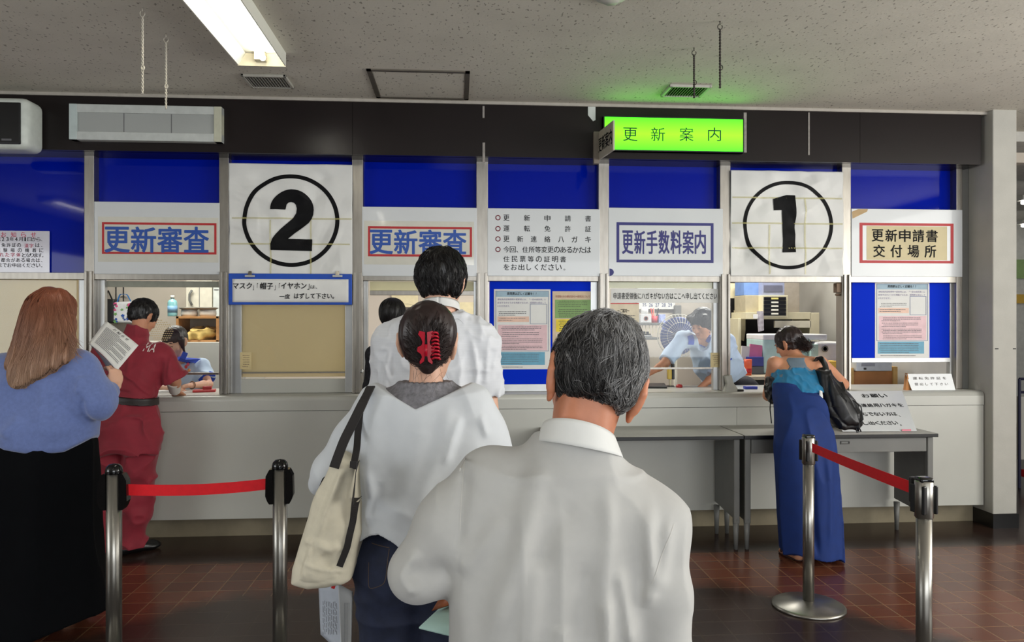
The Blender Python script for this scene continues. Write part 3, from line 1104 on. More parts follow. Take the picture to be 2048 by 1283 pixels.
t = board('poster', 'green and yellow notice on blue board beside the grey haired man', (1105, 582, 1187, 690), VG - .0125, .0015, mk('paper_buff', (206, 186, 158), .6), 'poster', 0)
Vp = VG - .0130
for nm, r, c in (('green_box', (1110, 599, 1183, 636), (124, 160, 92)), ('yellow_box', (1112, 638, 1183, 663), (226, 200, 30)), ('white_box', (1112, 667, 1183, 686), (212, 200, 180))):
    u0, u1, z0, z1 = R(*r, Vp)
    MB().box(u0, u1, Vp - .0005, Vp + .0006, z0, z1, .0).build(nm, mk(nm, c, .5), t)
textV('heading', '外国籍の方の運転免許の一部改正について', mk('maroon_ink', (150, 70, 50), .5), t, 1111, 590, 1180, 595, Vp - .001)
rg = np.random.default_rng(9)
for r_, n_ in (((1114, 600, 1180, 614), 4), ((1116, 617, 1180, 635), 5), ((1117, 640, 1180, 662), 6)):
    dashes(MB(), r_, n_, Vp - .0008, rg).build('small_print', mk('olive_ink', (80, 90, 60), .5), t)
u0, u1, z0, z1 = R(1115, 668, 1124, 671, Vp)
MB().box(u0, u1, Vp - .001, Vp, z0, z1).build('dark_mark', M_ink, t)

# notices on the panes
Vq = VG - .006
t = board('strip_sign', 'long white lettered strip stuck across the pane of the fan window', (1222, 577, 1438, 605), VG - .019, .002, M_paper, bev=0)
textV('lettering', '申請書受領後にハガキがない方はここへ申し出てください', M_ink, t, 1227, 585, 1434, 598, VG - .0195, bold=.008)
t = board('paper_notice', 'cream guidance notice taped to the pane below the lettered strip', (1221, 606, 1278, 662), Vq + .001, .0015, mk('notice_cream', (214, 202, 176), .5), bev=0)
textV('heading', '～ご案内～', M_ink, t, 1235, 617, 1259, 625, Vq, bold=.006, shear=.2)
u0, u1, z0, z1 = R(1221, 605.5, 1278, 607.5, Vq)
MB().box(u0, u1, Vq - .0005, Vq + .001, z0, z1).build('red_line', M_crim, t)
mb = dashes(MB(), (1227, 628, 1274, 656), 5, Vq + .0002, rg, h=1.2)
mb.build('small_print', M_grink, t)
for px, lab in (((1421, 705, 1441, 734), 'small cream card on the fan window pane'), ((480, 704, 503, 738), 'small cream card at the lower left of the beige board')):
    V_ = VG - .018
    t = board('small_card', lab, px, V_, .0012, mk('card_cream', (208, 190, 140), .5), 'card', 0)
    x0, y0, x1, y1 = px
    mb = dashes(MB(), (x0 + 3, y0 + 4, x1 - 3, y1 - 3), 6, V_ - .0005, rg, h=1)
    mb.build('small_print', mk('brown_ink', (110, 80, 70), .5), t)

# ------------------------------------------------------------------ on the counter
Zc = ZCT
def onC(px, py):
    return onZ(px, py, Zc)


# sign stands
t = thing('acrylic_stand_sign', 'white two line sign standing on the counter beside the pillar', 'sign', onC(1865, 782))
a, b_ = onV(1824, 783, 5.33), onV(1911, 783, 5.33)
tz = onV(1865, 747, 5.36).z
MB().prism([(a.x, 5.33, Zc), (b_.x, 5.33, Zc), (b_.x - .012, 5.36, tz), (a.x - .03, 5.36, tz)], (0, .004, 0)).build('plate', M_board, t)
upv = Vector((0, .03, tz - Zc)).normalized()
for k, (s, yy) in enumerate((('運転免許証を', 756), ('提出して下さい', 767.5))):
    p = onV(1860 + k * 2, yy, 5.345)
    n = len(s)
    text('lettering', ' '.join(s), mk('sepia_ink', (74, 66, 60), .5), t, (p.x, 5.33 + .03 * (p.z - Zc) / (tz - Zc) - .001, p.z), .26, .020, up=upv, bold=.004)
q = [(onV(x, y, 5.35)) for x, y in ((1811, 780), (1815, 746), (1819, 765), (1825, 772), (1824, 783))]
tag(MB().prism(q, (0, .03, 0)).build('folded_cardboard', M_card), 'folded piece of brown cardboard left of the white stand sign', 'cardboard')

Vd0, Zdk = 4.765, .755
t = thing('request_sign', 'large white four line sign leaning on the counter front, on the desk', 'sign', onZ(1765, 862, Zdk))
bl, br_ = onZ(1690, 864, Zdk + .003), onZ(1829, 860, Zdk + .003)
tlv = onV(1690, 779, VCT - .012), onV(1804, 781, VCT - .012)
tl = Vector((bl.x + .05, VCT - .012, tlv[1].z))
tr = Vector((tlv[1].x, VCT - .012, tlv[1].z))
bl.y = br_.y = (bl.y + br_.y) / 2
MB().prism([bl, br_, tr, tl], (0, .006, 0)).build('plate', M_board, t)
up = (tr - br_)
up.x = 0
H_ = up.length
upn = up.normalized()
sl = (tr.y - br_.y) / (tr.z - br_.z)
for s, x0, x1, yc, hh in (('お願い', 1722, 1775, 791, 12), ('更新連絡用ハガキを', 1698, 1807, 810.5, 11), ('お持ちでない方は、', 1700, 1806, 828, 11), ('お申し出ください。', 1702, 1808, 846, 11)):
    rz_ = ray(1760, yc)
    y = br_.y
    for _i in range(30):
        y = br_.y + (HCAM + rz_[2] * y / rz_[1] - br_.z) * sl
    p0, p1 = onV(x0, yc, y), onV(x1, yc, y)
    ob = []
    n = len(s)
    for i, ch in enumerate(s):
        cw = (p1.x - p0.x) / n
        k = .32 if ch in '、。' else 1
        xx = p0.x + cw * (i + .5) - (cw * .3 if k < 1 else 0)
        zz = p0.z - (hh * .0012 if k < 1 else 0)
        ob.append(text('l', ch, M_ink, None, (xx, br_.y + (zz - br_.z) * sl - .002, zz), cw * .86 * k, hh * .0034 * k, up=upn, bold=.02))
    merge('lettering', ob, M_ink, t)
pp0, pp1 = onZ(1806, 860, Zdk + .01), onZ(1825, 860, Zdk + .01)
MB().box(pp0.x, pp1.x, br_.y - .003, br_.y, Zdk + .004, Zdk + .016).build('pink_label', mk('pink_label', (206, 120, 136), .5), t)

# card reader
c = onV(1464, 778, 5.40)
t = thing('card_terminal', 'grey card terminal on the counter under the fan window', 'terminal', (c.x, c.y, Zc))
q = [onV(x, y, 5.33) for x, y in ((1450, 783), (1455, 768), (1452, 752), (1463, 750), (1467, 765), (1477, 779), (1474, 784))]
q = [Vector((v.x, v.y, max(v.z, Zc))) for v in q]
MB().prism(q, (0, .08, 0)).build('body', mk('terminal_grey', (160, 160, 152), .4), t)
# ink pad and paper by the red overalls
a = onC(409, 783)
t = thing('stamp_pad', 'red stamp pad on the counter by the left staff window', 'stamp', a)
MB().obox((a.x, a.y, Zc + .008), (.15, .10, .016), (0, 0, 12), .002).build('mat', M_crim, t)
MB().obox((a.x + .01, a.y + .03, Zc + .028), (.06, .04, .024), (0, 0, 12), .004).build('stamp', mk('stamp_red', (170, 30, 28), .4), t)
a = onC(340, 782)
tag(MB().grid(lambda x, y: (a.x - .13 + .26 * x + .03 * y, a.y - .05 + .16 * y, Zc + .0015 + .002 * math.sin(4 * x)), 6, 4, (0, 0, -.0008)).build('paper_form', M_paper), 'white paper form on the counter under the staff member’s hands', 'paper')
a = onC(1500, 778)
t = thing('pen_tray', 'blue pen tray on the counter beside the grey terminal', 'tray', a)
MB().box(a.x - .035, a.x + .06, a.y, a.y + .05, Zc, Zc + .022, .004).build('tray', mk('tray_blue', (40, 60, 170), .4), t)
a = onC(1478, 782)
tag(MB().obox((a.x, a.y, Zc + .008), (.05, .05, .016), (0, 0, 20), .004).build('eraser_pad', M_dark), 'small black pad on the counter right of the grey terminal', 'pad')


# ------------------------------------------------------------------ desks before the counter
def desk(lab, x0f, x1f, drawer):
    ua, ub = onV(x0f, 872, Vd0).x, onV(x1f, 872, Vd0).x
    V0, V1_ = Vd0, VCT - .008
    t = thing('steel_desk', lab, 'desk', ((ua + ub) / 2, (V0 + V1_) / 2, 0))
    MB().box(ua, ub, V0 + .004, V1_, Zdk - .018, Zdk, .003).build('desktop', M_deskt, t)
    MB().box(ua - .004, ub + .004, V0, V0 + .012, Zdk - .026, Zdk - .003, .003).build('edge_band', M_black, t)
    for s, u in ((1, ua + .012), (-1, ub - .012)):
        pn = MB()
        pn.prism([(u, V0 + .05, .19), (u, V0 + .05, Zdk - .03), (u, V1_ - .03, Zdk - .03), (u, V1_ - .03, .22)], (s * .022, 0, 0))
        pn.box(min(u, u + s * .04), max(u, u + s * .04), V0 + .03, V0 + .062, .17, Zdk - .03, .006)
        pn.build('side_panel', M_greym, t)
        for v in (V0 + .05, V1_ - .06):
            lg = MB()
            lg.cyl((u + s * .02, v, 0), (u + s * .02, v, .20), .013, .021, n=14)
            lg.build('leg', M_greym, t, True)
    MB().box(ua + .01, ub - .01, V0 + .04, V1_ - .02, Zdk - .034, Zdk - .018).build('underframe', M_greym, t)
    if drawer:
        u1_ = ub - .06
        MB().box(ua + .055, u1_, V0 + .03, V1_ - .1, Zdk - .125, Zdk - .034, .003).build('drawer', M_greym, t)
        p = onV(1690, 885, V0 + .03)
        frame_bars(MB(), p.x - .03, p.x + .03, p.z - .008, p.z + .012, .004, V0 + .024, V0 + .03).build('drawer_handle', mk('handle_dark', (70, 68, 64), .5), t)
    return t


desk('grey steel desk behind the grey haired man, without a drawer', 1095, 1487, False)
desk('grey steel desk with centre drawer, nearest the pillar', 1490, 1876, True)


# ------------------------------------------------------------------ queue posts
def post_base(t, p, r=.17):
    MB().lathe([(.001, 0), (r, 0), (r, .010), (r - .012, .017), (.06, .030), (.035, .036), (.001, .036)], p, 48).build('base', M_post, t, True)


M_post = mk('satin_steel_post', (150, 147, 140), .30, metal=.9, var=.05, scale=5)
M_belt = mk('red_belt', (232, 4, 26), .6, var=.05, scale=50, bump=.1, bscale=400)
M_blackg = mk('black_gloss', (10, 10, 12), .12, var=.1)


def round_post(lab, px, pytop, hgt=.905):
    D = (HCAM - hgt) * FPX / (pytop - CY)
    p = onD(px, CY, D)
    p.z = 0
    t = thing('queue_post', lab, 'queue post', p, 'round headed queue posts')
    post_base(t, p)
    MB().cyl((p.x, p.y, .03), (p.x, p.y, hgt - .040), .0305, n=28).build('tube', M_post, t, True)
    MB().lathe([(.0325, -.043), (.034, -.04), (.034, -.028), (.030, -.014), (.020, -.004), (.001, 0)], p + Vector((0, 0, hgt)), 24).build('dome_cap', M_blackg, t, True)
    for k in range(4):
        a = math.radians(90 * k + 4)
        d = Vector((math.cos(a), math.sin(a), 0))
        sd = Vector((-d.y, d.x, 0))
        if k == 3:
            continue
        poly = []
        zc = hgt - .115
        for (r, z) in ((.026, .075), (.042, .072), (.056, .045), (.058, -.04), (.050, -.062), (.042, -.075), (.026, -.075)):
            poly.append(p + d * r + Vector((0, 0, zc + z)) - sd * .024)
        MB().prism(poly, sd * .048).build('belt_head', M_blackg, t)
    return t, p


pA, a_ = round_post('round headed queue post beside the black skirt', 228, 926)
pB, b_ = round_post('round headed queue post left of the white tote bag', 560, 917)
def belt(t, a, b, z0, z1, hw=.025, sag=.012):
    a, b = Vector(a), Vector(b)
    n = Vector((-(b - a).y, (b - a).x, 0)).normalized() * .0016
    MB().grid(lambda s, k: (a.x + (b.x - a.x) * s, a.y + (b.y - a.y) * s, z0 + (z1 - z0) * s - sag * 4 * s * (1 - s) - hw + 2 * hw * k), 24, 2, n).build('belt', M_belt, t, False)


d_ = (b_ - a_).normalized()
belt(pB, a_ + d_ * .055, b_ - d_ * .055, .905 - .112, .905 - .107, .0235)


def square_post(lab, px, pytop, hgt=.905, flip=1):
    D = (HCAM - hgt) * FPX / (pytop - CY)
    p = onD(px, CY, D)
    p.z = 0
    t = thing('queue_post', lab, 'queue post', p, 'steel headed queue posts')
    post_base(t, p, .185)
    MB().cyl((p.x, p.y, .03), (p.x, p.y, hgt - .15), .0285, n=28).build('tube', M_post, t, True)
    MB().lathe([(.0285, -.158), (.0335, -.152), (.0335, -.018), (.030, -.014)], p + Vector((0, 0, hgt)), 28).build('head', M_post, t, True)
    MB().box(p.x - .026, p.x + .026, p.y - .026, p.y + .026, hgt - .03, hgt, .008, 3).build('top_cap', M_blackg, t, True)
    for k in range(4):
        a = math.radians(90 * k - 28)
        d = Vector((math.cos(a), math.sin(a), 0))
        sd = Vector((-d.y, d.x, 0))
        c = p + d * .033 + Vector((0, 0, hgt - .075))
        M = Matrix((tuple(d) + (c.x,), tuple(sd) + (c.y,), (0, 0, 1, c.z), (0, 0, 0, 1)))
        m = MB().box(-.006, .006, -.014, .014, -.062, .045, .003)
        m.xf(M)
        m.build('slot', M_black, t)
    return t, p


pC, c_ = square_post('steel headed queue post in front of the blue dress', 1617, 868)
pD, e_ = square_post('steel headed queue post nearest the right edge', 1848, 953)
d_ = (e_ - c_).normalized()
belt(pD, c_ + d_ * .045, e_ - d_ * .055, .905 - .062, .905 - .060, .0235, .004)
d2 = e_ - d_ * .052
MB().obox((d2.x, d2.y, .905 - .06), (.03, .05, .10), (0, 0, math.degrees(math.atan2(d_.y, d_.x))), .006).build('belt_head', M_black, pD)
# ================================================================== soft bodies: blended volumes turned into one skin
CT, ST = math.cos(TH), math.sin(TH)


def P(px, py, D):
    """point seen at a pixel at depth D, in axes turned with the queue (x right, y away, z up)"""
    return np.array([(px - CX) / FPX * D, D, HCAM + (CY - py) / FPX * D])


def toW(v):
    v = np.asarray(v, float)
    return Vector((v[0] * CT + v[1] * ST, -v[0] * ST + v[1] * CT, v[2]))


def A3(*a):
    return np.array(a, float)


def unit(v):
    v = np.asarray(v, float)
    return v / np.linalg.norm(v)


def rotm(yaw=0, pitch=0, roll=0):
    """columns right, forward, up; yaw turns left(+), pitch nods forward(+), roll leans right(+), degrees"""
    m = Euler((math.radians(-pitch), math.radians(roll), math.radians(yaw)), 'YXZ').to_matrix()
    return np.array(m)


_HT = np.random.default_rng(5).random(4096).astype(np.float32)


def vnoise(x, y, z):
    xi, yi, zi = np.floor(x).astype(np.int64), np.floor(y).astype(np.int64), np.floor(z).astype(np.int64)
    fx, fy, fz = x - xi, y - yi, z - zi
    fx, fy, fz = fx * fx * (3 - 2 * fx), fy * fy * (3 - 2 * fy), fz * fz * (3 - 2 * fz)

    def h(a, b, c):
        return _HT[(a * 73856093 ^ b * 19349663 ^ c * 83492791) & 4095]
    r = 0
    for dx in (0, 1):
        for dy in (0, 1):
            for dz in (0, 1):
                w_ = (fx if dx else 1 - fx) * (fy if dy else 1 - fy) * (fz if dz else 1 - fz)
                r = r + w_ * h(xi + dx, yi + dy, zi + dz)
    return r


class Field:
    def __init__(s, h=.006):
        s.h, s.ops = h, []
        s.lo, s.hi = np.full(3, 1e9), np.full(3, -1e9)

    def _add(s, kind, fn, lo, hi, k):
        lo, hi = np.asarray(lo, float) - k - 3 * s.h, np.asarray(hi, float) + k + 3 * s.h
        s.ops.append((kind, fn, lo, hi, k))
        if kind == 'u':
            s.lo, s.hi = np.minimum(s.lo, lo), np.maximum(s.hi, hi)
        return s

    def cap(s, a, b, ra, rb=None, k=.02, kind='u', flat=1.0, fdir=None, cut0=False, cut1=False):
        """tapered rounded limb; flat<1 squeezes it along fdir; cut ends flat if asked"""
        a, b = np.asarray(a, float), np.asarray(b, float)
        rb = ra if rb is None else rb
        ba = b - a
        L2 = float(ba @ ba) + 1e-12
        L = math.sqrt(L2)
        fd = None if fdir is None else unit(fdir)

        def fn(x, y, z):
            px, py, pz = x - a[0], y - a[1], z - a[2]
            tt = (px * ba[0] + py * ba[1] + pz * ba[2]) / L2
            t = np.clip(tt, 0, 1)
            qx, qy, qz = px - t * ba[0], py - t * ba[1], pz - t * ba[2]
            if fd is not None:
                c = (qx * fd[0] + qy * fd[1] + qz * fd[2]) * (1 / flat - 1)
                qx, qy, qz = qx + c * fd[0], qy + c * fd[1], qz + c * fd[2]
            d = np.sqrt(qx * qx + qy * qy + qz * qz) - (ra + (rb - ra) * t)
            if fd is not None:
                d = d * (.5 + .5 * flat)
            if cut0:
                d = np.maximum(d, -tt * L)
            if cut1:
                d = np.maximum(d, (tt - 1) * L)
            return d
        R_ = max(ra, rb)
        return s._add(kind, fn, np.minimum(a, b) - R_, np.maximum(a, b) + R_, k)

    def chain(s, pts, rs, k=.02, **kw):
        for i in range(len(pts) - 1):
            s.cap(pts[i], pts[i + 1], rs[i], rs[i + 1], k=k, **kw)
        return s

    def ell(s, c, r, M=None, k=.02, kind='u', p=2.0):
        c, r = np.asarray(c, float), np.asarray(r, float)
        M = np.eye(3) if M is None else M

        def fn(x, y, z):
            dx, dy, dz = x - c[0], y - c[1], z - c[2]
            q = [(dx * M[0, i] + dy * M[1, i] + dz * M[2, i]) for i in range(3)]
            k0 = np.sqrt(sum((q[i] / r[i]) ** 2 for i in range(3)))
            k1 = np.sqrt(sum((q[i] / r[i] ** 2) ** 2 for i in range(3))) + 1e-9
            return k0 * (k0 - 1) / k1
        e = np.sqrt(((M * r[None, :]) ** 2).sum(1))
        return s._add(kind, fn, c - e, c + e, k)

    def loft(s, secs, k=.03, pw=2.2, kind='u'):
        """stack of level ellipses: (z, cx, cy, rx, ry)"""
        S_ = np.array(sorted(secs), float)
        zf = np.linspace(S_[0, 0], S_[-1, 0], 160)
        # smooth interpolation between the rings
        cols = []
        for j in range(1, 5):
            v = np.interp(zf, S_[:, 0], S_[:, j])
            for _ in range(14):
                v[1:-1] = (v[:-2] + 2 * v[1:-1] + v[2:]) / 4
            cols.append(v)

        def fn(x, y, z):
            cx, cy, rx, ry = [np.interp(z, zf, c).astype(np.float32) for c in cols]
            q = (np.abs((x - cx) / rx) ** pw + np.abs((y - cy) / ry) ** pw) ** (1 / pw)
            d = (q - 1) * np.minimum(rx, ry)
            return np.maximum(d, np.maximum(S_[0, 0] - z, z - S_[-1, 0]))
        lo = A3((S_[:, 1] - S_[:, 3]).min(), (S_[:, 2] - S_[:, 4]).min(), S_[0, 0])
        hi = A3((S_[:, 1] + S_[:, 3]).max(), (S_[:, 2] + S_[:, 4]).max(), S_[-1, 0])
        return s._add(kind, fn, lo, hi, k)

    def cut(s, pt, n, k=.0):
        """drop everything on the side n points to"""
        pt, n = np.asarray(pt, float), unit(n)
        s.ops.append(('c', lambda x, y, z: (x - pt[0]) * n[0] + (y - pt[1]) * n[1] + (z - pt[2]) * n[2], None, None, k))
        return s

    def cutf(s, fn, k=0.):
        s.ops.append(('c', fn, None, None, k))
        return s

    def disp(s, fn, band=.03):
        s.ops.append(('d', fn, None, None, band))
        return s

    def build(s, name, m, parent, label=None):
        h = s.h
        lo = s.lo - h
        n = np.ceil((s.hi - lo) / h).astype(int) + 2
        F = np.full(tuple(n), .5, np.float32)
        ax = [(lo[i] + np.arange(n[i]) * h).astype(np.float32) for i in range(3)]
        for kind, fn, a, b, k in s.ops:
            if kind in 'us':
                i0 = np.clip(np.floor((a - lo) / h).astype(int), 0, n)
                i1 = np.clip(np.ceil((b - lo) / h).astype(int) + 1, 0, n)
                if (i1 <= i0).any():
                    continue
                sl = tuple(slice(i0[j], i1[j]) for j in range(3))
                x, y, z = ax[0][sl[0]][:, None, None], ax[1][sl[1]][None, :, None], ax[2][sl[2]][None, None, :]
                d = fn(x, y, z).astype(np.float32)
                cur = F[sl]
                if kind == 'u':
                    if k > 0:
                        q = np.maximum(k - np.abs(cur - d), 0) / k
                        F[sl] = np.minimum(cur, d) - q * q * k * .25
                    else:
                        F[sl] = np.minimum(cur, d)
                else:
                    if k > 0:
                        q = np.maximum(k - np.abs(cur + d), 0) / k
                        F[sl] = np.maximum(cur, -d) + q * q * k * .25
                    else:
                        F[sl] = np.maximum(cur, -d)
            elif kind == 'c':
                d = fn(ax[0][:, None, None], ax[1][None, :, None], ax[2][None, None, :])
                if k > 0:
                    q = np.maximum(k - np.abs(F - d), 0) / k
                    F = (np.maximum(F, d) + q * q * k * .25).astype(np.float32)
                else:
                    F = np.maximum(F, d).astype(np.float32)
            else:
                ix = np.nonzero(np.abs(F) < k)
                F[ix] += fn(ax[0][ix[0]], ax[1][ix[1]], ax[2][ix[2]]).astype(np.float32)
        for sl in ((0, slice(None), slice(None)), (-1, slice(None), slice(None))):
            F[sl] = .5
            F[sl[1], sl[0], sl[2]] = .5
            F[sl[1], sl[2], sl[0]] = .5
        V_, Q = surface_nets(F)
        V_ = V_ * h + lo
        W_ = np.stack([V_[:, 0] * CT + V_[:, 1] * ST, -V_[:, 0] * ST + V_[:, 1] * CT, V_[:, 2]], 1)
        return link(name, quad_mesh(name, W_, Q), m, parent, True, label)


def quad_mesh(name, V_, Q, mi=None):
    me = bpy.data.meshes.new(name)
    nq = len(Q)
    me.vertices.add(len(V_))
    me.vertices.foreach_set('co', V_.astype(np.float32).ravel())
    me.loops.add(nq * 4)
    me.loops.foreach_set('vertex_index', Q.astype(np.int32).ravel())
    me.polygons.add(nq)
    me.polygons.foreach_set('loop_start', (np.arange(nq) * 4).astype(np.int32))
    if mi is not None:
        me.polygons.foreach_set('material_index', mi.astype(np.int32))
    me.update(calc_edges=True)
    me.validate()
    return me


def surface_nets(F):
    ins = F < 0
    c = np.zeros(tuple(d - 1 for d in F.shape), np.int8)
    offs = [(i, j, k) for i in (0, 1) for j in (0, 1) for k in (0, 1)]
    sh = c.shape
    for i, j, k in offs:
        c += ins[i:i + sh[0], j:j + sh[1], k:k + sh[2]]
    cells = np.argwhere((c > 0) & (c < 8))
    vid = np.full(sh, -1, np.int64)
    vid[tuple(cells.T)] = np.arange(len(cells))
    vals = np.stack([F[cells[:, 0] + i, cells[:, 1] + j, cells[:, 2] + k] for i, j, k in offs], 1)
    acc = np.zeros((len(cells), 3))
    cnt = np.zeros(len(cells))
    O = np.array(offs, float)
    for a in range(8):
        for b in range(a + 1, 8):
            if np.abs(O[a] - O[b]).sum() == 1:
                va, vb = vals[:, a], vals[:, b]
                m = (va < 0) != (vb < 0)
                t = va[m] / (va[m] - vb[m])
                acc[m] += O[a] + t[:, None] * (O[b] - O[a])
                cnt[m] += 1
    V_ = cells + acc / np.maximum(cnt, 1)[:, None]
    quads = []
    for ax in range(3):
        a1, a2 = (ax + 1) % 3, (ax + 2) % 3
        s0 = [slice(None)] * 3
        s1 = [slice(None)] * 3
        s0[ax], s1[ax] = slice(0, -1), slice(1, None)
        A, B = ins[tuple(s0)], ins[tuple(s1)]
        e = np.argwhere(A != B)
        e = e[(e[:, a1] > 0) & (e[:, a2] > 0) & (e[:, a1] < sh[a1]) & (e[:, a2] < sh[a2])]
        if not len(e):
            continue
        fl = A[tuple(e.T)]
        q = []
        for d1, d2 in ((1, 1), (0, 1), (0, 0), (1, 0)):
            cc = e.copy()
            cc[:, a1] -= d1
            cc[:, a2] -= d2
            q.append(vid[tuple(cc.T)])
        q = np.stack(q, 1)
        q[~fl] = q[~fl][:, ::-1]
        quads.append(q)
    Q = np.concatenate(quads)
    return V_, Q[(Q >= 0).all(1)]


# ------------------------------------------------------------------ anatomy
def head(S, c, M, s=1.0, ear=1.0, k=.02, nose=1.0, edz=0.):
    def T(x, y, z):
        return c + M @ (A3(x, y, z) * s)

    def TE(x, y, z):
        return T(x, -.004 + (y + .004) * ear, edz + z * ear)
    S.ell(T(0, -.012, .035), A3(.074, .094, .086) * s, M, k)
    S.ell(T(0, .028, -.028), A3(.062, .066, .082) * s, M, k)
    S.ell(T(0, .045, -.078), A3(.044, .042, .032) * s, M, .025)
    S.cap(T(-.032, .083, .028), T(.032, .083, .028), .011 * s, k=.02)
    for e in (-1, 1):
        S.ell(T(e * .040, .058, -.020), A3(.026, .026, .028) * s, M, .02)
        S.ell(T(e * .031, .104, .010), A3(.017, .014, .010) * s, M, .012, 's')
        S.ell(T(e * .031, .083, .009), A3(.0125, .0125, .0115) * s, M, .004)
        # ear: shell, rim and lobe
        S.ell(TE(e * .080, -.008, .004), A3(.009, .021 * ear, .031 * ear) * s, M @ np.array(Euler((math.radians(-8), 0, math.radians(e * 24))).to_matrix()), .008)
        S.chain([TE(e * .078, .006, .026), TE(e * .084, -.010, .034), TE(e * .088, -.024, .022), TE(e * .087, -.028, .0), TE(e * .080, -.014, -.022)], [v * s * ear for v in (.004, .005, .0055, .0052, .0055)], k=.006)
        S.ell(TE(e * .077, -.003, -.027), A3(.006, .010 * ear, .011 * ear) * s, M, .008)
        S.ell(TE(e * .093, .002, .004), A3(.006, .009 * ear, .016 * ear) * s, M, .006, 's')
    S.cap(T(0, .096, .012), T(0, .112 * 1, -.020), .008 * s, .0125 * s, k=.012)
    for e in (-1, 1):
        S.ell(T(e * .012, .100, -.024), A3(.008, .009, .007) * s, M, .008)
    S.cap(T(-.019, .088, -.049), T(.019, .088, -.049), .0065 * s, k=.010)
    S.cap(T(-.015, .087, -.059), T(.015, .087, -.059), .0065 * s, k=.006)
    S.ell(T(0, .083, -.080), A3(.016, .012, .012) * s, M, .015)
    return S


def face_parts(parent, c, M, s=1.0, lid=True):
    """eyes, brows and lips as small pieces on the face"""
    def T(x, y, z):
        return c + M @ (A3(x, y, z) * s)
    for e in (-1, 1):
        if lid:
            mb = MB()
            mb.tube([toW(T(e * (.031 + .013 * a), .0965 - .004 * a * a, .004 - .003 * a * a)) for a in np.linspace(-1, 1, 7)], .0016, 6)
            mb.build('eyelid', mk('lash_dark', (30, 22, 20), .6), parent, True)
        mb = MB()
        mb.tube([toW(T(e * (.032 + .017 * a), .0955 - .006 * a * a, .031 - .004 * a * a)) for a in np.linspace(-1, 1, 7)], [.0012, .002, .0026, .0028, .0026, .002, .001], 6)
        mb.build('eyebrow', mk('brow_dark', (44, 34, 30), .7), parent, True)
    S = Field(.002)
    S.cap(T(-.017, .0905, -.0495), T(.017, .0905, -.0495), .0055 * s, k=.003)
    S.cap(T(-.013, .0900, -.058), T(.013, .0900, -.058), .006 * s, k=.003)
    S.build('lips', mk('lip_skin', (178, 96, 90), .4), parent)


def hand(S, w_, f, n, t, curl=(25, 35, 30), s=1.0, thumb=(.55, .45), spread=.012):
    """w_ wrist, f finger direction, n the way the palm faces, t towards the thumb"""
    f, n = unit(f), unit(n)
    t = unit(np.asarray(t, float) - f * (np.asarray(t, float) @ f))
    n = unit(np.cross(f, t)) * (1 if np.cross(f, t) @ n > 0 else -1)
    M = np.stack([t, n, f], 1)
    S.ell(w_ + f * .048 * s, A3(.041, .0145, .052) * s, M, .012)
    S.ell(w_ + f * .030 * s + t * .022 * s + n * .008 * s, A3(.020, .015, .034) * s, M, .012)
    for i, (o, L) in enumerate(((.029, .070), (.0098, .078), (-.0098, .073), (-.028, .058))):
        p = w_ + f * (.086 - .004 * abs(i - 1)) * s + t * o * s
        d = unit(f + t * (o * spread * 20))
        a = 0
        for j, (fr, r0, r1) in enumerate(((.45, .0088, .0080), (.31, .0078, .0072), (.24, .0070, .0060))):
            a += math.radians(curl[j] * (1 + .08 * i))
            dd = unit(d * math.cos(a) + n * math.sin(a))
            q = p + dd * L * fr * s
            S.cap(p, q, r0 * s, r1 * s, k=.004)
            p = q
    p = w_ + f * .022 * s + t * .030 * s + n * .006 * s
    d1 = unit(f * .75 + t * thumb[0] + n * thumb[1] * .5)
    q = p + d1 * .040 * s
    S.cap(p, q, .0125 * s, .0100 * s, k=.012)
    d2 = unit(f * .85 + t * thumb[0] * .35 + n * thumb[1])
    S.cap(q, q + d2 * .030 * s, .0098 * s, .0078 * s, k=.006)
    return S


def limb(S, a, b, c, r, k=.02):
    """two-part limb with muscle swell: r = (top, before joint, joint, swell, end)"""
    m = a + (b - a) * .45
    S.cap(a, m, r[0], (r[0] + r[1]) / 2 * 1.03, k=k)
    S.cap(m, b, (r[0] + r[1]) / 2 * 1.03, r[1], k=k)
    m2 = b + (c - b) * .3
    S.cap(b, m2, r[2], r[3], k=k)
    S.cap(m2, c, r[3], r[4], k=k)
    return S


def foot(S, ank, d, s=1.0, sole=.0):
    d = unit(d)
    M = np.stack([np.cross(d, A3(0, 0, 1)), d, A3(0, 0, 1)], 1)
    a = A3(ank[0], ank[1], sole)
    S.ell(a + d * .060 * s + A3(0, 0, .030), A3(.040, .105, .032) * s, M, .02)
    S.ell(a + d * .125 * s + A3(0, 0, .020), A3(.045, .055, .020) * s, M, .02)
    S.ell(a - d * .028 * s + A3(0, 0, .032), A3(.033, .038, .034) * s, M, .02)
    S.cap(ank, a + A3(0, 0, .05) + d * .02, .036 * s, .04 * s, k=.02)
    return S


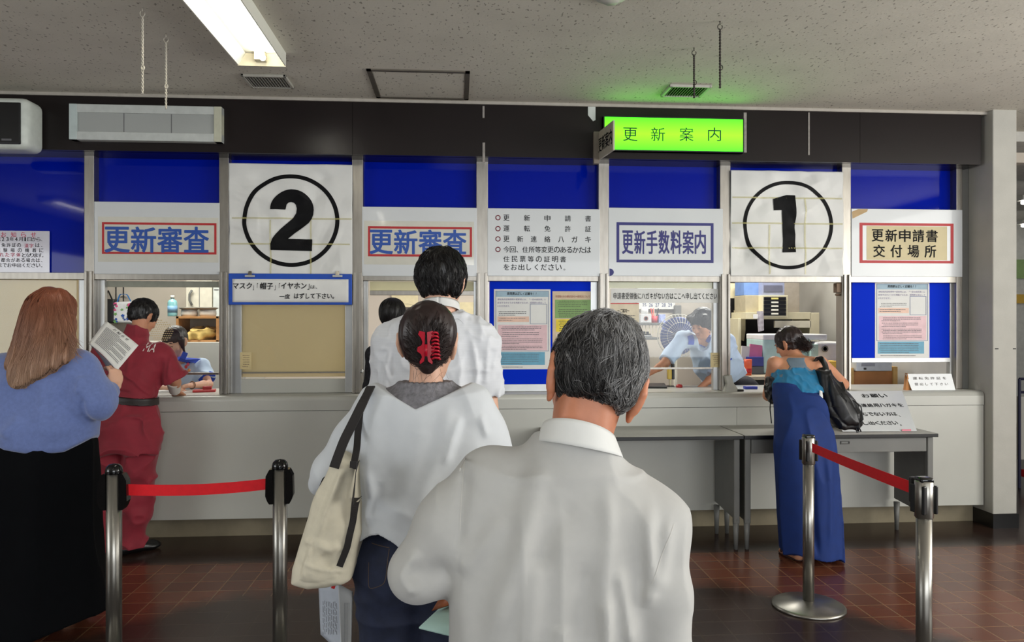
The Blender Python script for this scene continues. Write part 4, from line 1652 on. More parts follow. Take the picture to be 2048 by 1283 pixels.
def body(S, J, s=1.0, girl=False, arms=True, legs=True, neck_r=.052):
    """nude figure under the clothes from joints: neck, chest, waist, pel, sh/el/wr L,R, hip/kn/an L,R"""
    up = unit(J['neck'] - J['pel'])
    rt = unit(J['shR'] - J['shL'])
    fw = unit(np.cross(up, rt))
    M = np.stack([rt, fw, np.cross(rt, fw)], 1)
    S.ell(J['chest'], A3(.135, .088, .155) * s, M, .05)
    S.ell(J['waist'], A3(.115, .082, .12) * s, M, .05)
    S.ell(J['pel'], A3(.140, .092, .105) * s, M, .05)
    S.cap(J['shL'], J['neck'] - up * .045 * s, .042 * s, .045 * s, k=.04)
    S.cap(J['shR'], J['neck'] - up * .045 * s, .042 * s, .045 * s, k=.04)
    S.cap(J['neck'] - up * .04, J['skull'], neck_r * s * 1.08, neck_r * s, k=.03)
    if arms:
        a = .85 if girl else 1.0
        for q in 'LR':
            limb(S, J['sh' + q], J['el' + q], J['wr' + q], [v * a * s for v in (.048, .038, .037, .040, .026)])
    if legs:
        for q in 'LR':
            limb(S, J['hip' + q], J['kn' + q], J['an' + q], [v * s for v in (.078, .055, .050, .056, .034)])
            foot(S, J['an' + q], J.get('toe' + q, A3(0, 1, 0)), s)
    return S


def folds(amp, sx, sy, sz, seed=0., ridge=True):
    def fn(x, y, z):
        n = vnoise(x * sx + seed, y * sy + seed * 1.7, z * sz - seed)
        if ridge:
            n = 1 - np.abs(2 * n - 1)
            return -amp * (n * n - .35)
        return -amp * (n - .5)
    return fn


def ridges(lines, ycut=None):
    """hand-placed folds: each (points in x,z; width; height), on the side facing the camera"""
    def fn(x, y, z):
        d = np.zeros_like(x)
        for pts, wd, am in lines:
            best = np.full_like(x, 9.)
            tb = np.zeros_like(x)
            for i in range(len(pts) - 1):
                ax_, az = pts[i]
                bx, bz = pts[i + 1]
                vx, vz = bx - ax_, bz - az
                t = np.clip(((x - ax_) * vx + (z - az) * vz) / (vx * vx + vz * vz), 0, 1)
                e = np.hypot(x - ax_ - t * vx, z - az - t * vz)
                tb = np.where(e < best, (i + t) / (len(pts) - 1), tb)
                best = np.minimum(best, e)
            fade = np.clip(np.minimum(tb, 1 - tb) * 5 + .15, 0, 1)
            d -= am * np.exp(-(best / wd) ** 2) * fade
        if ycut is not None:
            d = d * (y < ycut)
        return d
    return fn


# ------------------------------------------------------------------ hair strands
def strands(name, paths, rad, mats, parent, seed=1, taper=.35):
    """paths: (n, m, 3) in turned axes -> one mesh of thin three-sided locks"""
    rg = np.random.default_rng(seed)
    Pn = np.asarray(paths, float)
    n, m, _ = Pn.shape
    tan = np.gradient(Pn, axis=1)
    tan /= np.linalg.norm(tan, axis=2, keepdims=True) + 1e-9
    ref = np.where(np.abs(tan[..., 2:3]) > .85, A3(1, 0, 0), A3(0, 0, 1))
    x = np.cross(tan, ref)
    x /= np.linalg.norm(x, axis=2, keepdims=True) + 1e-9
    y = np.cross(tan, x)
    rr = rad * rg.uniform(.7, 1.3, (n, 1, 1)) * np.interp(np.linspace(0, 1, m), [0, .15, .6, 1], [.8, 1, .9, taper])[None, :, None]
    V_ = np.stack([Pn + rr * (x * math.cos(a) + y * math.sin(a)) for a in (0, 2.094, 4.189)], 2).reshape(-1, 3)
    base = (np.arange(n) * m * 3)[:, None, None] + (np.arange(m - 1) * 3)[None, :, None]
    k = np.arange(3)[None, None, :]
    k2 = (k + 1) % 3
    Q = np.stack([base + k, base + k2, base + 3 + k2, base + 3 + k], 3).reshape(-1, 4)
    mi = np.repeat(rg.integers(0, len(mats), n), (m - 1) * 3)
    W_ = np.stack([V_[:, 0] * CT + V_[:, 1] * ST, -V_[:, 0] * ST + V_[:, 1] * CT, V_[:, 2]], 1)
    return link(name, quad_mesh(name, W_, Q, mi), mats, parent, True)


def short_paths(c, M, s, n, L, rg, region, whorl=(.0, -.55, .83), th=.012, lift=.006, swirl=.5, m=6, wild=.25, grav=.3, clump=1, cs=.012):
    """short hair lying on the skull, combed away from the whorl, in locks of `clump` hairs"""
    ce, r = A3(0, -.012, .035) * s, (A3(.074, .094, .086) + th) * s
    wv = unit(A3(*whorl))
    out = []
    while len(out) < n:
        d = unit(rg.normal(size=3))
        if not region((ce + d * r) / s):
            continue
        t = d - wv * (d @ wv)
        t = t - d * (t @ d)
        sw = np.cross(d, t)
        t0 = unit(t + sw * swirl + rg.normal(size=3) * wild + A3(0, 0, -grav))
        L0, l0, cv = L * rg.uniform(.6, 1.2), rg.uniform(.2, 1.3) * lift, rg.normal() * .35
        for q_ in range(clump):
            dd = unit(d + rg.normal(size=3) * cs / .1 * (clump > 1))
            off = dd - d
            t = t0 + rg.normal(size=3) * .08
            Ls, li = L0 * rg.uniform(.8, 1.1), l0 * rg.uniform(.7, 1.2)
            d2 = d.copy()
            p = []
            for j in range(m):
                f = j / (m - 1)
                t = t - d2 * (t @ d2)
                t = unit(t + np.cross(d2, t) * cv / (m - 1))
                e = unit(d2 + off * (1 - .75 * f))
                p.append(c + M @ (ce + e * (r - .004 + li * math.sin(f * 2.2))))
                d2 = unit(d2 + t * Ls / (m - 1) / r.mean())
            out.append(p)
    return np.array(out[:n])


def mesh_paths(obj, n, L, flow, rg, m=7, lift=.004, wild=.15, clump=1, cs=.008, keep=None, curl=0.):
    """hairs rooted on the surface of a hair mass, running along flow(p) and hugging the surface (turned axes)"""
    from mathutils.bvhtree import BVHTree
    me = obj.data
    co = np.empty(len(me.vertices) * 3, np.float32)
    me.vertices.foreach_get('co', co)
    co = co.reshape(-1, 3).astype(float)
    T_ = np.stack([co[:, 0] * CT - co[:, 1] * ST, co[:, 0] * ST + co[:, 1] * CT, co[:, 2]], 1)
    pv = np.empty(len(me.polygons) * 4, np.int32)
    me.polygons.foreach_get('vertices', pv)
    bt = BVHTree.FromPolygons([Vector(v) for v in T_], pv.reshape(-1, 4).tolist())
    out = []
    guard = 0
    while len(out) < n and guard < n * 20:
        guard += 1
        p0 = T_[rg.integers(0, len(T_))]
        if keep is not None and not keep(p0):
            continue
        L0 = L(p0) if callable(L) else L
        L0 = L0 * rg.uniform(.7, 1.2)
        j1 = rg.normal(size=3) * wild
        cv = rg.normal() * curl
        for q in range(clump):
            p = p0 + rg.normal(size=3) * cs * (clump > 1)
            li = lift * rg.uniform(.3, 1.3)
            pts = []
            j2 = j1 + rg.normal(size=3) * wild * .25
            for k in range(m):
                f = k / (m - 1)
                loc, nr, _, _ = bt.find_nearest(Vector(p))
                if loc is None:
                    break
                nr, loc = np.array(nr), np.array(loc)
                pts.append(loc + nr * (li * math.sin(f * 2.4) - .0008))
                t = np.asarray(flow(loc)) + j2
                t = t - nr * (t @ nr)
                t = unit(t)
                t = unit(t + np.cross(nr, t) * cv * f)
                p = loc + t * L0 / (m - 1)
                if clump > 1:
                    p = p + (p0 - p0) * 0
            if len(pts) == m:
                out.append(pts)
    return np.array(out[:n])


def hair_cap(S, c, M, s, th, face=(0, .78, -.62), fo=.052, nape=-.062, k=.02):
    ce = A3(0, -.012, .035) * s
    r = (A3(.074, .094, .086) + th) * s
    S.ell(c + M @ ce, r, M, k)
    S.ell(c + M @ (A3(0, -.036, -.012) * s), (A3(.060, .046, .056) + th * .6) * s, M, .02)
    S.cut(c + M @ (unit(A3(*face)) * fo * s), M @ A3(*face), .006)
    S.cut(c + M @ (A3(0, 0, nape) * s), M @ A3(0, 0, -1), .012)
    return S


M_skin = mk('skin_light', (214, 168, 142), .5, var=.05, scale=14, sub=.12)
M_skinb = mk('skin_tanned', (196, 138, 106), .5, var=.07, scale=16, sub=.12, bump=.08, bscale=90)
M_skinold = mk('skin_weathered', (190, 124, 92), .52, var=.10, scale=26, sub=.10, bump=.12, bscale=70)
# ------------------------------------------------------------------ more shaping tools
def polysd(pts):
    pts = np.asarray(pts, float)

    def fn(x, z):
        x, z = np.broadcast_arrays(x, z)
        d = np.full(x.shape, 1e9)
        sgn = np.zeros(x.shape, bool)
        n = len(pts)
        for i in range(n):
            ax_, az = pts[i]
            bx, bz = pts[(i + 1) % n]
            ex, ez = bx - ax_, bz - az
            wx, wz = x - ax_, z - az
            t = np.clip((wx * ex + wz * ez) / (ex * ex + ez * ez + 1e-12), 0, 1)
            d = np.minimum(d, (wx - ex * t) ** 2 + (wz - ez * t) ** 2)
            c = ((az <= z) & (bz > z)) | ((az > z) & (bz <= z))
            xi = ax_ + (z - az) / (bz - az + 1e-12) * ex
            sgn ^= c & (x < xi)
        d = np.sqrt(d)
        return np.where(sgn, -d, d)
    return fn


def slab(S, pts, cy, half, rnd=.015, k=.0, kind='u', bulge=0.):
    """outline in (x, z) given depth; half may be a function of (x, z)"""
    pts = np.asarray(pts, float)
    f2 = polysd(pts)
    fc = cy if callable(cy) else (lambda x, z: cy)

    def fn(x, y, z):
        a = f2(x, z) + rnd
        hh = half + bulge * np.clip(-a / .08, 0, 1) ** .5
        b = np.abs(y - fc(x, z)) - hh + rnd
        return np.minimum(np.maximum(a, b), 0) + np.hypot(np.maximum(a, 0), np.maximum(b, 0)) - rnd
    c0 = [fc(p[0], p[1]) for p in pts]
    lo = A3(pts[:, 0].min(), min(c0) - half - bulge, pts[:, 1].min())
    hi = A3(pts[:, 0].max(), max(c0) + half + bulge, pts[:, 1].max())
    return S._add(kind, fn, lo, hi, k)


def ribbon(name, pts, wdir, wid, th, m, parent, label=None, n=30):
    """flat strap through turned-axes points"""
    pts = np.asarray(pts, float)
    s_ = np.linspace(0, len(pts) - 1, n + 1)
    c = np.stack([np.interp(s_, np.arange(len(pts)), pts[:, j]) for j in range(3)], 1)
    for _ in range(4):
        c[1:-1] = (c[:-2] + 2 * c[1:-1] + c[2:]) / 4
    wd = unit(wdir)
    t = np.gradient(c, axis=0)
    t /= np.linalg.norm(t, axis=1, keepdims=True)
    W_ = wd - t * (t @ wd)[:, None]
    W_ /= np.linalg.norm(W_, axis=1, keepdims=True)
    Nn = np.cross(t, W_)
    mb = MB()
    rings = []
    for i in range(n + 1):
        rings.append([mb.bm.verts.new(toW(c[i] + W_[i] * a * wid / 2 + Nn[i] * b * th / 2)) for a, b in ((-1, -1), (1, -1), (1, 1), (-1, 1))])
    for A, B in zip(rings, rings[1:]):
        for k in range(4):
            mb.bm.faces.new((A[k], A[(k + 1) % 4], B[(k + 1) % 4], B[k]))
    mb.bm.faces.new(list(reversed(rings[0])))
    mb.bm.faces.new(rings[-1])
    return mb.build(name, m, parent, False, label)


def sheet(name, q, m, parent, bend=0., n=10, th=.0008, label=None):
    """paper through four turned-axes corners (a,b along the top, c,d along the bottom)"""
    a, b, c, d = [np.asarray(v, float) for v in q]
    nr = unit(np.cross(b - a, d - a))

    def f(s, t):
        p = a * (1 - s) * (1 - t) + b * s * (1 - t) + c * s * t + d * (1 - s) * t
        return toW(p + nr * bend * math.sin(math.pi * s) * (.4 + .6 * t))
    return MB().grid(f, n, n, toW(nr) * th).build(name, m, parent, True, label)


def drape(o, target, off=.0015):
    """lay flat print onto a body surface, pushed along the view depth of the queue"""
    from mathutils.bvhtree import BVHTree
    bpy.context.view_layer.update()
    me = target.data
    bt = BVHTree.FromPolygons([v.co for v in me.vertices], [p.vertices[:] for p in me.polygons])
    d = Vector((ST, CT, 0))
    for v in o.data.vertices:
        h = bt.ray_cast(v.co - d * .6, d)
        if h[0] is not None:
            v.co = h[0] - d * off
    return o


def sec(py, L_, R_, D, ry):
    a, b = P(L_, py, D), P(R_, py, D)
    return (a[2], (a[0] + b[0]) / 2, D, (b[0] - a[0]) / 2, ry)


def person(label, x, D):
    return thing('person', label, 'person', toW((x, D, 0)))


def trousers(name, J, m, parent, r=(.10, .078, .072, .066), hem=.06, h=.007, pel=(.165, .115, .12), label=None, fold=.012, ysq=1.):
    S = Field(h)
    S.ell(J['pel'], A3(*pel), None, .05)
    for q in 'LR':
        S.cap(J['hip' + q], J['kn' + q], r[0], r[1], k=.04)
        S.cap(J['kn' + q], J['an' + q] - A3(0, 0, .02), r[2], r[3], k=.03)
    top = J['waist'][2]
    S.cut(A3(0, 0, top), A3(0, 0, 1))
    S.cut(A3(0, 0, hem), A3(0, 0, -1))
    S.disp(folds(fold, 5, 5, 16, 3.3), .03)
    return S.build(name, m, parent, label)


def shoes(J, m, parent, s=1.0, h=.006):
    for q in 'LR':
        S = Field(h)
        foot(S, J['an' + q] + A3(0, 0, .0), J['toe' + q], 1.12 * s, .004)
        S.cut(A3(0, 0, .095), A3(0, 0, 1))
        S.cut(A3(0, 0, .001), A3(0, 0, -1))
        S.build('shoe', m, parent)


M_shirtw = mk('white_cotton', (218, 218, 214), .85, var=.02, scale=30, bump=.06, bscale=900, sheen=.15)
M_hairblack = mk('hair_black', (22, 19, 19), .42, var=.3, scale=60, stretch=(1, 1, .15))
M_hairdark = mk('hair_dark_brown', (38, 24, 22), .40, var=.3, scale=60, stretch=(1, 1, .15))
M_hairblk2 = mk('hair_soft_black', (44, 40, 40), .45, var=.2)

# ================================================================== 1 the grey haired man nearest the camera
om = person('grey haired man in a long sleeved white shirt, seen from behind, nearest the camera', .09, 1.45)
D = 1.44
J = dict(neck=P(1160, 905, 1.44), skull=P(1178, 800, 1.455), chest=P(1120, 1030, 1.45), waist=P(1100, 1200, 1.44), pel=A3(.075, 1.44, .84),
         shL=P(985, 968, 1.45), elL=P(838, 1144, 1.44), wrL=P(940, 1128, 1.66), shR=P(1296, 1048, 1.45), elR=P(1326, 1310, 1.44), wrR=P(1262, 1300, 1.66),
         hipL=A3(-.015, 1.44, .80), knL=A3(-.02, 1.45, .44), anL=A3(-.03, 1.43, .075), hipR=A3(.165, 1.44, .80), knR=A3(.17, 1.45, .44), anR=A3(.18, 1.43, .075),
         toeL=A3(-.15, 1, 0), toeR=A3(.15, 1, 0))
HM = rotm(8, 24, 17)
hc = P(1189, 764, 1.455)
S = Field(.0042)
body(S, J, .92, neck_r=.056)
S.cap(P(1150, 900, 1.42), P(1172, 800, 1.43), .050, .050, k=.03)
for e in (-1, 1):      # neck cords
    S.cap(P(1160 + e * 32, 890, 1.40), P(1172 + e * 24, 800, 1.40), .014, .010, k=.025)
head(S, hc, HM, 1.02, ear=1.36, edz=-.012)
hand(S, J['wrL'], A3(.75, .5, .1), A3(0, -.1, 1), A3(-.4, .8, 0), curl=(15, 25, 20), thumb=(.3, .8))
hand(S, J['wrR'], A3(-.75, .5, .05), A3(0, -.1, 1), A3(.4, .8, 0), curl=(15, 25, 20), thumb=(.3, .8))
S.build('body', M_skinold, om)
face_parts(om, hc, HM, 1.02, lid=True)

S = Field(.0045)
S.loft([sec(1330, 900, 1285, D, .118), sec(1283, 902, 1285, D, .120), sec(1150, 908, 1300, D, .125), sec(1060, 918, 1322, 1.445, .125), sec(1000, 940, 1310, 1.45, .115), sec(950, 985, 1265, 1.455, .088)], k=.05, pw=2.3)
S.cap(P(1120, 960, 1.45), P(985, 968, 1.45), .074, .066, k=.05)
S.cap(P(1150, 950, 1.45), P(1296, 1052, 1.45), .072, .074, k=.05)
S.cap(P(1157, 893, 1.440), P(1150, 960, 1.45), .084, .088, k=.04)
S.chain([J['shL'], P(902, 1056, 1.44), P(836, 1142, 1.44)], [.070, .069, .054], k=.03)
S.cap(P(838, 1146, 1.44), J['wrL'], .054, .044, k=.03)
S.cap(J['shR'], P(1322, 1180, 1.41), .069, .053, k=.035)
S.cap(P(1322, 1180, 1.41), J['elR'] + A3(0, -.02, 0), .053, .050, k=.02)
S.cap(J['elR'], J['wrR'], .052, .042, k=.03)
S.cap(P(1157, 925, 1.445), P(1165, 840, 1.445), .066, .070, k=.004, kind='s')


def pz(px, py, D_=1.36):
    q = P(px, py, D_)
    return (q[0], q[2])


S.disp(ridges([
    ([pz(1082, 905), pz(1068, 990), pz(1045, 1080), pz(1010, 1180), pz(975, 1283)], 0.0216, 0.0152),
    ([pz(1122, 1230), pz(1118, 1290)], 0.0162, 0.0091),
    ([pz(1072, 1100), pz(1064, 1200), pz(1062, 1290)], 0.0175, 0.0091),
    ([pz(1212, 960), pz(1215, 1060), pz(1205, 1150), pz(1215, 1283)], 0.0162, 0.0107),
    ([pz(1232, 1120), pz(1248, 1200), pz(1262, 1290)], 0.0135, 0.0122),
    ([pz(1205, 1180), pz(1210, 1290)], 0.0121, 0.0107),
    ([pz(1300, 1010), pz(1296, 1080), pz(1305, 1160), pz(1290, 1215)], 0.0149, 0.0122),
    ([pz(1340, 1040), pz(1330, 1110), pz(1318, 1180)], 0.0135, 0.0091),
    ([pz(930, 950), pz(922, 1020), pz(915, 1100)], 0.0135, -0.0107),
    ([pz(905, 1140), pz(850, 1160), pz(800, 1150)], 0.0216, -0.0091),
    ([pz(830, 1105), pz(805, 1160), pz(830, 1200)], 0.0135, 0.0091),
    ([pz(1010, 1030), pz(960, 1090), pz(915, 1150)], 0.0189, 0.0077),
    ([pz(1150, 1000), pz(1100, 1060), pz(1080, 1130)], 0.0216, -0.0077),
    ([pz(1170, 1110), pz(1160, 1200), pz(1165, 1290)], 0.0189, -0.0077),
], 1.47), .04)
S.disp(folds(.007, 13, 9, 5, 1.3), .03)
S.disp(folds(.004, 22, 18, 12, 4.1, False), .03)
_c = P(1158, 884, 1.438)
S.cutf(lambda x, y, z: z - (_c[2] + .003 - .32 * (y - _c[1]) - .42 * np.maximum(x - _c[0], 0) - .24 * np.minimum(x - _c[0], 0)))
S.cut(A3(0, 0, P(0, 1322, 1.44)[2]), A3(0, 0, -1))
shirt = S.build('shirt', mk('white_shirt_cotton', (180, 179, 175), .8, var=.02, scale=40, bump=.05, bscale=1200, sheen=.2), om)

# collar: standing band that leans with the neck, with the turned-down leaf outside it
mb = MB()
cc = P(1158, 884, 1.438)


def col(a, b, r0, h0, h1, ext):
    A = 2 * math.pi * a
    x, y = math.sin(A), -math.cos(A)
    bk = max(0, math.cos(A))
    hgt = h0 + (h1 - h0) * b
    r = r0 + ext * (1 - b)
    return toW(cc + A3(x * r * 1.0, y * r * 1.2, .002 - .026 * y - .016 * x + hgt * (.72 + .28 * bk)))


mb.grid(lambda a, b: col(a, b, .0675, -.016, .024, .004), 48, 6, (0, 0, -.001))
mb.build('collar_band', M_shirtw, om, True)
mb = MB()
mb.grid(lambda a, b: col(.54 + .92 * a, b, .0695, -.021, .0245, .014), 48, 6)
lf_ = mb.build('collar_leaf', M_shirtw, om, True)
sm = lf_.modifiers.new('solid', 'SOLIDIFY')
sm.thickness = .002
# shoulder seams
for pts in ([(921, 935), (918, 975), (916, 1020), (914, 1085)], [(1366, 1070), (1345, 1105), (1330, 1140), (1312, 1185)]):
    rb = ribbon('seam', [P(x, y, 1.30) for x, y in pts], A3(1, 0, 0), .0018, .0008, mk('seam_line', (190, 188, 182), .9), om)
    drape(rb, shirt, .0006)

trousers('trousers', J, mk('trousers_grey', (70, 70, 74), .8), om, h=.009)
shoes(J, M_black, om, h=.008)

S = Field(.0036)
hair_cap(S, hc, HM, 1.02, .012, nape=-.050)
S.disp(folds(.006, 60, 60, 14, 2.2), .03)
hm = S.build('hair', mk('hair_grey_base', (46, 44, 43), .5, var=.5, scale=25), om)
rg = np.random.default_rng(21)
wh = hc + HM @ A3(.02, -.05, .135)


def flow_old(p):
    d = p - wh
    d = unit(d) + HM @ A3(.25, 0, 0)
    dn = np.clip((hc[2] + .02 - p[2]) / .06, 0, 1)
    return d * (1 - dn) + A3(.05, 0, -1) * dn


pa = mesh_paths(hm, 9500, lambda p: .026 + .030 * np.clip((p[2] - hc[2] + .05) / .1, 0, 1), flow_old, rg, m=7, lift=.0065, wild=.2, clump=9, cs=.005, curl=.3)
root = (pa[:, 0] - hc) @ HM
fr = 1 / (1 + np.exp(-(np.clip(root[:, 0] * 18, -1.1, 1.6) + root[:, 2] * 12 + .12 + np.repeat(rg.normal(size=len(pa) // 9 + 1), 9)[:len(pa)] * .7 + rg.normal(size=len(pa)) * .5)))
mi = np.digitize(fr, [.30, .52, .74])
hmats = [mk('strand_black', (24, 23, 23), .45), mk('strand_iron', (62, 60, 59), .45), mk('strand_grey', (108, 106, 104), .45), mk('strand_white', (158, 157, 156), .45)]
for k_ in range(4):
    strands('hair_strands', pa[mi == k_], .00055, [hmats[k_]], hm, k_)

# mint folder and brown folder he carries
fo = thing('folder', 'mint green folder held in front of the grey haired man', 'folder', toW(P(960, 1240, 1.72)))
q = [P(910, 1186, 1.83), P(1180, 1200, 1.80), P(1150, 1330, 1.58), P(838, 1253, 1.66)]
sheet('cover', q, mk('mint_cover', (176, 208, 200), .5, var=.03), fo, 0, 4, .004)
q = [v + A3(0, 0, .006) for v in q]
q2 = thing('folder', 'brown folder standing against the mint green one', 'folder', toW(P(890, 1185, 1.73)))
sheet('cover', [P(912, 1140, 1.80), P(1000, 1120, 1.86), P(960, 1190, 1.82), P(866, 1218, 1.72)], mk('brown_leather', (124, 66, 34), .45, var=.1), q2, 0, 4, .012)

# ================================================================== 2 the woman with the red hair claw
cw = person('woman with dark pinned up hair and loose white blouse, standing before the grey haired man', -.25, 2.1)
D = 2.1
J = dict(neck=P(851, 788, 2.1), skull=P(853, 725, 2.11), chest=P(850, 870, 2.12), waist=P(845, 1010, 2.11), pel=A3(-.265, 2.10, .84),
         shL=P(765, 812, 2.11), elL=P(690, 925, 2.20), wrL=P(672, 940, 2.42), shR=P(938, 812, 2.11), elR=P(985, 935, 2.18), wrR=P(960, 990, 2.38),
         hipL=A3(-.345, 2.10, .80), knL=A3(-.345, 2.12, .43), anL=A3(-.345, 2.10, .075), hipR=A3(-.185, 2.10, .80), knR=A3(-.185, 2.12, .43), anR=A3(-.18, 2.10, .075),
         toeL=A3(-.15, 1, 0), toeR=A3(.15, 1, 0))
HM = rotm(-6, 6, 3)
hc = P(857, 690, 2.13)
S = Field(.0048)
body(S, J, .90, girl=True, neck_r=.050)
head(S, hc, HM, .93, ear=1.15)
hand(S, J['wrL'], A3(0, .8, -.5), A3(.9, 0, 0), A3(0, .5, .8), curl=(40, 50, 35), s=.88)
hand(S, J['wrR'], A3(-.3, .8, -.2), A3(-.9, -.3, 0), A3(0, .3, .9), curl=(30, 40, 30), s=.88)
S.build('body', M_skin, cw)
face_parts(cw, hc, HM, .93)

hemx = np.array([P(x, 0, D)[0] for x in (690, 716, 734, 752, 772, 795, 830, 900, 990)])
hemz = np.array([P(0, y, D)[2] for y in (1045, 1070, 1064, 1050, 1044, 1054, 1080, 1080, 1060)])


def blouse_shape(S, grow=0.):
    S.loft([sec(1100, 712, 975, 2.11, .150 + grow), sec(1040, 706, 985, 2.11, .150 + grow), sec(960, 713, 990, 2.11, .140 + grow), sec(880, 716, 988, 2.115, .125 + grow), sec(830, 726, 972, 2.115, .112 + grow), sec(795, 757, 942, 2.115, .085 + grow)], k=.05, pw=2.4)
    S.cap(P(850, 806, 2.115), P(851, 772, 2.11), .092 + grow, .080 + grow, k=.04)
    S.cap(P(850, 800, 2.12), J['shL'], .060 + grow, .052 + grow, k=.05)
    S.cap(P(850, 800, 2.12), J['shR'], .060 + grow, .052 + grow, k=.05)
    return S


S = Field(.005)
blouse_shape(S)
S.chain([J['shL'], P(715, 880, 2.14), P(668, 945, 2.18)], [.056, .058, .062], k=.04)
S.cap(P(660, 950, 2.18), P(640, 968, 2.19), .055, .035, k=.03)
S.chain([J['shR'], P(960, 870, 2.13), P(985, 930, 2.16)], [.058, .062, .066], k=.04)
S.disp(ridges([
    ([pz(850, 830, 2), pz(835, 900, 2), pz(820, 980, 2), pz(790, 1050, 2)], .030, .010),
    ([pz(900, 800, 2), pz(890, 880, 2), pz(855, 960, 2), pz(835, 1040, 2)], .026, .012),
    ([pz(920, 830, 2), pz(905, 880, 2), pz(890, 930, 2)], .012, .008),
    ([pz(725, 930, 2), pz(745, 990, 2), pz(735, 1050, 2)], .018, .012),
    ([pz(760, 960, 2), pz(752, 1030, 2)], .014, -.008),
    ([pz(770, 820, 2), pz(775, 900, 2), pz(785, 980, 2)], .03, -.006),
    ([pz(960, 830, 2), pz(975, 880, 2)], .010, .006),
], 2.13), .04)
S.disp(folds(.010, 9, 6, 3.2, 7.7), .03)
S.cutf(lambda x, y, z: np.interp(x, hemx, hemz) - z)
vx, vz = P(829, 818, 2.0)[0], P(829, 818, 2.02)[2]
S.cutf(lambda x, y, z: np.where(y < 2.14, z - vz - np.where(x < vx, (vx - x) * .52, (x - vx) * .44), z - vz - .012) + 0 * x)
S.build('blouse', mk('white_blouse', (212, 216, 220), .7, var=.02, scale=30, bump=.04, bscale=1500, sheen=.2), cw)
# V trim along the neckline
S = Field(.005)
blouse_shape(S, -.009)
S.cutf(lambda x, y, z: z - P(0, 769, 2.03)[2] - .006 * np.abs(np.sin(x * 210)) + 0 * y)
S.cutf(lambda x, y, z: P(0, 850, 2.03)[2] - z + 0 * x)
lace = mk('grey_lace', (122, 120, 124), .8, var=.25, scale=90, bump=.9, bscale=150)
S.build('lace_inset', lace, cw)
tr_ = trousers('jeans', J, mk('indigo_denim', (30, 37, 60), .85, var=.22, scale=30, bump=.1, bscale=700), cw, r=(.098, .072, .066, .052), hem=.06, h=.006, pel=(.172, .12, .125), fold=.008)
st = mk('jean_stitch', (86, 70, 58), .8)
for pts in ([(735, 1098), (790, 1106), (840, 1112)], [(722, 1150), (722, 1200), (728, 1204), (760, 1190), (766, 1120)], [(724, 1115), (766, 1118)], [(850, 1120), (905, 1112)]):
    drape(ribbon('stitching', [P(x, y, 1.9) for x, y in pts], A3(1, 0, .3), .002, .001, st, cw), tr_, .001)
shoes(J, M_black, cw, .92, h=.008)
# hair swept up to the claw
S = Field(.0042)
hair_cap(S, hc, HM, .93, .010, face=(0, .80, -.60), fo=.052, nape=-.066)
S.ell(P(857, 662, 2.07), A3(.074, .05, .080), None, .03)
S.ell(P(856, 700, 2.055), A3(.044, .040, .046), None, .02)
S.cap(P(856, 715, 2.05), P(856, 736, 2.06), .034, .018, k=.02)
S.disp(folds(.004, 70, 70, 18, 5.2), .02)
hm = S.build('hair', M_hairdark, cw)
rg = np.random.default_rng(4)
pa = []
ce = P(857, 682, 2.105)
tgt = P(856, 712, 2.012)
for i in range(2000):
    an = rg.uniform(-2.6, 2.6)
    rr0 = rg.uniform(.75, 1.0)
    st0 = ce + A3(math.sin(an) * .078 * rr0, -.01 + .01 * rg.normal(), math.cos(an) * .098 * rr0 + .012)
    e = tgt + A3(rg.normal() * .012, .006 * rg.normal() + .012, rg.uniform(-.028, .045))
    mid = (st0 + e) / 2 + A3(0, -.052 - .012 * rg.random(), .012 + .01 * rg.normal()) + (st0 - ce) * .18
    t = np.linspace(0, 1, 8)[:, None]
    pa.append((1 - t) ** 2 * st0 + 2 * t * (1 - t) * mid + t ** 2 * e)
strands('hair_strands', pa, .0007, [M_hairdark, mk('strand_brown', (58, 36, 30), .36), M_hairblk2], hm, 3)
pa = []
for i in range(28):      # loose wisps at nape and crown
    if i % 2:
        st0 = P(rg.uniform(820, 895), rg.uniform(735, 750), 2.06)
        e = st0 + A3(rg.normal() * .02, -.005, -rg.uniform(.02, .05))
        mid = (st0 + e) / 2 + A3(rg.normal() * .012, -.01, 0)
    else:
        st0 = P(rg.uniform(800, 910), rg.uniform(602, 640), 2.10)
        e = st0 + A3(rg.normal() * .05, -.01, rg.uniform(-.02, .02))
        mid = (st0 + e) / 2 + A3(0, 0, rg.uniform(.006, .02))
    t = np.linspace(0, 1, 8)[:, None]
    pa.append((1 - t) ** 2 * st0 + 2 * t * (1 - t) * mid + t ** 2 * e)
strands('hair_wisps', pa, .0003, [M_hairdark], hm, 5)

cl = thing('hair_claw', 'red plastic claw clip in the woman’s dark hair', 'hair clip', toW(P(856, 695, 2.0)))
M_claw = mk('red_claw_plastic', (176, 14, 40), .3, var=.05, spec=.35)


def CP(px, py, dy=0.):
    return toW(P(px, py, 1.992) + A3(0, dy, 0))


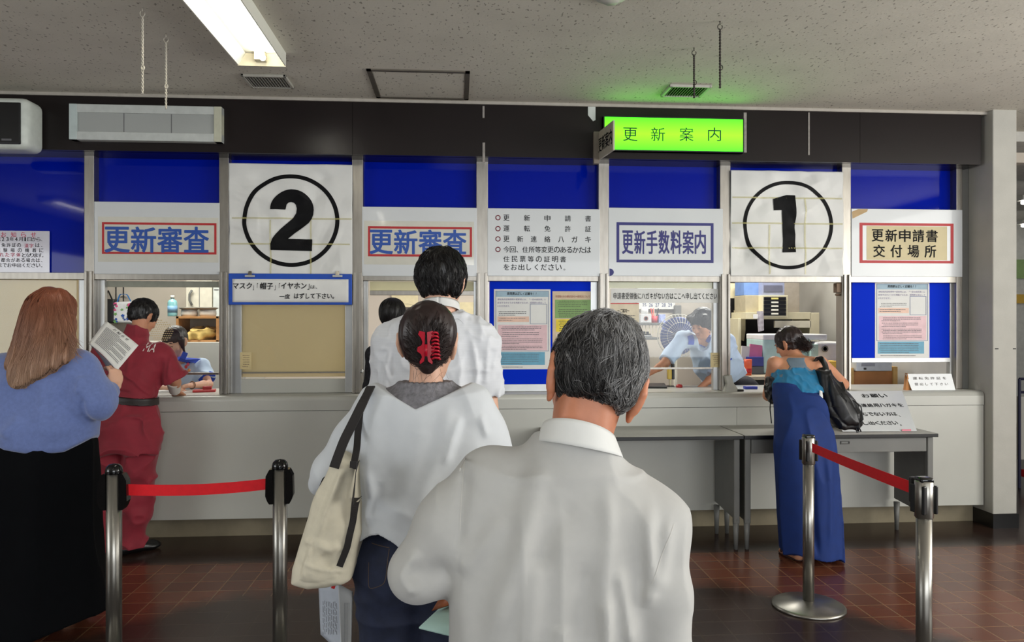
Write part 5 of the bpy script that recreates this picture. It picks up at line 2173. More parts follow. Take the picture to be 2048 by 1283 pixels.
for s, xs in ((-1, (-1, 0)), (1, (0, 1))):
    x = 852
    poly = [(x + s * 2, 664), (x + s * 13, 661), (x + s * 16, 668), (x + s * 10, 676), (x + s * 7, 684), (x + s * 9, 690), (x + s * 17, 694), (x + s * 18, 702), (x + s * 10, 708), (x + s * 8, 714), (x + s * 13, 723), (x + s * 12, 728), (x + s * 4, 722), (x + s * 2, 706), (x + s * 3, 690)]
    MB().prism([CP(a, b, .001 * abs(a - x) / 18) for a, b in poly], toW((0, .006, 0))).build('jaw', M_claw, cl)
for i in range(8):
    y = 664 + i * 7.2
    MB().tube([CP(864, y + 3, .0), CP(870, y, -.006), CP(874 + i * .6, y + 1, .0), CP(875 + i * .6, y + 4, .014), CP(872, y + 6, .026)], [.003, .0032, .003, .0026, .0016], 8).build('tooth', M_claw, cl, True)
MB().cyl(CP(852, 688, -.003), CP(852, 712, -.003), .004, n=12).build('hinge', M_claw, cl, True)

# canvas tote
tb = thing('tote_bag', 'cream canvas tote bag with black straps on the woman’s left shoulder', 'bag', toW(P(660, 1160, 2.0)))
M_canvas = mk('cream_canvas', (214, 206, 184), .85, var=.04, scale=40, bump=.12, bscale=600)
M_strap = mk('black_webbing', (34, 30, 29), .8, var=.1, bump=.1, bscale=500)
out = [(676, 905), (700, 916), (717, 922), (722, 1000), (724, 1060), (712, 1110), (702, 1150), (690, 1160), (660, 1168), (622, 1171), (600, 1165), (588, 1160), (590, 1130), (603, 1085), (616, 1045), (630, 1005), (652, 955)]
S = Field(.0045)
pts = [pz(x, y, 2.02) for x, y in out]
slab(S, pts, 2.03, .062, .028, bulge=.02)
S.disp(ridges([([pz(690, 930, 1.95), pz(665, 990, 1.95), pz(632, 1080, 1.95)], .010, .012), ([pz(690, 940, 1.95), pz(680, 1000, 1.95), pz(690, 1060, 1.95)], .016, -.012), ([pz(628, 1085, 1.95), pz(660, 1100, 1.95), pz(680, 1090, 1.95)], .012, .010),
               ([pz(605, 1085, 1.95), pz(625, 1085, 1.95)], .009, .008), ([pz(625, 1090, 1.95), pz(608, 1130, 1.95), pz(603, 1160, 1.95)], .006, .008), ([pz(640, 1110, 1.95), pz(665, 1140, 1.95)], .014, -.010), ([pz(600, 1125, 1.95), pz(640, 1140, 1.95), pz(690, 1148, 1.95)], .005, .004)], 2.03), .04)
S.disp(folds(.008, 12, 10, 10, 8.8), .03)
bag = S.build('bag_body', M_canvas, tb)
ribbon('strap', [P(742, 772, 2.055), P(728, 800, 2.02), P(706, 845, 2.0), P(688, 880, 1.985), P(676, 912, 1.97), P(668, 935, 1.96)], A3(1, 0, .4), .026, .004, M_strap, tb)
ribbon('strap', [P(738, 775, 2.07), P(722, 815, 2.05), P(716, 860, 2.03), P(714, 895, 1.99), P(708, 926, 1.95)], A3(1, 0, .2), .018, .004, M_strap, tb)
drape(ribbon('strap_webbing', [P(707, 922, 1.9), P(703, 980, 1.9), P(695, 1055, 1.9), P(684, 1108, 1.9), P(668, 1148, 1.9)], A3(1, 0, .2), .017, .004, M_strap, tb, n=70), bag, .0065)
ribbon('strap_webbing', [P(648, 955, 2.10), P(630, 1000, 2.105), P(616, 1040, 2.11)], A3(0, 1, 0), .02, .004, M_strap, tb)

pp = thing('paper_form', 'printed white form held low beside the woman’s tote bag', 'paper', toW(P(672, 1230, 2.12)))
sheet('page', [P(637, 1172, 2.16), P(676, 1168, 2.10), P(683, 1330, 2.10), P(641, 1268, 2.16)], mk('form_grey', (176, 182, 192), .6), pp, .01, 10)
sheet('page', [P(676, 1166, 2.10), P(706, 1182, 2.14), P(702, 1320, 2.14), P(684, 1330, 2.10)], M_paper, pp, .006, 10)
mb = MB()
rg = np.random.default_rng(2)
for i in range(9):
    x = 646 + i * 3.4
    y = 1200 + rg.uniform(0, 6)
    while y < 1262:
        ln = rg.uniform(5, 14)
        mb.tube([toW(P(x, y, 2.085)), toW(P(x + ln * .06, min(1268, y + ln), 2.085))], .0008, 4)
        y += ln + 2.5
for i in range(4):
    mb.tube([toW(P(689 + i * 3, 1205, 2.09)), toW(P(689 + i * 3, 1290, 2.09))], .0006, 4)
mb.build('small_print', M_grink, pp)
MB().obox(toW(P(667, 1172, 2.09)), (.010, .002, .012), (0, 20, 0)).build('red_mark', M_crim, pp)

# ================================================================== 3 the tall man ahead of her
tm = person('tall black haired man in a short sleeved white shirt, ahead of the hair claw woman', -.26, 2.78)
D = 2.78
J = dict(neck=P(881, 640, 2.78), skull=P(881, 580, 2.79), chest=P(872, 740, 2.80), waist=P(868, 900, 2.79), pel=A3(-.28, 2.78, .93),
         shL=P(790, 682, 2.79), elL=P(762, 840, 2.78), wrL=P(775, 950, 2.98), shR=P(957, 680, 2.79), elR=P(980, 842, 2.78), wrR=P(968, 985, 2.92),
         hipL=A3(-.37, 2.78, .88), knL=A3(-.37, 2.8, .48), anL=A3(-.37, 2.77, .08), hipR=A3(-.19, 2.78, .88), knR=A3(-.19, 2.8, .48), anR=A3(-.19, 2.77, .08), toeL=A3(-.15, 1, 0), toeR=A3(.15, 1, 0))
HM = rotm(-4, 10, 2)
hc = P(882, 568, 2.82)
S = Field(.0055)
body(S, J, .98, neck_r=.057)
head(S, hc, HM, 1.0)
hand(S, J['wrL'], A3(.2, .9, -.3), A3(.9, 0, 0), A3(0, .3, .9), curl=(30, 40, 30))
hand(S, J['wrR'], A3(-.1, .5, -.8), A3(-.9, 0, 0), A3(0, .8, .5), curl=(25, 30, 25))
S.build('body', M_skin, tm)
face_parts(tm, hc, HM)
S = Field(.0055)
S.loft([sec(1000, 765, 965, D, .125), sec(900, 765, 968, D, .128), sec(800, 766, 972, 2.785, .128), sec(730, 768, 976, 2.79, .120), sec(680, 774, 974, 2.79, .108), sec(652, 800, 955, 2.79, .085), sec(632, 828, 930, 2.79, .066)], k=.05)
S.cap(P(878, 655, 2.79), J['shL'], .066, .066, k=.05)
S.cap(P(884, 655, 2.79), J['shR'], .066, .066, k=.05)
S.cap(J['shL'], P(768, 800, 2.785), .068, .062, k=.04, cut1=True)
S.cap(J['shR'], P(976, 792, 2.785), .066, .060, k=.04, cut1=True)
S.cap(P(881, 660, 2.80), P(882, 600, 2.80), .066, .07, k=.006, kind='s')
S.disp(ridges([([pz(945, 680, 2.7), pz(955, 740, 2.7), pz(950, 790, 2.7)], .008, .010), ([pz(975, 690, 2.7), pz(972, 770, 2.7)], .010, .007), ([pz(930, 660, 2.7), pz(968, 680, 2.7)], .008, .006),
               ([pz(780, 700, 2.7), pz(770, 760, 2.7), pz(775, 800, 2.7)], .009, .010), ([pz(765, 720, 2.7), pz(785, 770, 2.7)], .007, .008)], 2.79), .04)
S.disp(folds(.012, 14, 10, 11, 9.1), .03)
S.disp(folds(.006, 30, 24, 26, 2.9), .03)
S.cut(A3(0, 0, P(0, 992, 2.78)[2]), A3(0, 0, -1))
S.build('shirt', mk('white_crinkled_shirt', (216, 218, 222), .85, var=.03, scale=60, stretch=(.2, .2, 6), bump=.08, bscale=300, sheen=.2), tm)
mb = MB()
cc = P(881, 622, 2.792)
mb.grid(lambda a, b: toW(cc + A3(math.sin(6.2832 * a) * (.070 + .004 * (1 - b)), -math.cos(6.2832 * a) * (.074 + .004 * (1 - b)), .03 * b + .022 * math.cos(6.2832 * a))), 40, 4, (0, 0, -.002))
mb.build('collar', M_shirtw, tm, True)
trousers('trousers', J, mk('trousers_navy', (40, 42, 54), .8), tm, h=.01)
shoes(J, M_black, tm, h=.009)
S = Field(.005)
hair_cap(S, hc, HM, 1.0, .016, nape=-.052, face=(0, .82, -.57), fo=.05)
S.disp(folds(.008, 45, 45, 16, 6.2), .03)
hm = S.build('hair', M_hairblack, tm)
rg = np.random.default_rng(8)
reg2 = lambda q: (q[1] * .82 - q[2] * .57 < .045) and q[2] > -.040 and not (abs(q[0]) > .066 and q[2] < .012)
_t = hc + HM @ A3(.01, -.03, .15)
pa = mesh_paths(hm, 4200, .045, lambda p: unit(p - _t) + A3(.25, 0, -.5), rg, m=7, lift=.007, wild=.22, clump=7, cs=.005, curl=.4)
strands('hair_strands', pa, .0009, [M_hairblack, M_hairblk2], hm, 2)

# ================================================================== 4 the woman in blue sweater and black skirt
pw_ = person('woman with long auburn hair, blue sweater and long black skirt at the left', -2.25, 3.62)
D = 3.62
J = dict(neck=P(95, 700, 3.62), skull=P(100, 650, 3.63), chest=P(85, 770, 3.64), waist=P(92, 870, 3.63), pel=P(97, 940, 3.62),
         shL=P(5, 742, 3.63), elL=P(-22, 850, 3.62), wrL=P(5, 900, 3.80), shR=P(160, 738, 3.62), elR=P(192, 812, 3.57), wrR=P(233, 772, 3.74),
         hipL=P(60, 990, 3.62), knL=P(58, 1110, 3.64), anL=P(55, 1236, 3.62), hipR=P(135, 990, 3.62), knR=P(135, 1110, 3.70), anR=P(128, 1232, 3.78), toeL=A3(-.1, 1, 0), toeR=A3(.1, 1, 0))
HM = rotm(-14, 12, 4)
hc = P(101, 631, 3.66)
S = Field(.006)
body(S, J, .95, girl=True)
head(S, hc, HM, .97)
hand(S, J['wrR'], A3(-.22, .25, .94), A3(-.85, .5, .1), A3(-.5, -.8, .1), curl=(35, 45, 30), s=.95, thumb=(.2, .9))
hand(S, J['wrL'], A3(.3, .9, 0), A3(.5, 0, .8), A3(.5, 0, .8), curl=(40, 50, 40), s=.95)
S.build('body', M_skin, pw_)
face_parts(pw_, hc, HM, .97)
S = Field(.0065)
S.loft([sec(898, 20, 184, D, .175), sec(885, 6, 190, D, .19), sec(850, -18, 192, D, .19), sec(800, -24, 182, 3.63, .175), sec(750, -12, 172, 3.635, .155), sec(715, 20, 150, 3.64, .11), sec(695, 60, 130, 3.64, .075)], k=.06)
S.cap(P(95, 722, 3.64), P(158, 740, 3.63), .07, .085, k=.06)
S.cap(P(95, 722, 3.64), P(8, 745, 3.63), .07, .085, k=.06)
S.chain([P(160, 742, 3.62), P(182, 790, 3.59), P(192, 808, 3.58)], [.088, .080, .078], k=.04)
S.cap(P(192, 808, 3.58), P(227, 778, 3.71), .074, .040, k=.03, cut1=True)
S.chain([P(5, 745, 3.63), P(-22, 850, 3.62), P(0, 895, 3.76)], [.088, .078, .05], k=.04)
S.cap(P(97, 704, 3.65), P(100, 660, 3.66), .052, .06, k=.006, kind='s')
hx = [P(x, 0, D)[0] for x in (0, 15, 60, 110, 160, 190)]
hz_ = [P(0, y, D)[2] for y in (858, 866, 884, 893, 892, 872)]
S.cutf(lambda x, y, z: np.interp(x, hx, hz_) - z, .01)
S.disp(ridges([([pz(162, 790, 3.5), pz(166, 830, 3.5), pz(180, 860, 3.5)], .02, -.016), ([pz(110, 760, 3.5), pz(105, 830, 3.5), pz(125, 880, 3.5)], .05, .014), ([pz(60, 830, 3.5), pz(25, 870, 3.5)], .03, .014), ([pz(160, 750, 3.5), pz(158, 790, 3.5)], .02, .012),
               ([pz(215, 815, 3.5), pz(232, 800, 3.5)], .012, -.008)], 3.66), .05)
S.disp(folds(.016, 6, 5, 5, 3.7), .03)
S.build('sweater', mk('blue_knit', (104, 122, 176), .95, var=.08, scale=60, bump=.2, bscale=420, sheen=.4), pw_)
S = Field(.008)
S.loft([sec(1266, 8, 194, 3.62, .27), sec(1235, 10, 195, 3.62, .27), sec(1180, 14, 188, 3.62, .24), sec(1060, 10, 182, 3.62, .215), sec(950, 8, 181, 3.62, .20), sec(885, 14, 180, 3.62, .175), sec(868, 20, 176, 3.62, .16)], k=.05, pw=2.3)
S.cut(A3(P(13, 0, D)[0], 3.62, P(0, 1257, D)[2]), unit(A3(P(0, 1225, D)[2] - P(0, 1257, D)[2], 0, -(P(192, 0, D)[0] - P(13, 0, D)[0]))))
S.disp(folds(.030, 9, 7, .9, 5.5), .04)
S.build('skirt', mk('black_jersey', (7, 8, 11), .9, var=.1, bump=.05, spec=.1), pw_)
shoes(J, M_black, pw_, .9, h=.008)
hsec = [(579, 92, 114), (584, 80, 124), (596, 66, 132), (615, 55, 140), (640, 47, 143), (670, 37, 145), (690, 30, 149), (710, 20, 148), (730, 15, 128), (750, 20, 96), (772, 26, 58)]
S = Field(.006)
def hdep(y):
    return np.interp(y, [579, 600, 650, 700, 735, 790], [3.665, 3.665, 3.615, 3.56, 3.515, 3.475])


def hry(y):
    return np.interp(y, [579, 588, 600, 640, 690, 735, 790], [.02, .075, .10, .105, .085, .06, .04])


S.loft([sec(y, a, b, hdep(y), hry(y)) for y, a, b in hsec], k=.02, pw=2.1)
S.ell(hc + HM @ A3(0, .0, .05), A3(.088, .098, .088), HM, .03)
S.cut(hc + HM @ A3(0, .062, 0), HM @ A3(0, 1, -.35), .01)
S.disp(folds(.010, 26, 26, 2.2, 1.9), .03)
M_auburn = bpy.data.materials.new('auburn_hair')
M_auburn.use_nodes = True
nt = M_auburn.node_tree
tc, sx, rp = nt.nodes.new('ShaderNodeTexCoord'), nt.nodes.new('ShaderNodeSeparateXYZ'), nt.nodes.new('ShaderNodeValToRGB')
mr = nt.nodes.new('ShaderNodeMapRange')
mr.inputs['From Min'].default_value, mr.inputs['From Max'].default_value = 1.17, 1.64
nt.links.new(tc.outputs['Object'], sx.inputs[0])
nt.links.new(sx.outputs[2], mr.inputs[0])
nt.links.new(mr.outputs[0], rp.inputs[0])
e = rp.color_ramp.elements
e[0].color, e[1].color = lin((180, 148, 122)) + (1,), lin((132, 74, 50)) + (1,)
x_ = e.new(.55)
x_.color = lin((150, 106, 82)) + (1,)
b = nt.nodes['Principled BSDF']
nt.links.new(rp.outputs[0], b.inputs['Base Color'])
b.inputs['Roughness'].default_value = .42
hm = S.build('hair', M_auburn, pw_)
rg = np.random.default_rng(14)
ht = hc + HM @ A3(0, -.02, .13)
pa = list(mesh_paths(hm, 3600, lambda p: .16 + .10 * np.clip((p[2] - 1.3) / .3, 0, 1), lambda p: unit(p - ht) * (1 if p[2] > ht[2] - .06 else .0) + A3(-.10 if p[2] < 1.5 else 0, 0, -1), rg, m=12, lift=.004, wild=.05, clump=6, cs=.007))
for i in range(60):
    x0, y0 = rg.uniform(138, 148), rg.uniform(660, 690)
    x1, y1 = x0 + rg.uniform(5, 26), y0 + rg.uniform(20, 40)
    pa.append([P(x0 + (x1 - x0) * t ** 1.6, y0 + (y1 - y0) * t, 3.53 - .012 * t) for t in np.linspace(0, 1, 12)])
M_auburn2 = M_auburn.copy()
M_auburn2.name = 'auburn_hair_light'
for e_ in [n_ for n_ in M_auburn2.node_tree.nodes if n_.type == 'VALTORGB'][0].color_ramp.elements:
    e_.color = tuple(min(1, v * 1.7) for v in e_.color[:3]) + (1,)
strands('hair_strands', pa, .0012, [M_auburn, M_auburn, M_auburn2], hm, 6)

lt = thing('paper_notice', 'white printed notice held up by the woman in the blue sweater', 'paper', toW(P(225, 700, 3.85)))
q = [P(212, 641, 3.97), P(277, 690, 3.93), P(234, 741, 3.76), P(177, 686, 3.80)]
sheet('page', q, M_paper, lt, -.012, 12)
sheet('page', [q[3] + A3(0, -.002, 0), q[2] + A3(-.004, .02, -.004), P(224, 757, 3.80), P(186, 694, 3.83)], mk('paper_back', (170, 172, 178), .6), lt, .006, 8)
qa = [np.asarray(v) for v in q]
nr = unit(np.cross(qa[1] - qa[0], qa[3] - qa[0]))
if nr[1] > 0:
    nr = -nr


def PQ(s, t, o=.0):
    return qa[0] * (1 - s) * (1 - t) + qa[1] * s * (1 - t) + qa[2] * s * t + qa[3] * (1 - s) * t + nr * (.003 + o)


# the page bows, so the print sits on a matching curve
def bow(s, t):
    n2 = unit(np.cross(qa[1] - qa[0], qa[3] - qa[0]))
    return PQ(s, t) - n2 * .012 * math.sin(math.pi * s) * (.4 + .6 * t)


mb = MB()
rg = np.random.default_rng(31)
for i in range(15):
    t = .20 + i * .046
    s0 = .12
    while s0 < (.9 if i % 4 else .55):
        ln = rg.uniform(.012, .03)
        a, b_ = bow(s0, t), bow(s0 + ln, t)
        mb.tube([toW(a), toW(b_)], .0012, 4)
        s0 += ln + .008
mb.build('small_print', M_grink, lt)
rdir = unit(qa[1] - qa[0])
udir = unit(np.cross(nr, rdir)) * (1 if np.cross(nr, rdir)[2] > 0 else -1)
text('heading', 'お 知 ら せ', M_ink, lt, toW(bow(.52, .11)), .105, .016, right=toW(rdir), up=toW(udir), bold=.01)

bgd = thing('shoulder_bag', 'dark bag half outside the left edge beside the black skirt', 'bag', toW(P(-8, 1000, 3.7)))
S = Field(.008)
slab(S, [pz(-45, 878, 3.72), pz(8, 872, 3.72), pz(14, 930, 3.72), pz(12, 998, 3.72), pz(-45, 1002, 3.72)], 3.74, .05, .02)
S.build('bag_body', mk('dark_maroon_bag', (38, 24, 26), .6), bgd)
ribbon('strap', [P(-10, 878, 3.74), P(-14, 850, 3.72), P(-6, 905, 3.76)], A3(0, 1, 0), .02, .003, M_strap, bgd)
sheet('ticket', [P(-30, 842, 3.70), P(9, 838, 3.70), P(12, 870, 3.70), P(-30, 872, 3.70)], mk('pink_card', (214, 150, 156), .5), thing('card', 'pink and white card sticking out of the dark bag at the left edge', 'card', toW(P(-10, 870, 3.7))))
# ================================================================== 5 the man in red overalls at the counter
rm = person('man in dark red short sleeved overalls leaning on the counter at the left window', -2.35, 4.78)
D = 4.85
J = dict(neck=P(272, 682, 5.0), skull=P(281, 640, 5.04), chest=P(262, 735, 4.98), waist=P(265, 800, 4.90), pel=P(256, 840, 4.82),
         shL=P(208, 708, 4.98), elL=P(196, 775, 5.02), wrL=P(230, 792, 5.16), shR=P(320, 712, 4.98), elR=P(349, 758, 5.02), wrR=P(351, 781, 5.13),
         hipL=P(222, 870, 4.80), knL=P(211, 985, 4.80), anL=P(203, 1090, 4.76), hipR=P(284, 870, 4.82), knR=P(277, 985, 4.84), anR=P(258, 1088, 4.84), toeL=A3(-.3, 1, 0), toeR=A3(.75, .8, 0))
HM = rotm(-22, 26, 8)
hc = P(285, 634, 5.08)
S = Field(.006)
body(S, J, .92)
head(S, hc, HM, .97)
hand(S, J['wrR'], A3(.2, .85, -.45), A3(-.2, .3, -.9), A3(-.9, .2, 0), curl=(20, 30, 25), s=.9)
hand(S, J['wrL'], A3(.6, .8, 0), A3(0, .1, -1), A3(.8, -.5, 0), curl=(10, 15, 10), s=.9)
S.build('body', M_skinb, rm)
face_parts(rm, hc, HM, .97)
S = Field(.006)
S.loft([sec(800, 228, 304, 4.90, .108), sec(770, 218, 311, 4.93, .120), sec(740, 206, 326, 4.96, .122), sec(710, 206, 330, 4.98, .105), sec(690, 228, 312, 4.99, .078)], k=.05)
S.cap(P(270, 694, 5.0), J['shL'], .062, .064, k=.05)
S.cap(P(270, 694, 5.0), J['shR'], .062, .064, k=.05)
S.cap(P(268, 690, 5.0), P(276, 655, 5.02), .075, .060, k=.03, cut1=True)
S.cap(J['shR'], P(347, 757, 5.02), .068, .088, k=.03, cut1=True)
S.cap(J['shL'], P(196, 770, 5.02), .068, .080, k=.03, cut1=True)
S.cap(P(274, 680, 5.02), P(281, 640, 5.04), .056, .066, k=.004, kind='s')
S.disp(ridges([([pz(240, 740, 4.85), pz(275, 760, 4.85), pz(300, 790, 4.85)], .012, .012), ([pz(315, 715, 4.85), pz(308, 760, 4.85), pz(312, 795, 4.85)], .014, -.014), ([pz(330, 710, 4.85), pz(325, 760, 4.85)], .012, .010),
               ([pz(255, 700, 4.85), pz(262, 760, 4.85)], .016, .008), ([pz(235, 780, 4.85), pz(270, 785, 4.85)], .012, -.010)], 5.0), .04)
S.disp(folds(.022, 10, 8, 7, 2.2), .03)
M_redsuit = mk('dark_red_twill', (136, 26, 44), .75, var=.08, scale=20, bump=.08, bscale=600, sheen=.15)
jk = S.build('overall_top', M_redsuit, rm)
S = Field(.007)
S.loft([sec(900, 192, 316, 4.83, .15), sec(840, 196, 316, 4.85, .145), sec(812, 220, 306, 4.88, .115), sec(798, 228, 304, 4.90, .108)], k=.05)
S.chain([P(225, 880, 4.80), P(211, 985, 4.80), P(203, 1096, 4.77)], [.105, .088, .086], k=.03)
S.chain([P(284, 880, 4.83), P(276, 985, 4.84), P(262, 1085, 4.84)], [.105, .090, .086], k=.03)
S.disp(folds(.030, 9, 8, 10, 6.4), .03)
S.cut(A3(0, 0, .045), A3(0, 0, -1))
S.build('overall_trousers', M_redsuit, rm)
S = Field(.005)
S.loft([sec(800, 228, 304, 4.90, .108), sec(770, 218, 311, 4.93, .120), sec(740, 206, 326, 4.96, .122)], k=.05)
S.loft([sec(900, 192, 316, 4.83, .15), sec(840, 196, 316, 4.85, .145), sec(812, 220, 306, 4.88, .115), sec(798, 228, 304, 4.90, .108)], k=.05)
S.disp(lambda x, y, z: -.013 + 0 * x, .05)
_b0, _b1 = P(0, 808, 4.80)[2], P(0, 794, 4.80)[2]
S.cutf(lambda x, y, z: z - _b1 + .10 * (x - P(266, 0, 4.9)[0]) + 0 * y)
S.cutf(lambda x, y, z: _b0 - z - .10 * (x - P(266, 0, 4.9)[0]) + 0 * y)
S.build('belt', mk('belt_dark_leather', (34, 26, 26), .5, bump=.1), rm)
S = Field(.005)
S.cap(P(347, 762, 5.04), P(350, 782, 5.125), .047, .036, cut0=True, cut1=True)
S.build('wrist_bandage', mk('bandage_white', (214, 208, 200), .85, bump=.2, bscale=200), rm)
o = text('back_lettering', 'MA', mk('letter_cream', (226, 218, 212), .7), rm, toW(P(281, 696, 4.8)), .072, .052, right=toW(unit(A3(.97, 0, -.12))), up=toW(unit(A3(.12, 0, .97))), bold=.012)
drape(o, jk, .003)
shoes(J, M_black, rm, 1.0)
S = Field(.0045)
hair_cap(S, hc, HM, .97, .010, nape=-.050)
S.disp(folds(.004, 60, 60, 25, 4.2), .02)
hm = S.build('hair', M_hairblack, rm)
rg = np.random.default_rng(6)
_h = hc.copy()
pa = mesh_paths(hm, 2600, .022, lambda p: unit(p - _h - A3(0, -.02, .13)) * .6 + A3(0, 0, -1), rg, m=5, lift=.004, wild=.3, clump=4, cs=.004)
strands('hair_strands', pa, .0009, [M_hairblack, M_hairblk2], hm, 2)

# ================================================================== 6 the woman in the blue dress
bw = person('woman in a long blue dress leaning over the desk by the open window', 1.95, 4.70)
D = 4.75
J = dict(neck=P(1598, 722, 5.12), skull=P(1584, 692, 5.17), chest=P(1598, 752, 5.02), waist=P(1597, 810, 4.84), pel=P(1604, 870, 4.73),
         shL=P(1549, 726, 5.06), elL=P(1537, 790, 5.20), wrL=P(1560, 776, 5.44), shR=P(1641, 726, 5.06), elR=P(1686, 768, 5.20), wrR=P(1655, 773, 5.44),
         hipL=P(1580, 890, 4.72), knL=P(1583, 1000, 4.72), anL=P(1592, 1092, 4.72), hipR=P(1634, 890, 4.72), knR=P(1640, 1000, 4.72), anR=P(1652, 1095, 4.70), toeL=A3(-.25, 1, 0), toeR=A3(.15, 1, 0))
HM = rotm(38, 22, -6)
hc = P(1579, 688, 5.19)
S = Field(.0055)
body(S, J, .88, girl=True, neck_r=.048)
S.loft([sec(800, 1556, 1640, 4.85, .10), sec(770, 1552, 1640, 4.94, .10), sec(745, 1550, 1641, 5.02, .098), sec(725, 1556, 1636, 5.06, .075), sec(714, 1570, 1622, 5.08, .055)], k=.04)
S.cap(J['shL'], J['elL'], .045, .038, k=.02)
S.cap(J['shR'], J['elR'], .045, .038, k=.02)
head(S, hc, HM, .92)
hand(S, J['wrL'], A3(.5, .8, -.1), A3(0, .2, -1), A3(.8, -.5, .3), curl=(25, 35, 25), s=.88)
hand(S, J['wrR'], A3(-.5, .8, -.1), A3(0, .2, -1), A3(-.8, -.5, .3), curl=(25, 35, 25), s=.88)
S.build('body', M_skinb, bw)
face_parts(bw, hc, HM, .92)


def back_shell(S, g):
    S.loft([sec(830, 1553, 1643, 4.78, .11 + g), sec(800, 1553, 1642, 4.85, .105 + g), sec(770, 1550, 1642, 4.94, .103 + g), sec(745, 1548, 1642, 5.02, .100 + g), sec(725, 1554, 1638, 5.06, .078 + g), sec(714, 1568, 1624, 5.08, .058 + g)], k=.04)


def pzl(lst, D_):
    return [pz(x, y, D_) for x, y in lst]


S = Field(.005)
back_shell(S, .012)
f2 = polysd(pzl([(1566, 700), (1571, 712), (1580, 722), (1582, 733), (1574, 742), (1555, 752), (1548, 775), (1645, 775), (1641, 750), (1624, 742), (1615, 733), (1614, 722), (1620, 712), (1620, 700)], 4.95))
S.cutf(lambda x, y, z: f2(x, z) + 0 * y, .003)
S.build('racerback_top', mk('grey_jersey', (104, 120, 134), .9, bump=.1, bscale=500), bw)
S = Field(.0055)
S.loft([sec(780, 1549, 1643, 4.91, .125), sec(762, 1546, 1644, 4.97, .125), sec(745, 1548, 1642, 5.02, .118), sec(734, 1552, 1636, 5.045, .105)], k=.03)
S.cutf(lambda x, y, z: z - (P(0, 736, 4.95)[2] - .25 * (x - P(1598, 0, 4.95)[0]) ** 2 / .15 ** 2 * .1), .004)
S.disp(folds(.013, 34, 20, 4, 2.7), .03)
M_teal = mk('teal_jersey', (10, 112, 156), .8, bump=.1, sheen=.2)
S.build('teal_bodice', M_teal, bw)
S = Field(.007)
S.loft([sec(1112, 1562, 1680, 4.72, .19), sec(1095, 1562, 1679, 4.72, .19), sec(1030, 1557, 1675, 4.72, .18), sec(950, 1554, 1669, 4.72, .165), sec(885, 1552, 1664, 4.73, .155), sec(840, 1554, 1652, 4.76, .135), sec(800, 1554, 1644, 4.84, .115), sec(768, 1550, 1642, 4.94, .105)], k=.04)
S.cut(A3(P(1562, 0, D)[0], 0, P(0, 1096, D)[2]), unit(A3(P(0, 1107, D)[2] - P(0, 1096, D)[2], 0, -(P(1679, 0, D)[0] - P(1562, 0, D)[0]))))
S.disp(folds(.026, 10, 8, 1.0, 3.1), .03)
S.disp(ridges([([pz(1618, 930, 4.6), pz(1622, 1020, 4.6), pz(1628, 1100, 4.6)], .012, -.03), ([pz(1650, 900, 4.6), pz(1655, 1000, 4.6), pz(1652, 1090, 4.6)], .02, .012)], 4.75), .05)
S.build('dress_skirt', mk('royal_blue_jersey', (2, 40, 104), .8, var=.08, bump=.05), bw)
for q in 'LR':
    S = Field(.005)
    a = J['an' + q]
    d = unit(J['toe' + q])
    S.ell(A3(a[0], a[1], .008) + d * .06, A3(.042, .115, .010), np.stack([np.cross(d, A3(0, 0, 1)), d, A3(0, 0, 1)], 1))
    S.cap(A3(a[0], a[1], .03) + d * .10 - np.cross(d, A3(0, 0, .036)), A3(a[0], a[1], .03) + d * .10 + np.cross(d, A3(0, 0, .036)), .012, k=.01)
    S.cut(A3(0, 0, .001), A3(0, 0, -1))
    S.build('sandal', mk('sandal_brown', (54, 32, 30), .5), bw)
S = Field(.0045)
hair_cap(S, hc, HM, .92, .014, nape=-.070)
S.ell(P(1611, 691, 5.12), A3(.036, .040, .038), None, .015)
S.disp(folds(.008, 45, 45, 30, 1.2), .03)
hm = S.build('hair', M_hairdark, bw)
rg = np.random.default_rng(16)
pa = []
bc = P(1611, 691, 5.09)
for i in range(700):
    d = unit(rg.normal(size=3))
    st0 = hc + HM @ (A3(0, -.012, .035) + d * A3(.084, .104, .096) * .96)
    if (HM.T @ (st0 - hc))[1] > .05 or (HM.T @ (st0 - hc))[2] < -.02:
        continue
    mid = (st0 + bc) / 2
    o_ = mid - hc - HM @ A3(0, -.012, .035)
    mid = hc + HM @ A3(0, -.012, .035) + o_ * (.100 / max(.05, np.linalg.norm(o_)))
    t = np.linspace(0, 1, 7)[:, None]
    e = bc + rg.normal(size=3) * .02
    pa.append((1 - t) ** 2 * st0 + 2 * t * (1 - t) * mid + t ** 2 * e)
for i in range(160):
    a0 = rg.uniform(0, 6.28)
    ax_, ay = unit(rg.normal(size=3)), unit(rg.normal(size=3))
    pa.append([P(1611, 691, 5.115) + (ax_ * math.cos(a0 + t * 2.4) + ay * math.sin(a0 + t * 2.4)) * .040 for t in np.linspace(0, 1, 7)])
strands('hair_strands', pa, .0012, [M_hairdark, mk('strand_chestnut', (84, 52, 38), .4)], hm, 7)

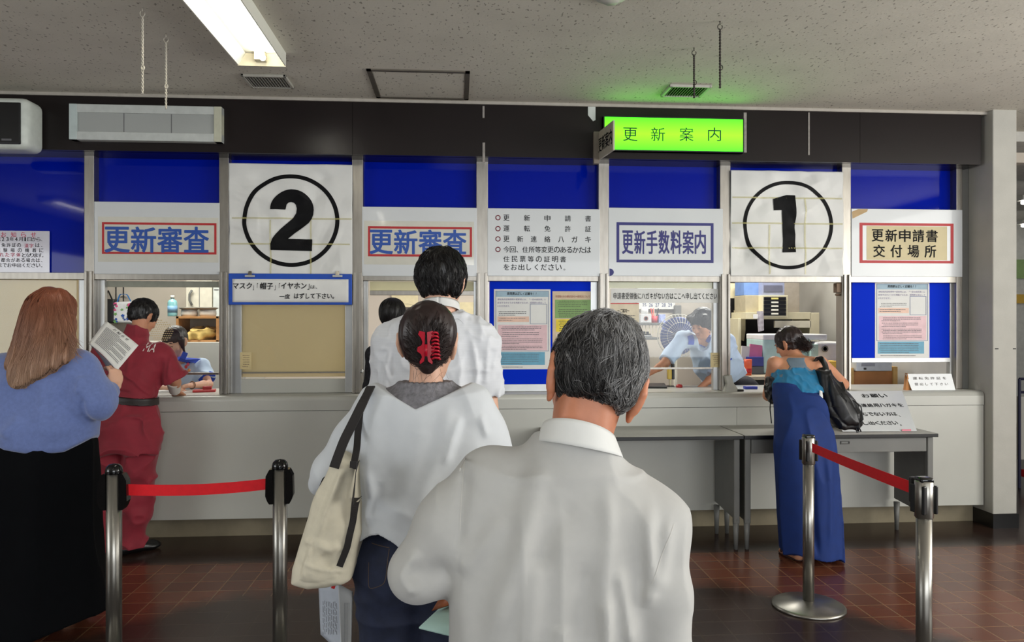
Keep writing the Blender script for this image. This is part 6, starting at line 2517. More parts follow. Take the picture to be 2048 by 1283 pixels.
bp = thing('backpack', 'black drawstring backpack on the right shoulder of the blue dress woman', 'backpack', toW(P(1690, 855, 4.9)))
M_nylon = mk('black_nylon', (20, 20, 22), .42, var=.2, bump=.1, bscale=60)
S = Field(.006)
slab(S, pzl([(1645, 742), (1660, 738), (1674, 752), (1692, 775), (1706, 795), (1716, 822), (1716, 846), (1704, 858), (1680, 857), (1662, 845), (1648, 815), (1642, 780)], 4.85), lambda x, z: 4.83 + .28 * (z - .86), .06, .035, bulge=.05)
S.disp(folds(.020, 16, 12, 10, 2.3), .03)
S.build('bag_body', M_nylon, bp)
ribbon('shoulder_strap', [P(1630, 718, 4.99), P(1642, 716, 5.03), P(1650, 728, 4.95), P(1655, 748, 4.86)], A3(.7, 0, .6), .035, .006, M_nylon, bp)
mb = MB()
for k, pts in enumerate(([(1706, 800), (1722, 812), (1726, 838), (1716, 850), (1722, 862), (1714, 864), (1712, 852)], [(1664, 812), (1690, 815), (1694, 800), (1682, 786)])):
    mb.tube([toW(P(x, y, 4.77)) for x, y in pts], .0045 if k == 0 else .003, 6)
mb.build('drawcord', M_black, bp, True)
S = Field(.004)
slab(S, pzl([(1640, 780), (1646, 782), (1648, 806), (1642, 812), (1639, 800)], 4.78), 4.79, .006, .003)
S.build('white_tag', M_paper, bp)

hb = thing('small_bag', 'small black bag with keys hanging from the left arm of the blue dress woman', 'bag', toW(P(1552, 800, 4.95)))
S = Field(.005)
slab(S, pzl([(1538, 757), (1546, 752), (1556, 760), (1562, 775), (1560, 800), (1548, 806), (1538, 798), (1535, 775)], 4.97), 4.99, .03, .014, bulge=.02)
S.disp(folds(.020, 26, 20, 22, 6.1), .03)
S.build('bag_body', M_nylon, hb)
ribbon('key_tag', [P(1552, 780, 4.935), P(1565, 763, 4.93)], A3(.4, 0, .6), .012, .004, mk('tag_bone', (196, 184, 160), .5), hb)
ribbon('hanging_cord', [P(1541, 800, 4.95), P(1540, 818, 4.94), P(1543, 846, 4.94)], A3(1, 0, 0), .006, .003, M_black, hb)

# ================================================================== 7 figure hidden behind the tall man
dp = person('dark haired person in black patterned top at the counter, mostly hidden by the tall man', -.85, 4.80)
J = dict(neck=P(785, 672, 4.92), skull=P(785, 640, 4.95), chest=P(783, 735, 4.88), waist=P(785, 800, 4.82), pel=P(785, 850, 4.78),
         shL=P(748, 708, 4.90), elL=P(741, 775, 4.90), wrL=P(760, 786, 5.16), shR=P(822, 708, 4.90), elR=P(832, 770, 4.92), wrR=P(815, 786, 5.16),
         hipL=P(762, 880, 4.78), knL=P(762, 990, 4.78), anL=P(760, 1090, 4.77), hipR=P(808, 880, 4.78), knR=P(808, 990, 4.78), anR=P(810, 1090, 4.77), toeL=A3(-.1, 1, 0), toeR=A3(.1, 1, 0))
HM = rotm(-5, 14, 0)
hc = P(785, 634, 4.98)
S = Field(.008)
body(S, J, .88, girl=True)
head(S, hc, HM, .93)
S.build('body', M_skin, dp)
face_parts(dp, hc, HM, .93)
S = Field(.008)
S.loft([sec(850, 735, 838, 4.80, .14), sec(790, 745, 828, 4.83, .125), sec(735, 748, 822, 4.88, .115), sec(700, 758, 812, 4.91, .085)], k=.05)
for q, x in (('L', 741), ('R', 832)):
    S.cap(P(785, 690, 4.92), J['sh' + q], .055, .052, k=.05)
    S.cap(J['sh' + q], J['el' + q], .052, .046, k=.03)
    S.cap(J['el' + q], J['wr' + q], .046, .036, k=.03)
S.build('blouse', mk('black_patterned', (26, 27, 34), .8, var=.9, scale=70), dp)
trousers('trousers', J, mk('trousers_black', (24, 24, 28), .8), dp, h=.012)
shoes(J, M_black, dp, .9, h=.009)
S = Field(.006)
hair_cap(S, hc, HM, .93, .018, nape=-.09)
hm = S.build('hair', M_hairblack, dp)
_d = hc + A3(0, 0, .15)
strands('hair_strands', mesh_paths(hm, 900, .08, lambda p: unit(p - _d) * .5 + A3(0, 0, -1), rg, m=7, lift=.004, wild=.1, clump=4, cs=.006), .0012, [M_hairblack, M_hairblk2], hm, 2)

# ================================================================== 8 seated staff member behind the left window
M_uni = mk('uniform_pale_blue', (186, 206, 230), .8, var=.03, scale=20, bump=.05, sheen=.2)
M_unib = mk('uniform_collar_blue', (44, 78, 190), .75, var=.05)
sf = person('staff member with fringe in a pale blue uniform looking down behind the left window', -2.5, 5.9)
J = dict(neck=P(358, 722, 5.86), skull=P(352, 690, 5.80), chest=P(362, 770, 5.93), waist=A3(-2.55, 5.97, .82), pel=A3(-2.55, 6.0, .66),
         shL=P(316, 735, 5.90), elL=P(308, 775, 5.72), wrL=P(352, 779, 5.52), shR=P(404, 733, 5.92), elR=P(418, 768, 5.78), wrR=P(379, 770, 5.56),
         hipL=A3(-2.65, 6.0, .62), knL=A3(-2.66, 6.02, .40), anL=A3(-2.66, 6.05, .08), hipR=A3(-2.45, 6.0, .62), knR=A3(-2.45, 6.02, .40), anR=A3(-2.45, 6.05, .08), toeL=A3(-.1, -1, 0), toeR=A3(.1, -1, 0))
for q in 'LR':   # she faces the visitors: her right side is on our left
    pass
HM = rotm(180 - 14, 22, 0)
hc = P(351, 684, 5.72)
S = Field(.005)
body(S, J, .84, girl=True, neck_r=.046)
head(S, hc, HM, .96, nose=.9)
hand(S, J['wrR'], A3(-.8, -.35, -.25), A3(0, .2, -1), A3(-.2, -.9, .2), curl=(30, 40, 30), s=.86)
hand(S, J['wrL'], A3(.6, -.6, -.1), A3(0, .2, -1), A3(.6, .6, .2), curl=(20, 30, 25), s=.86)
S.build('body', M_skin, sf)
face_parts(sf, hc, HM, .96)
S = Field(.006)
S.loft([sec(830, 312, 412, 5.96, .115), sec(775, 314, 412, 5.94, .115), sec(748, 318, 412, 5.92, .105), sec(726, 332, 396, 5.89, .075)], k=.04)
S.cap(P(360, 728, 5.89), J['shL'], .052, .052, k=.04)
S.cap(P(360, 728, 5.89), J['shR'], .052, .052, k=.04)
S.cap(J['shR'], P(414, 756, 5.84), .056, .062, k=.03, cut1=True)
S.cap(J['shL'], P(311, 758, 5.80), .056, .060, k=.03, cut1=True)
S.cap(P(358, 730, 5.87), P(354, 696, 5.80), .050, .06, k=.004, kind='s')
S.disp(folds(.012, 14, 12, 10, 5.2), .03)
us_ = S.build('uniform_shirt', M_uni, sf)
for pts, wd in (([(371, 704), (367, 714), (358, 728)], A3(.8, 0, .5)), ([(337, 706), (342, 716), (352, 729)], A3(-.8, 0, .5))):
    drape(ribbon('collar', [P(x, y, 5.6) for x, y in pts], wd, .040, .003, M_unib, sf, n=14), us_, .006)
for q, (x, y, D_) in (('R', (415, 757, 5.84)), ('L', (311, 759, 5.80))):
    S = Field(.005)
    a, b_ = J['sh' + q], P(x, y, D_)
    S.cap(b_ - unit(b_ - a) * .020, b_ + unit(b_ - a) * .002, .0635, .064, cut0=True, cut1=True, k=0)
    S.build('sleeve_trim', M_unib, sf)
tag_pts = [(372, 733, (214, 70, 70)), (378, 740, (226, 150, 90)), (368, 742, (110, 110, 200)), (376, 728, (220, 90, 110))]
for i, (x, y, c_) in enumerate(tag_pts):
    S = Field(.003)
    S.ell(P(x, y, 5.80), A3(.012, .008, .014), None, 0)
    S.build('badge_charm', mk('charm_%d' % i if False else 'charm', c_, .5) if i == 0 else mk('charm_' + 'abc'[i - 1], c_, .5), sf)
mb = MB()
wa = J['wrR'] + unit(J['elR'] - J['wrR']) * .03
ax_ = unit(J['elR'] - J['wrR'])
u_ = unit(np.cross(ax_, A3(0, 0, 1)))
v_ = np.cross(ax_, u_)
mb.tube([toW(wa + (u_ * math.cos(t) + v_ * math.sin(t)) * .027) for t in np.linspace(0, 6.2832, 18)], .004, 6, False)
mb.build('wristwatch', mk('watch_brown', (120, 84, 60), .4), sf, True)
trousers('trousers', J, mk('uniform_dark', (40, 40, 46), .8), sf, h=.012)
shoes(J, M_black, sf, .85, h=.009)
S = Field(.0042)
ce = hc + HM @ A3(0, -.012, .032)
S.ell(ce, A3(.086, .106, .098) * .96, HM, .01)
for e in (-1, 1):
    S.cap(hc + HM @ A3(e * .076, .020, .03), hc + HM @ A3(e * .073, .022, -.075), .017, .006, k=.02)
S.cutf(lambda x, y, z: -np.maximum(np.maximum((x - hc[0]) * HM[0, 2] + (y - hc[1]) * HM[1, 2] + (z - hc[2]) * HM[2, 2] - .024,
                                              .030 - ((x - hc[0]) * HM[0, 1] + (y - hc[1]) * HM[1, 1] + (z - hc[2]) * HM[2, 1])),
                                   np.abs((x - hc[0]) * HM[0, 0] + (y - hc[1]) * HM[1, 0] + (z - hc[2]) * HM[2, 0]) - .066), .003)
S.disp(folds(.003, 90, 90, 8, 2.2), .02)
S.build('hair', mk('hair_glossy_dark', (32, 25, 25), .45, var=.2), sf)

# ================================================================== 9 staff member reaching across at the fan window
sm_ = person('staff member in a pale blue uniform reaching across the desk beside the electric fan', 1.55, 6.25)
J = dict(neck=P(1408, 676, 6.10), skull=P(1408, 645, 6.02), chest=P(1424, 722, 6.18), waist=P(1450, 752, 6.32), pel=P(1478, 780, 6.42),
         shL=P(1366, 676, 6.10), elL=P(1328, 728, 5.98), wrL=P(1296, 748, 5.92), shR=P(1456, 682, 6.14), elR=P(1428, 752, 5.98), wrR=P(1396, 778, 5.86),
         hipL=P(1462, 812, 6.45), knL=A3(1.68, 6.45, .45), anL=A3(1.66, 6.55, .08), hipR=P(1500, 815, 6.45), knR=A3(1.92, 6.45, .45), anR=A3(1.92, 6.55, .08), toeL=A3(-.3, -1, 0), toeR=A3(0, -1, 0))
HM = rotm(180 - 52, 24, 0)
hc = P(1406, 648, 5.98)
S = Field(.0052)
body(S, J, .86, girl=True, neck_r=.048)
S.cap(J['shL'], J['elL'], .044, .038)
head(S, hc, HM, .97)
hand(S, J['wrL'], A3(-.85, -.3, -.3), A3(0, .2, -1), A3(.2, -.9, .2), curl=(25, 35, 30), s=.88)
hand(S, J['wrR'], A3(-.7, -.5, -.35), A3(0, .2, -1), A3(-.4, .8, .2), curl=(25, 30, 30), s=.88)
S.build('body', M_skinb, sm_)
face_parts(sm_, hc, HM, .97)
S = Field(.006)
S.loft([sec(800, 1425, 1495, 6.40, .13), sec(770, 1412, 1494, 6.33, .135), sec(745, 1392, 1490, 6.26, .135), sec(715, 1382, 1480, 6.19, .125), sec(690, 1378, 1466, 6.14, .105), sec(674, 1386, 1444, 6.11, .075)], k=.05)
S.cap(P(1408, 680, 6.12), J['shL'], .060, .058, k=.04)
S.cap(P(1412, 682, 6.12), J['shR'], .060, .060, k=.04)
S.cap(J['shL'], P(1334, 720, 6.0), .062, .062, k=.03, cut1=True)
S.cap(J['shR'], P(1430, 750, 6.0), .062, .062, k=.03, cut1=True)
S.cap(P(1407, 690, 6.06), P(1407, 650, 6.0), .050, .06, k=.004, kind='s')
S.cut(P(1462, 758, 6.3), A3(.55, 0, -1))
S.disp(folds(.016, 12, 10, 9, 8.2), .03)
us = S.build('uniform_shirt', M_uni, sm_)
for pts, wd in (([(1388, 671), (1391, 680), (1390, 690)], A3(-.8, 0, .35)), ([(1426, 664), (1423, 680), (1416, 694)], A3(.8, 0, .45))):
    drape(ribbon('collar', [P(x, y, 5.9) for x, y in pts], wd, .050, .003, M_unib, sm_, n=14), us, .006)
drape(ribbon('pocket_trim', [P(1462, 726, 5.95), P(1472, 718, 5.95)], A3(0, 0, 1), .012, .003, M_unib, sm_, n=8), us, .004)
trousers('trousers', J, mk('uniform_dark', (40, 40, 46), .8), sm_, h=.012, pel=(.17, .13, .14))
shoes(J, M_black, sm_, .85, h=.009)
S = Field(.0045)
hair_cap(S, hc, HM, .97, .020, nape=-.075, face=(0, .86, -.5), fo=.062)
S.cap(hc + HM @ A3(-.07, .045, .075), hc + HM @ A3(.07, .045, .075), .030, k=.02)
S.disp(folds(.003, 70, 70, 10, 6.6), .02)
S.build('hair', mk('hair_glossy_dark', (32, 25, 25), .45, var=.2), sm_)

# ================================================================== the office behind the glass
def box_thing(name, lab, cat, px, V, dep, m, bev=.004, part=None, group=None):
    u0, u1, z0, z1 = R(*px, V)
    t = thing(name, lab, cat, ((u0 + u1) / 2, V, z0), group)
    MB().box(u0, u1, V, V + dep, z0, z1, bev).build(part or 'body', m, t)
    return t


def add_box(t, nm, px, V, dep, m, bev=.001):
    u0, u1, z0, z1 = R(*px, V)
    return MB().box(u0, u1, V, V + dep, z0, z1, bev).build(nm, m, t)


# left window: low cabinet, cubby, hats, bottle, bags
u0, u1, _, z1 = R(180, 645, 470, 800, 7.2)
t = thing('low_cabinet', 'long white low cabinet along the back of the left office', 'cabinet', ((u0 + u1) / 2, 7.2, 0))
zc = onV(400, 684, 7.2).z
MB().box(u0, u1 + .1, 7.2, 7.9, 0, zc, .004).build('body', M_white, t)
for x in (260, 360):
    p = onV(x, 700, 7.2)
    MB().box(p.x - .001, p.x + .001, 7.198, 7.202, .1, zc - .03).build('door_gap', M_grink, t)
t = thing('wooden_cubby', 'light wooden cubby shelf holding a folded yellow cloth', 'shelf', onV(400, 684, 7.3))
M_wood = mk('pale_wood', (176, 126, 76), .55, var=.12, scale=6, stretch=(1, 6, 6))
u0, u1, z0, z1 = R(352, 632, 437, 681, 7.3)
z0 = zc
m = MB()
m.box(u0, u1, 7.3, 7.62, z1 - .022, z1, .002).box(u0, u1, 7.3, 7.62, z0, z0 + .018, .002)
m.box(u1 - .022, u1, 7.3, 7.62, z0, z1).box(u0, u0 + .022, 7.3, 7.62, z0, z1)
m.build('carcass', M_wood, t)
MB().box(u0, u1, 7.61, 7.625, z0, z1).build('back_panel', M_office, t)
S = Field(.007)
a, b_ = R(372, 660, 432, 676, 7.42)[:2]
cz = z0 + .02


def cw_(px, py, D_):
    return P(px, py, D_)


S.ell(P(408, 668, 7.22), A3(.14, .10, .055), None, .04)
S.ell(P(385, 672, 7.2), A3(.10, .09, .03), None, .04)
S.disp(folds(.05, 18, 14, 16, 3.3), .05)
S.cut(A3(0, 0, cz), A3(0, 0, -1))
tag(S.build('folded_cloth', mk('mustard_cloth', (196, 166, 96), .9, var=.12), None), 'crumpled mustard cloth lying in the wooden cubby', 'cloth')
for x, lab in ((379, 'white cap with flat dark brim on the wooden cubby, left one'), (416, 'white cap with flat dark brim on the wooden cubby, right one')):
    p = onV(x, 632, 7.45)
    p.z = z1
    t = thing('uniform_hat', lab, 'hat', p, 'caps on the wooden cubby')
    MB().lathe([(.072, 0), (.078, .02), (.076, .055), (.07, .062)], p, 28).build('crown_band', M_white, t, True)
    MB().lathe([(.001, .062), (.07, .062), (.096, .078), (.097, .083), (.07, .088), (.001, .088)], p, 32).build('brim', mk('grey_brim', (120, 116, 104), .45), t, True)
p = onV(345, 634, 7.4)
p.z = z1
t = thing('spray_bottle', 'clear bottle of blue green liquid on the wooden cubby', 'bottle', p)
MB().lathe([(.001, 0), (.042, 0), (.044, .01), (.044, .13), (.036, .15), (.016, .162), (.016, .172)], p, 24).build('bottle_body', mk('liquid_teal', (124, 176, 178), .25, var=.05, coat=.4), t, True)
MB().lathe([(.018, .170), (.018, .20), (.001, .202)], p, 18).build('cap', M_white, t, True)
MB().lathe([(.0448, .035), (.0448, .10)], p, 24).build('bottle_label', mk('label_blue', (110, 150, 180), .5), t, True)
# lockers
t = box_thing('locker', 'cream locker with curved handle on the back wall of the left office', 'locker', (372, 560, 424, 618), 7.9, .38, mk('locker_cream', (214, 208, 190), .5))
mb = MB()
mb.tube([onV(x, y, 7.87) for x, y in ((384, 580), (379, 588), (379, 600), (384, 610))], .012, 8)
mb.build('handle', M_greym, t, True)
add_box(t, 'door_seam', (398, 562, 399, 617), 7.896, .01, M_grink)
t = box_thing('locker', 'pale second locker right of the cream locker', 'locker', (426, 566, 470, 640), 7.9, .38, mk('locker_pale', (208, 212, 206), .5))
add_box(t, 'vent_slot', (428, 578, 437, 580), 7.896, .01, M_grink)
# hanging bags
hk = onV(216, 600, 7.9)
t = thing('tote_bag', 'black tote bag hanging at the left of the office', 'bag', hk)
S = Field(.008)
slab(S, [pz(207, 597, 7.9), pz(232, 598, 7.9), pz(231, 646, 7.9), pz(206, 646, 7.9)], 7.92, .06, .02)
S.build('bag_body', M_nylon, t)
ribbon('strap', [P(210, 598, 7.9), P(216, 580, 7.97), P(224, 598, 7.9)], A3(1, 0, .2), .015, .004, M_nylon, t)
t = thing('floral_bag', 'white bag with pink and blue flower print hanging beside the black tote', 'bag', onV(245, 600, 7.9))
S = Field(.008)
slab(S, [pz(228, 604, 7.9), pz(268, 602, 7.9), pz(268, 646, 7.9), pz(223, 645, 7.9)], 7.93, .06, .02)
fb_ = S.build('bag_body', mk('floral_ground', (222, 222, 224), .6), t)
rg = np.random.default_rng(77)
for nm, c_, n in (('pink_print', (214, 70, 130), 9), ('blue_print', (50, 140, 200), 7), ('dark_print', (60, 60, 70), 5), ('green_print', (110, 160, 90), 5)):
    mb = MB()
    for i in range(n):
        x, y = rg.uniform(227, 266), rg.uniform(606, 643)
        c = toW(P(x, y, 7.866))
        pts = []
        r0 = rg.uniform(.008, .020)
        for k in range(12):
            a = 6.2832 * k / 12
            rr = r0 * (1 + .35 * math.cos(5 * a + i))
            pts.append(c + Vector((rr * math.cos(a), 0, rr * math.sin(a) * rg.uniform(.7, 1))))
        mb.prism(pts, (0, .004, 0))
    mb.build(nm, mk(nm, c_, .6), t)
ribbon('strap', [P(234, 604, 7.92), P(240, 588, 7.98), P(254, 588, 7.98), P(262, 603, 7.92)], A3(0, 1, 0), .02, .004, mk('bag_blue', (36, 110, 180), .6), t)
for x, lab in ((232, 'thin dark rod hanging left above the floral bag'), (247, 'thin dark rod hanging right above the floral bag')):
    tag(MB().cyl(onV(x, 568, 8.294), onV(x, 602, 8.294), .006, n=8).build('hanging_rod', M_dark), lab, 'rod')

# right windows
t = box_thing('dark_screen', 'tall black partition behind the open window', 'partition', (1440, 540, 1498, 1000), 7.7, .12, mk('black_fabric', (22, 20, 20), .9))
add_box(t, 'low_wing', (1497, 632, 1626, 1000), 7.7, .12, MATS['black_fabric'])
u0, u1, z0, z1 = R(1628, 560, 1700, 800, 7.0)
t = box_thing('wall_box_panel', 'plain beige panel behind the drawer tower', 'panel', (1568, 545, 1599, 628), 7.55, .1, mk('panel_beige', (150, 142, 130), .7))
sh = box_thing('office_shelf', 'cream metal shelf unit carrying the small drawer tower', 'shelf', (1492, 624, 1622, 638), 7.2, .4, M_creamm, .003, 'shelf_board')
add_box(sh, 'bracket', (1550, 641, 1622, 655), 7.2, .03, mk('plate_cream', (214, 208, 186), .5))
u0, u1, z0, z1 = R(1620, 625, 1639, 760, 7.2)
MB().box(u0, u1, 7.2, 7.6, 0, z1, .004).build('upright_post', M_creamm, sh)
u0, u1, z0, z1 = R(1484, 625, 1490, 760, 7.2)
MB().box(u0, u1, 7.3, 7.6, 0, onV(1487, 636, 7.2).z, .004).build('upright_post', M_creamm, sh)
t = box_thing('drawer_tower', 'small cream case of five black drawers on the office shelf', 'drawers', (1525, 590, 1576, 635), 7.15, .32, M_creamm, .004, 'case')
for i in range(5):
    y = 593.5 + i * 7.6
    d_ = add_box(t, 'drawer', (1528.5, y, 1572.5, y + 6.8), 7.135, .03, M_black, .002)
    add_box(d_, 'label_plate', (1543, y + 1.6, 1557, y + 4.8), 7.13, .006, mk('label_white', (224, 222, 206), .5) if i else mk('label_yellow', (214, 206, 120), .5))
t = box_thing('file_box', 'beige file box left of the drawer tower', 'box', (1491, 590, 1524, 624), 7.25, .3, mk('file_beige', (176, 166, 138), .7))
t = box_thing('blue_folder', 'blue folder standing on top of the beige file box', 'folder', (1488, 562, 1523, 590), 7.3, .25, mk('folder_blue', (110, 142, 196), .6))
t = box_thing('letter_tray', 'translucent grey letter tray on top of the drawer tower', 'tray', (1525, 564, 1569, 590), 7.2, .3, mk('tray_grey', (146, 152, 176), .35), .003)
add_box(t, 'front_slot', (1528, 570, 1565, 583), 7.195, .01, mk('tray_dark', (104, 106, 122), .4))
for px, V, lab, c_ in (((1459, 566, 1473, 596), 7.6, 'cream paper pinned high on the black partition', (206, 196, 160)), ((1481, 566, 1490, 606), 7.58, 'grey paper strip pinned beside the blue folder', (186, 186, 180))):
    tag(MB().box(*R(*px, V)[:2], V, V + .003, *R(*px, V)[2:]).build('pinned_paper', mk('pinned_%d' % c_[2] if False else ('pinned_cream' if c_[2] < 170 else 'pinned_grey'), c_, .7)), lab, 'paper')
t = thing('hanging_papers', 'bundle of buff papers hanging by a clip before the black partition', 'papers', onV(1480, 680, 7.67))
q = [onV(x, y, 7.675) for x, y in ((1469, 620), (1491, 621), (1491, 660), (1488, 682), (1477, 677), (1473, 660))]
MB().prism(q, (0, .025, 0)).build('sheets', mk('buff_paper', (202, 190, 152), .7), t)
add_box(t, 'clip', (1474, 616, 1488, 622), 7.665, .035, M_alu)
t = thing('hanging_gloves', 'grey patterned cloth hanging below the office shelf', 'cloth', onV(1521, 662, 7.1))
q = [onV(x, y, 7.14) for x, y in ((1515, 622), (1527, 622), (1528, 660), (1518, 663), (1516, 640))]
MB().prism(q, (0, .02, 0)).build('cloth', mk('grey_cloth', (166, 160, 166), .9, var=.3, scale=30), t)
add_box(t, 'white_tip', (1507, 628, 1516, 637), 7.135, .01, M_paper)

zt = onV((1484 + 1698) / 2, 752, 6.3).z
pr = thing('printer', 'white and mint office printer behind the woman in the blue dress', 'printer', onV(1600, 735, 6.6))
M_mint = mk('mint_plastic', (176, 206, 198), .4)
M_prw = mk('printer_white', (218, 218, 214), .4)
u0, u1, z0, z1 = R(1526, 676, 1622, 740, 6.6)
MB().box(u0, u1, 6.6, 7.0, zt, z1, .02, 3).build('scanner_body', M_mint, pr)
add_box(pr, 'lid', (1526, 668, 1655, 680), 6.6, .4, M_prw, .01)
u0, u1, z0, z1 = R(1632, 684, 1680, 790, 6.55)
MB().box(u0, u1 + .1, 6.55, 7.0, zt, z1, .02, 3).build('paper_tray_body', M_prw, pr)
add_box(pr, 'mint_column', (1622, 688, 1637, 730), 6.54, .05, M_mint, .004)
p = onV(1650, 697, 6.545)
MB().lathe([(.03, 0), (.03, .004), (.018, .004), (.018, 0)], p, 24, Matrix.Rotation(math.radians(90), 4, 'X')).build('power_ring', M_greym, pr)
t = box_thing('yellow_box', 'small yellow carton at the right of the open window', 'box', (1653, 722, 1680, 745), 6.35, .15, mk('carton_yellow', (216, 178, 70), .6))
tb_ = thing('work_desk', 'low tan work desk behind the open window', 'desk', onV(1540, 760, 6.5))
u0, u1, _, z1 = R(1484, 752, 1698, 770, 6.3)
MB().box(u0, u1, 6.3, 7.05, z1 - .03, z1, .004).build('desktop', mk('desk_tan', (170, 158, 134), .5), tb_)
MB().box(u0 + .03, u1, 6.4, 7.0, 0, z1 - .03).build('pedestal', M_dark, tb_)
zt2 = z1
t = thing('file_stand', 'stand holding a pink folder and white papers left of the printer', 'file stand', onV(1505, 752, 6.5))
for nm, px, c_ in (('white_papers', (1484, 692, 1502, 722), (208, 204, 194)), ('pink_folder', (1500, 689, 1525, 722), (206, 110, 146))):
    u0, u1, z0, z1 = R(*px, 6.6)
    MB().obox(((u0 + u1) / 2, 6.62, (z0 + z1) / 2), (u1 - u0, .02, z1 - z0), (-6, 8 if 'pink' in nm else 5, 0)).build(nm, mk(nm, c_, .6), t)
u0, u1, z0, z1 = R(1501, 714, 1532, 746, 6.5)
MB().box(u0, u1, 6.55, 6.8, zt2, z0 + .06, .003).build('black_holder', M_black, t)
MB().box(u0, u1, 6.55, 6.8, z0 + .06, z1, .003).build('blue_tray', mk('blue_tray', (34, 44, 130), .5), t)
p = onV(1496, 752, 6.45)
p.z = zt2
t = thing('orange_tumbler', 'orange plastic tub on the work desk beside the file stand', 'tub', p)
hh = onV(1496, 718, 6.45).z - zt2
MB().lathe([(.001, 0), (.030, 0), (.034, hh * .85), (.034, hh), (.030, hh), (.001, hh - .004)], p, 24).build('tub', mk('orange_plastic', (228, 96, 62), .35), t, True)
MB().lathe([(.0325, .02), (.0335, .06)], p, 24).build('tub_label', M_red, t, True)

# slot beside the pillar: cartons
t = thing('carton', 'open brown cardboard carton seen through the slot beside the pillar', 'box', onV(1745, 780, 6.2))
u0, u1, z0, z1 = R(1703, 742, 1786, 800, 6.2)
MB().box(u0, u1, 6.2, 6.55, ZCT - .25, z1, .003).build('carton_body', M_card, t)
m = MB()
m.box(u0 - .03, u0 + .01, 6.18, 6.5, z0 + .1, z1 + .03, .002).box(u1 - .01, u1 + .03, 6.18, 6.5, z0 + .1, z1 + .04, .002)
m.build('flaps', mk('carton_tan', (204, 164, 96), .8), t)
t = box_thing('metal_case', 'pale metal case with small black square on top of the brown carton', 'case', (1713, 722, 1784, 741.5), 6.15, .3, mk('case_pale', (190, 194, 194), .4, metal=.3))
add_box(t, 'black_square', (1728, 735, 1733, 739), 6.145, .01, M_black)
add_box(t, 'label', (1724, 726, 1750, 732), 6.145, .006, mk('label_dull', (150, 152, 154), .6))
# fan window: back shelf, calendar, switch, fan
cal = board('wall_calendar', 'white wall calendar with blue dates behind the fan window', (1275, 560, 1350, 618), 8.25, .004, M_paper, 'calendar', 0)
textV('dates', '25  26  27  28  29', mk('calendar_blue', (60, 64, 110), .5), cal, 1285, 606, 1344, 613, 8.249, bold=.012)
textV('dates', '18  19  20  21  22', mk('calendar_blue', (60, 64, 110), .5), cal, 1285, 590, 1344, 597, 8.249, bold=.012)
t = box_thing('switch_box', 'grey switch box on the wall right of the calendar', 'switch', (1350, 610, 1363, 633), 8.2, .08, mk('switch_grey', (112, 110, 106), .5), .006)
shb = thing('wall_shelf', 'grey wire edged shelf holding the tissue box behind the fan window', 'shelf', onV(1305, 648, 7.9))
u0, u1, z0, z1 = R(1230, 645, 1334, 650, 7.6)
MB().box(u0, u1, 7.6, 8.0, z0, z1, .003).build('upper_board', M_greym, shb)
m = MB()
for i in range(16):
    x = u0 + (u1 - u0) * i / 15
    m.cyl((x, 7.62, z0), (x, 7.62, z0 - .09), .003, n=6)
m.build('wire_guard', M_creamm, shb)
ztp = z1
u0b, u1b, z0b, z1b = R(1230, 674, 1318, 679, 7.6)
MB().box(u0b, u1b, 7.6, 8.0, z0b, z1b, .003).build('lower_board', M_greym, shb)


def on_shelf(px, V, ztop):
    u0, u1, z0, z1 = R(*px, V)
    return u0, u1, ztop, ztop + (z1 - z0)


u0, u1, z0, z1 = on_shelf((1281, 626, 1303, 643), 7.65, ztp)
t = thing('tissue_box', 'white tissue box on the wall shelf behind the fan window', 'box', ((u0 + u1) / 2, 7.65, z0))
MB().box(u0, u1, 7.65, 7.77, z0, z1, .004).build('carton', mk('tissue_grey', (196, 196, 196), .6), t)
MB().lathe([(.024, 0), (.024, .001), (.016, .001), (.016, 0)], ((u0 + u1) / 2, 7.649, (z0 + z1) / 2), 20, Matrix.Rotation(math.radians(90), 4, 'X')).build('oval_opening', mk('tissue_brown', (150, 100, 90), .6), t)
MB().lathe([(.001, 0), (.038, 0), (.038, .08), (.012, .08), (.012, .076)], ((u0 + u1) / 2, 7.71, z1), 24).build('paper_roll', M_paper, None, True)
tag(bpy.data.objects['paper_roll'], 'white paper roll standing on the tissue box', 'paper roll')
c = Vector((onV(1311, 640, 7.65).x, 7.7, ztp))
t = thing('pen_pot', 'red and white pen pot full of pens on the wall shelf', 'pen pot', c)
MB().lathe([(.001, 0), (.034, 0), (.036, .07), (.032, .07), (.031, .01)], c, 20).build('pot', mk('pot_red', (206, 70, 80), .5), t, True)
for i, (dx, dy, c_) in enumerate(((-.015, .0, (220, 60, 60)), (.0, .01, (226, 226, 226)), (.018, -.005, (50, 50, 60)), (-.005, -.01, (230, 120, 100)))):
    MB().cyl(c + Vector((dx * .5, dy, .01)), c + Vector((dx * 2.4, dy, .15)), .006, n=8).build('pen', mk('pen_' + 'abcd'[i], c_, .4), t)
u0, u1, z0, z1 = on_shelf((1318, 626, 1331, 643), 7.66, ztp)
t = thing('medicine_carton', 'small blue and white carton at the right end of the wall shelf', 'box', ((u0 + u1) / 2, 7.66, z0))
MB().box(u0, u1, 7.66, 7.72, z0, z1, .002).build('carton', mk('carton_bluewhite', (150, 160, 206), .5, var=.5, scale=40), t)
u0, u1, z0, z1 = on_shelf((1281, 659, 1304, 674), 7.65, z1b)
t = thing('hole_punch', 'black and steel hole punch on the lower shelf', 'punch', ((u0 + u1) / 2, 7.65, z0))
MB().box(u0, u1, 7.65, 7.75, z0, z0 + .02, .004).build('base', M_alu, t)
MB().prism([(u0 + .01, 7.66, z0 + .025), (u1 - .005, 7.66, z0 + .02), (u1 - .03, 7.66, z0 + .055), (u0 + .03, 7.66, z0 + .06)], (0, .07, 0)).build('lever', M_black, t)

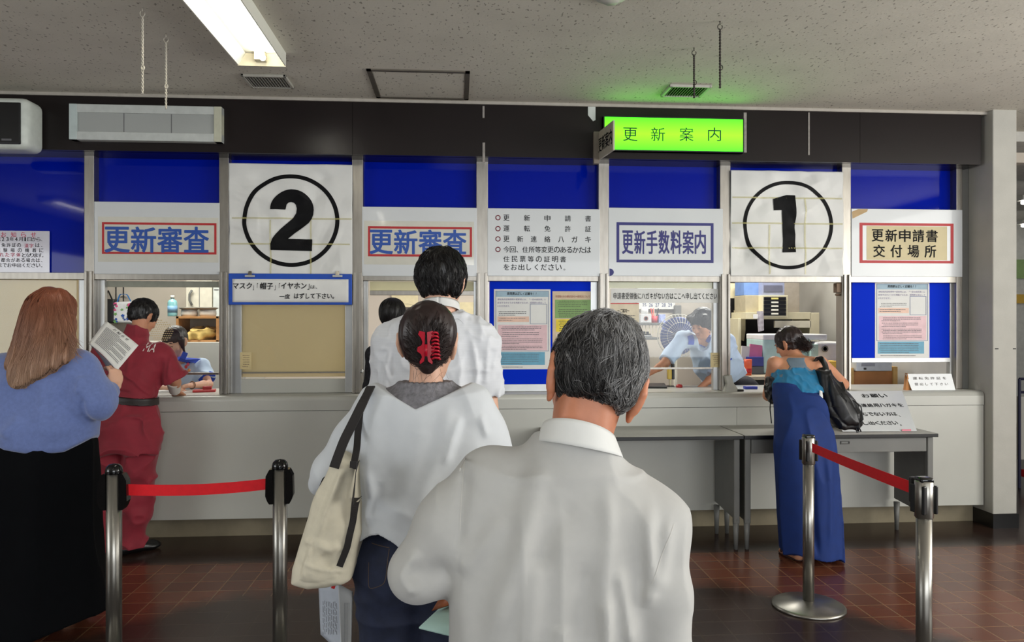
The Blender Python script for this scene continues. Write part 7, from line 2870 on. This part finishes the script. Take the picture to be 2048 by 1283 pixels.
fc = onV(1357, 671, 6.85)
fr = onV(1399, 671, 6.85).x - fc.x
fan = thing('electric_fan', 'electric fan with blue blades and cream wire guard in the office', 'fan', (fc.x, fc.y, 0))
M_wire = mk('guard_cream', (206, 202, 184), .5)
RX = Matrix.Rotation(math.radians(90), 4, 'X')
for dy, nm in ((-.06, 'front_guard'), (.06, 'rear_guard')):
    m = MB()
    for k in range(36):
        a = 6.2832 * k / 36
        m.tube([fc + Vector((math.cos(a) * .03, dy, math.sin(a) * .03)), fc + Vector((math.cos(a) * fr * .6, dy * 1.1, math.sin(a) * fr * .6)), fc + Vector((math.cos(a) * fr, 0, math.sin(a) * fr))], .0014, 5)
    m.build(nm, M_wire, fan)
m = MB()
for r_ in (fr, fr * .62):
    m.tube([fc + Vector((math.cos(a) * r_, 0 if r_ == fr else -.064, math.sin(a) * r_)) for a in np.linspace(0, 6.2832, 49)], .004 if r_ == fr else .0018, 6, False)
m.build('guard_rim', M_wire, fan, True)
MB().lathe([(.001, .012), (.04, .01), (.042, 0), (.042, -.01)], fc + Vector((0, -.062, 0)), 24, RX).build('centre_badge', M_wire, fan, True)
for k in range(4):
    a0 = 6.2832 * k / 4 + .3

    def bl_(a, b):
        ang = a0 + (a - .5) * (1.35 + .25 * b)
        r_ = .03 + (fr * .88 - .03) * b
        return fc + Vector((math.cos(ang) * r_, .03 * (a - .5) * 1.6, math.sin(ang) * r_))
    MB().grid(bl_, 8, 8, (0, .003, 0)).build('blade', mk('blade_blue', (84, 96, 150), .35, var=.05), fan, True)
MB().lathe([(.001, -.05), (.05, -.05), (.055, .06), (.03, .08), (.001, .08)], fc + Vector((0, .12, 0)), 24, RX).build('motor_housing', M_wire, fan, True)
MB().cyl(fc + Vector((0, .1, -.04)), (fc.x, fc.y + .1, .03), .016, n=16).build('stand_pole', M_wire, fan, True)
MB().lathe([(.001, 0), (.19, 0), (.19, .02), (.05, .05), (.001, .05)], (fc.x, fc.y + .1, 0), 32).build('base', M_wire, fan, True)

p = onV(1343, 776, 5.78)
p.z = ZCT
t = thing('label_gun', 'yellow and black handheld device standing on the counter under the fan', 'device', p)
h_ = onV(1343, 735, 5.78).z - ZCT
MB().box(p.x - .028, p.x + .004, 5.78, 5.82, ZCT + .055, ZCT + h_, .006).build('yellow_body', mk('device_yellow', (206, 178, 74), .4), t)
MB().box(p.x + .004, p.x + .026, 5.78, 5.82, ZCT + .055, ZCT + h_ + .03, .004).build('black_body', M_black, t)
MB().cyl((p.x - .005, 5.80, ZCT), (p.x - .005, 5.80, ZCT + .06), .010, n=12).build('stem', M_creamm, t)
MB().lathe([(.001, 0), (.03, 0), (.03, .006), (.001, .008)], (p.x - .005, 5.80, ZCT), 20).build('foot', M_black, t)
p = onC(1300, 775)
t = thing('keyboard', 'black keyboard on the counter behind the grey haired man’s head', 'keyboard', (p.x, 5.66, ZCT))
MB().obox((p.x - .03, 5.68, ZCT + .014), (.30, .12, .022), (8, 0, -6), .004).build('case', M_black, t)
p = onC(1368, 777)
t = thing('ink_pad', 'small red ink pad near the reaching hand', 'ink pad', (p.x, 5.7, ZCT))
MB().lathe([(.001, 0), (.024, 0), (.026, .012), (.018, .022), (.001, .026)], (p.x, 5.7, ZCT), 20).build('pad', mk('pad_red', (170, 44, 44), .4), t, True)
# third window: papers on the wall
for px, lab in (((783, 586, 836, 614), 'cream sheet on the office wall left of the tall man’s head'), ((905, 604, 950, 645), 'pale panel on the office wall right of the tall man’s head')):
    tag(MB().box(*R(*px, 8.26)[:2], 8.26, 8.29, *R(*px, 8.26)[2:]).build('wall_sheet', mk('wall_sheet_cream', (218, 206, 166), .7)), lab, 'paper')

# ------------------------------------------------------------------ the lit hall seen past the pillar
structure(MB().box(4.6, 9.5, 10.4, 10.5, 0, 3.2).build('wall_back', mk('hall_wall', (214, 214, 208), .7)))
structure(MB().box(3.9, 9.5, 5.75, 10.4, 2.95, 3.05).build('ceiling', mk('hall_ceiling', (206, 204, 196), .8)))
structure(MB().box(9.4, 9.5, -4, 10.5, 0, 3.1).build('wall_right', M_plaster))
for y, V_, lab in ((405, 7.0, 'lit tube lamp in the hall past the pillar, nearer one'), (451, 9.0, 'lit tube lamp in the hall past the pillar, farther one')):
    p = onV(2044, y, V_)
    t = thing('hall_lamp', lab, 'lamp', (p.x + .5, V_, p.z), 'lamps in the hall past the pillar')
    MB().box(p.x - .03, p.x + 1.2, V_ - .05, V_ + .05, p.z + .02, p.z + .07, .004).build('fitting', M_white, t)
    MB().cyl((p.x, V_, p.z), (p.x + 1.17, V_, p.z), .018, n=14).build('tube', mk('fluorescent_tube', (255, 250, 240), .3, emit=16, var=0), t, True)
    m = MB()
    for x in (p.x + .2, p.x + 1.0):
        m.cyl((x, V_, p.z + .06), (x, V_, 2.95), .006, n=8)
    m.build('hanger', M_alu, t)
tag(MB().box(*R(2039, 518, 2070, 556, 10.3)[:2], 10.36, 10.4, *R(2039, 518, 2070, 556, 10.3)[2:]).build('wall_poster', mk('poster_green', (150, 180, 120), .6)), 'greenish poster on the far hall wall past the pillar', 'poster')
tag(MB().box(*R(2038, 588, 2070, 606, 10.3)[:2], 10.36, 10.4, *R(2038, 588, 2070, 606, 10.3)[2:]).build('wall_notice', mk('notice_yellow', (220, 180, 80), .6)), 'yellow notice strip on the far hall wall past the pillar', 'notice')
t = thing('hall_rack', 'dark framed rack standing in the hall past the pillar', 'rack', onZ(2050, 1030, 0))
p0 = onV(2039, 800, 6.4)
m = MB()
for dx in (0, .5):
    m.cyl((p0.x + dx, 6.4, 0), (p0.x + dx, 6.4, .98), .012, n=10)
m.cyl((p0.x, 6.4, .98), (p0.x + .5, 6.4, .98), .012, n=10).cyl((p0.x, 6.4, .86), (p0.x + .5, 6.4, .86), .012, n=10)
m.build('frame', mk('rack_navy', (36, 36, 66), .5), t)
MB().box(p0.x + .01, p0.x + .49, 6.41, 6.45, .25, .82, .004).build('panel', M_white, t)
MB().box(p0.x + .01, p0.x + .6, 6.2, 6.4, .10, .17, .01).build('red_foot', M_crim, t)
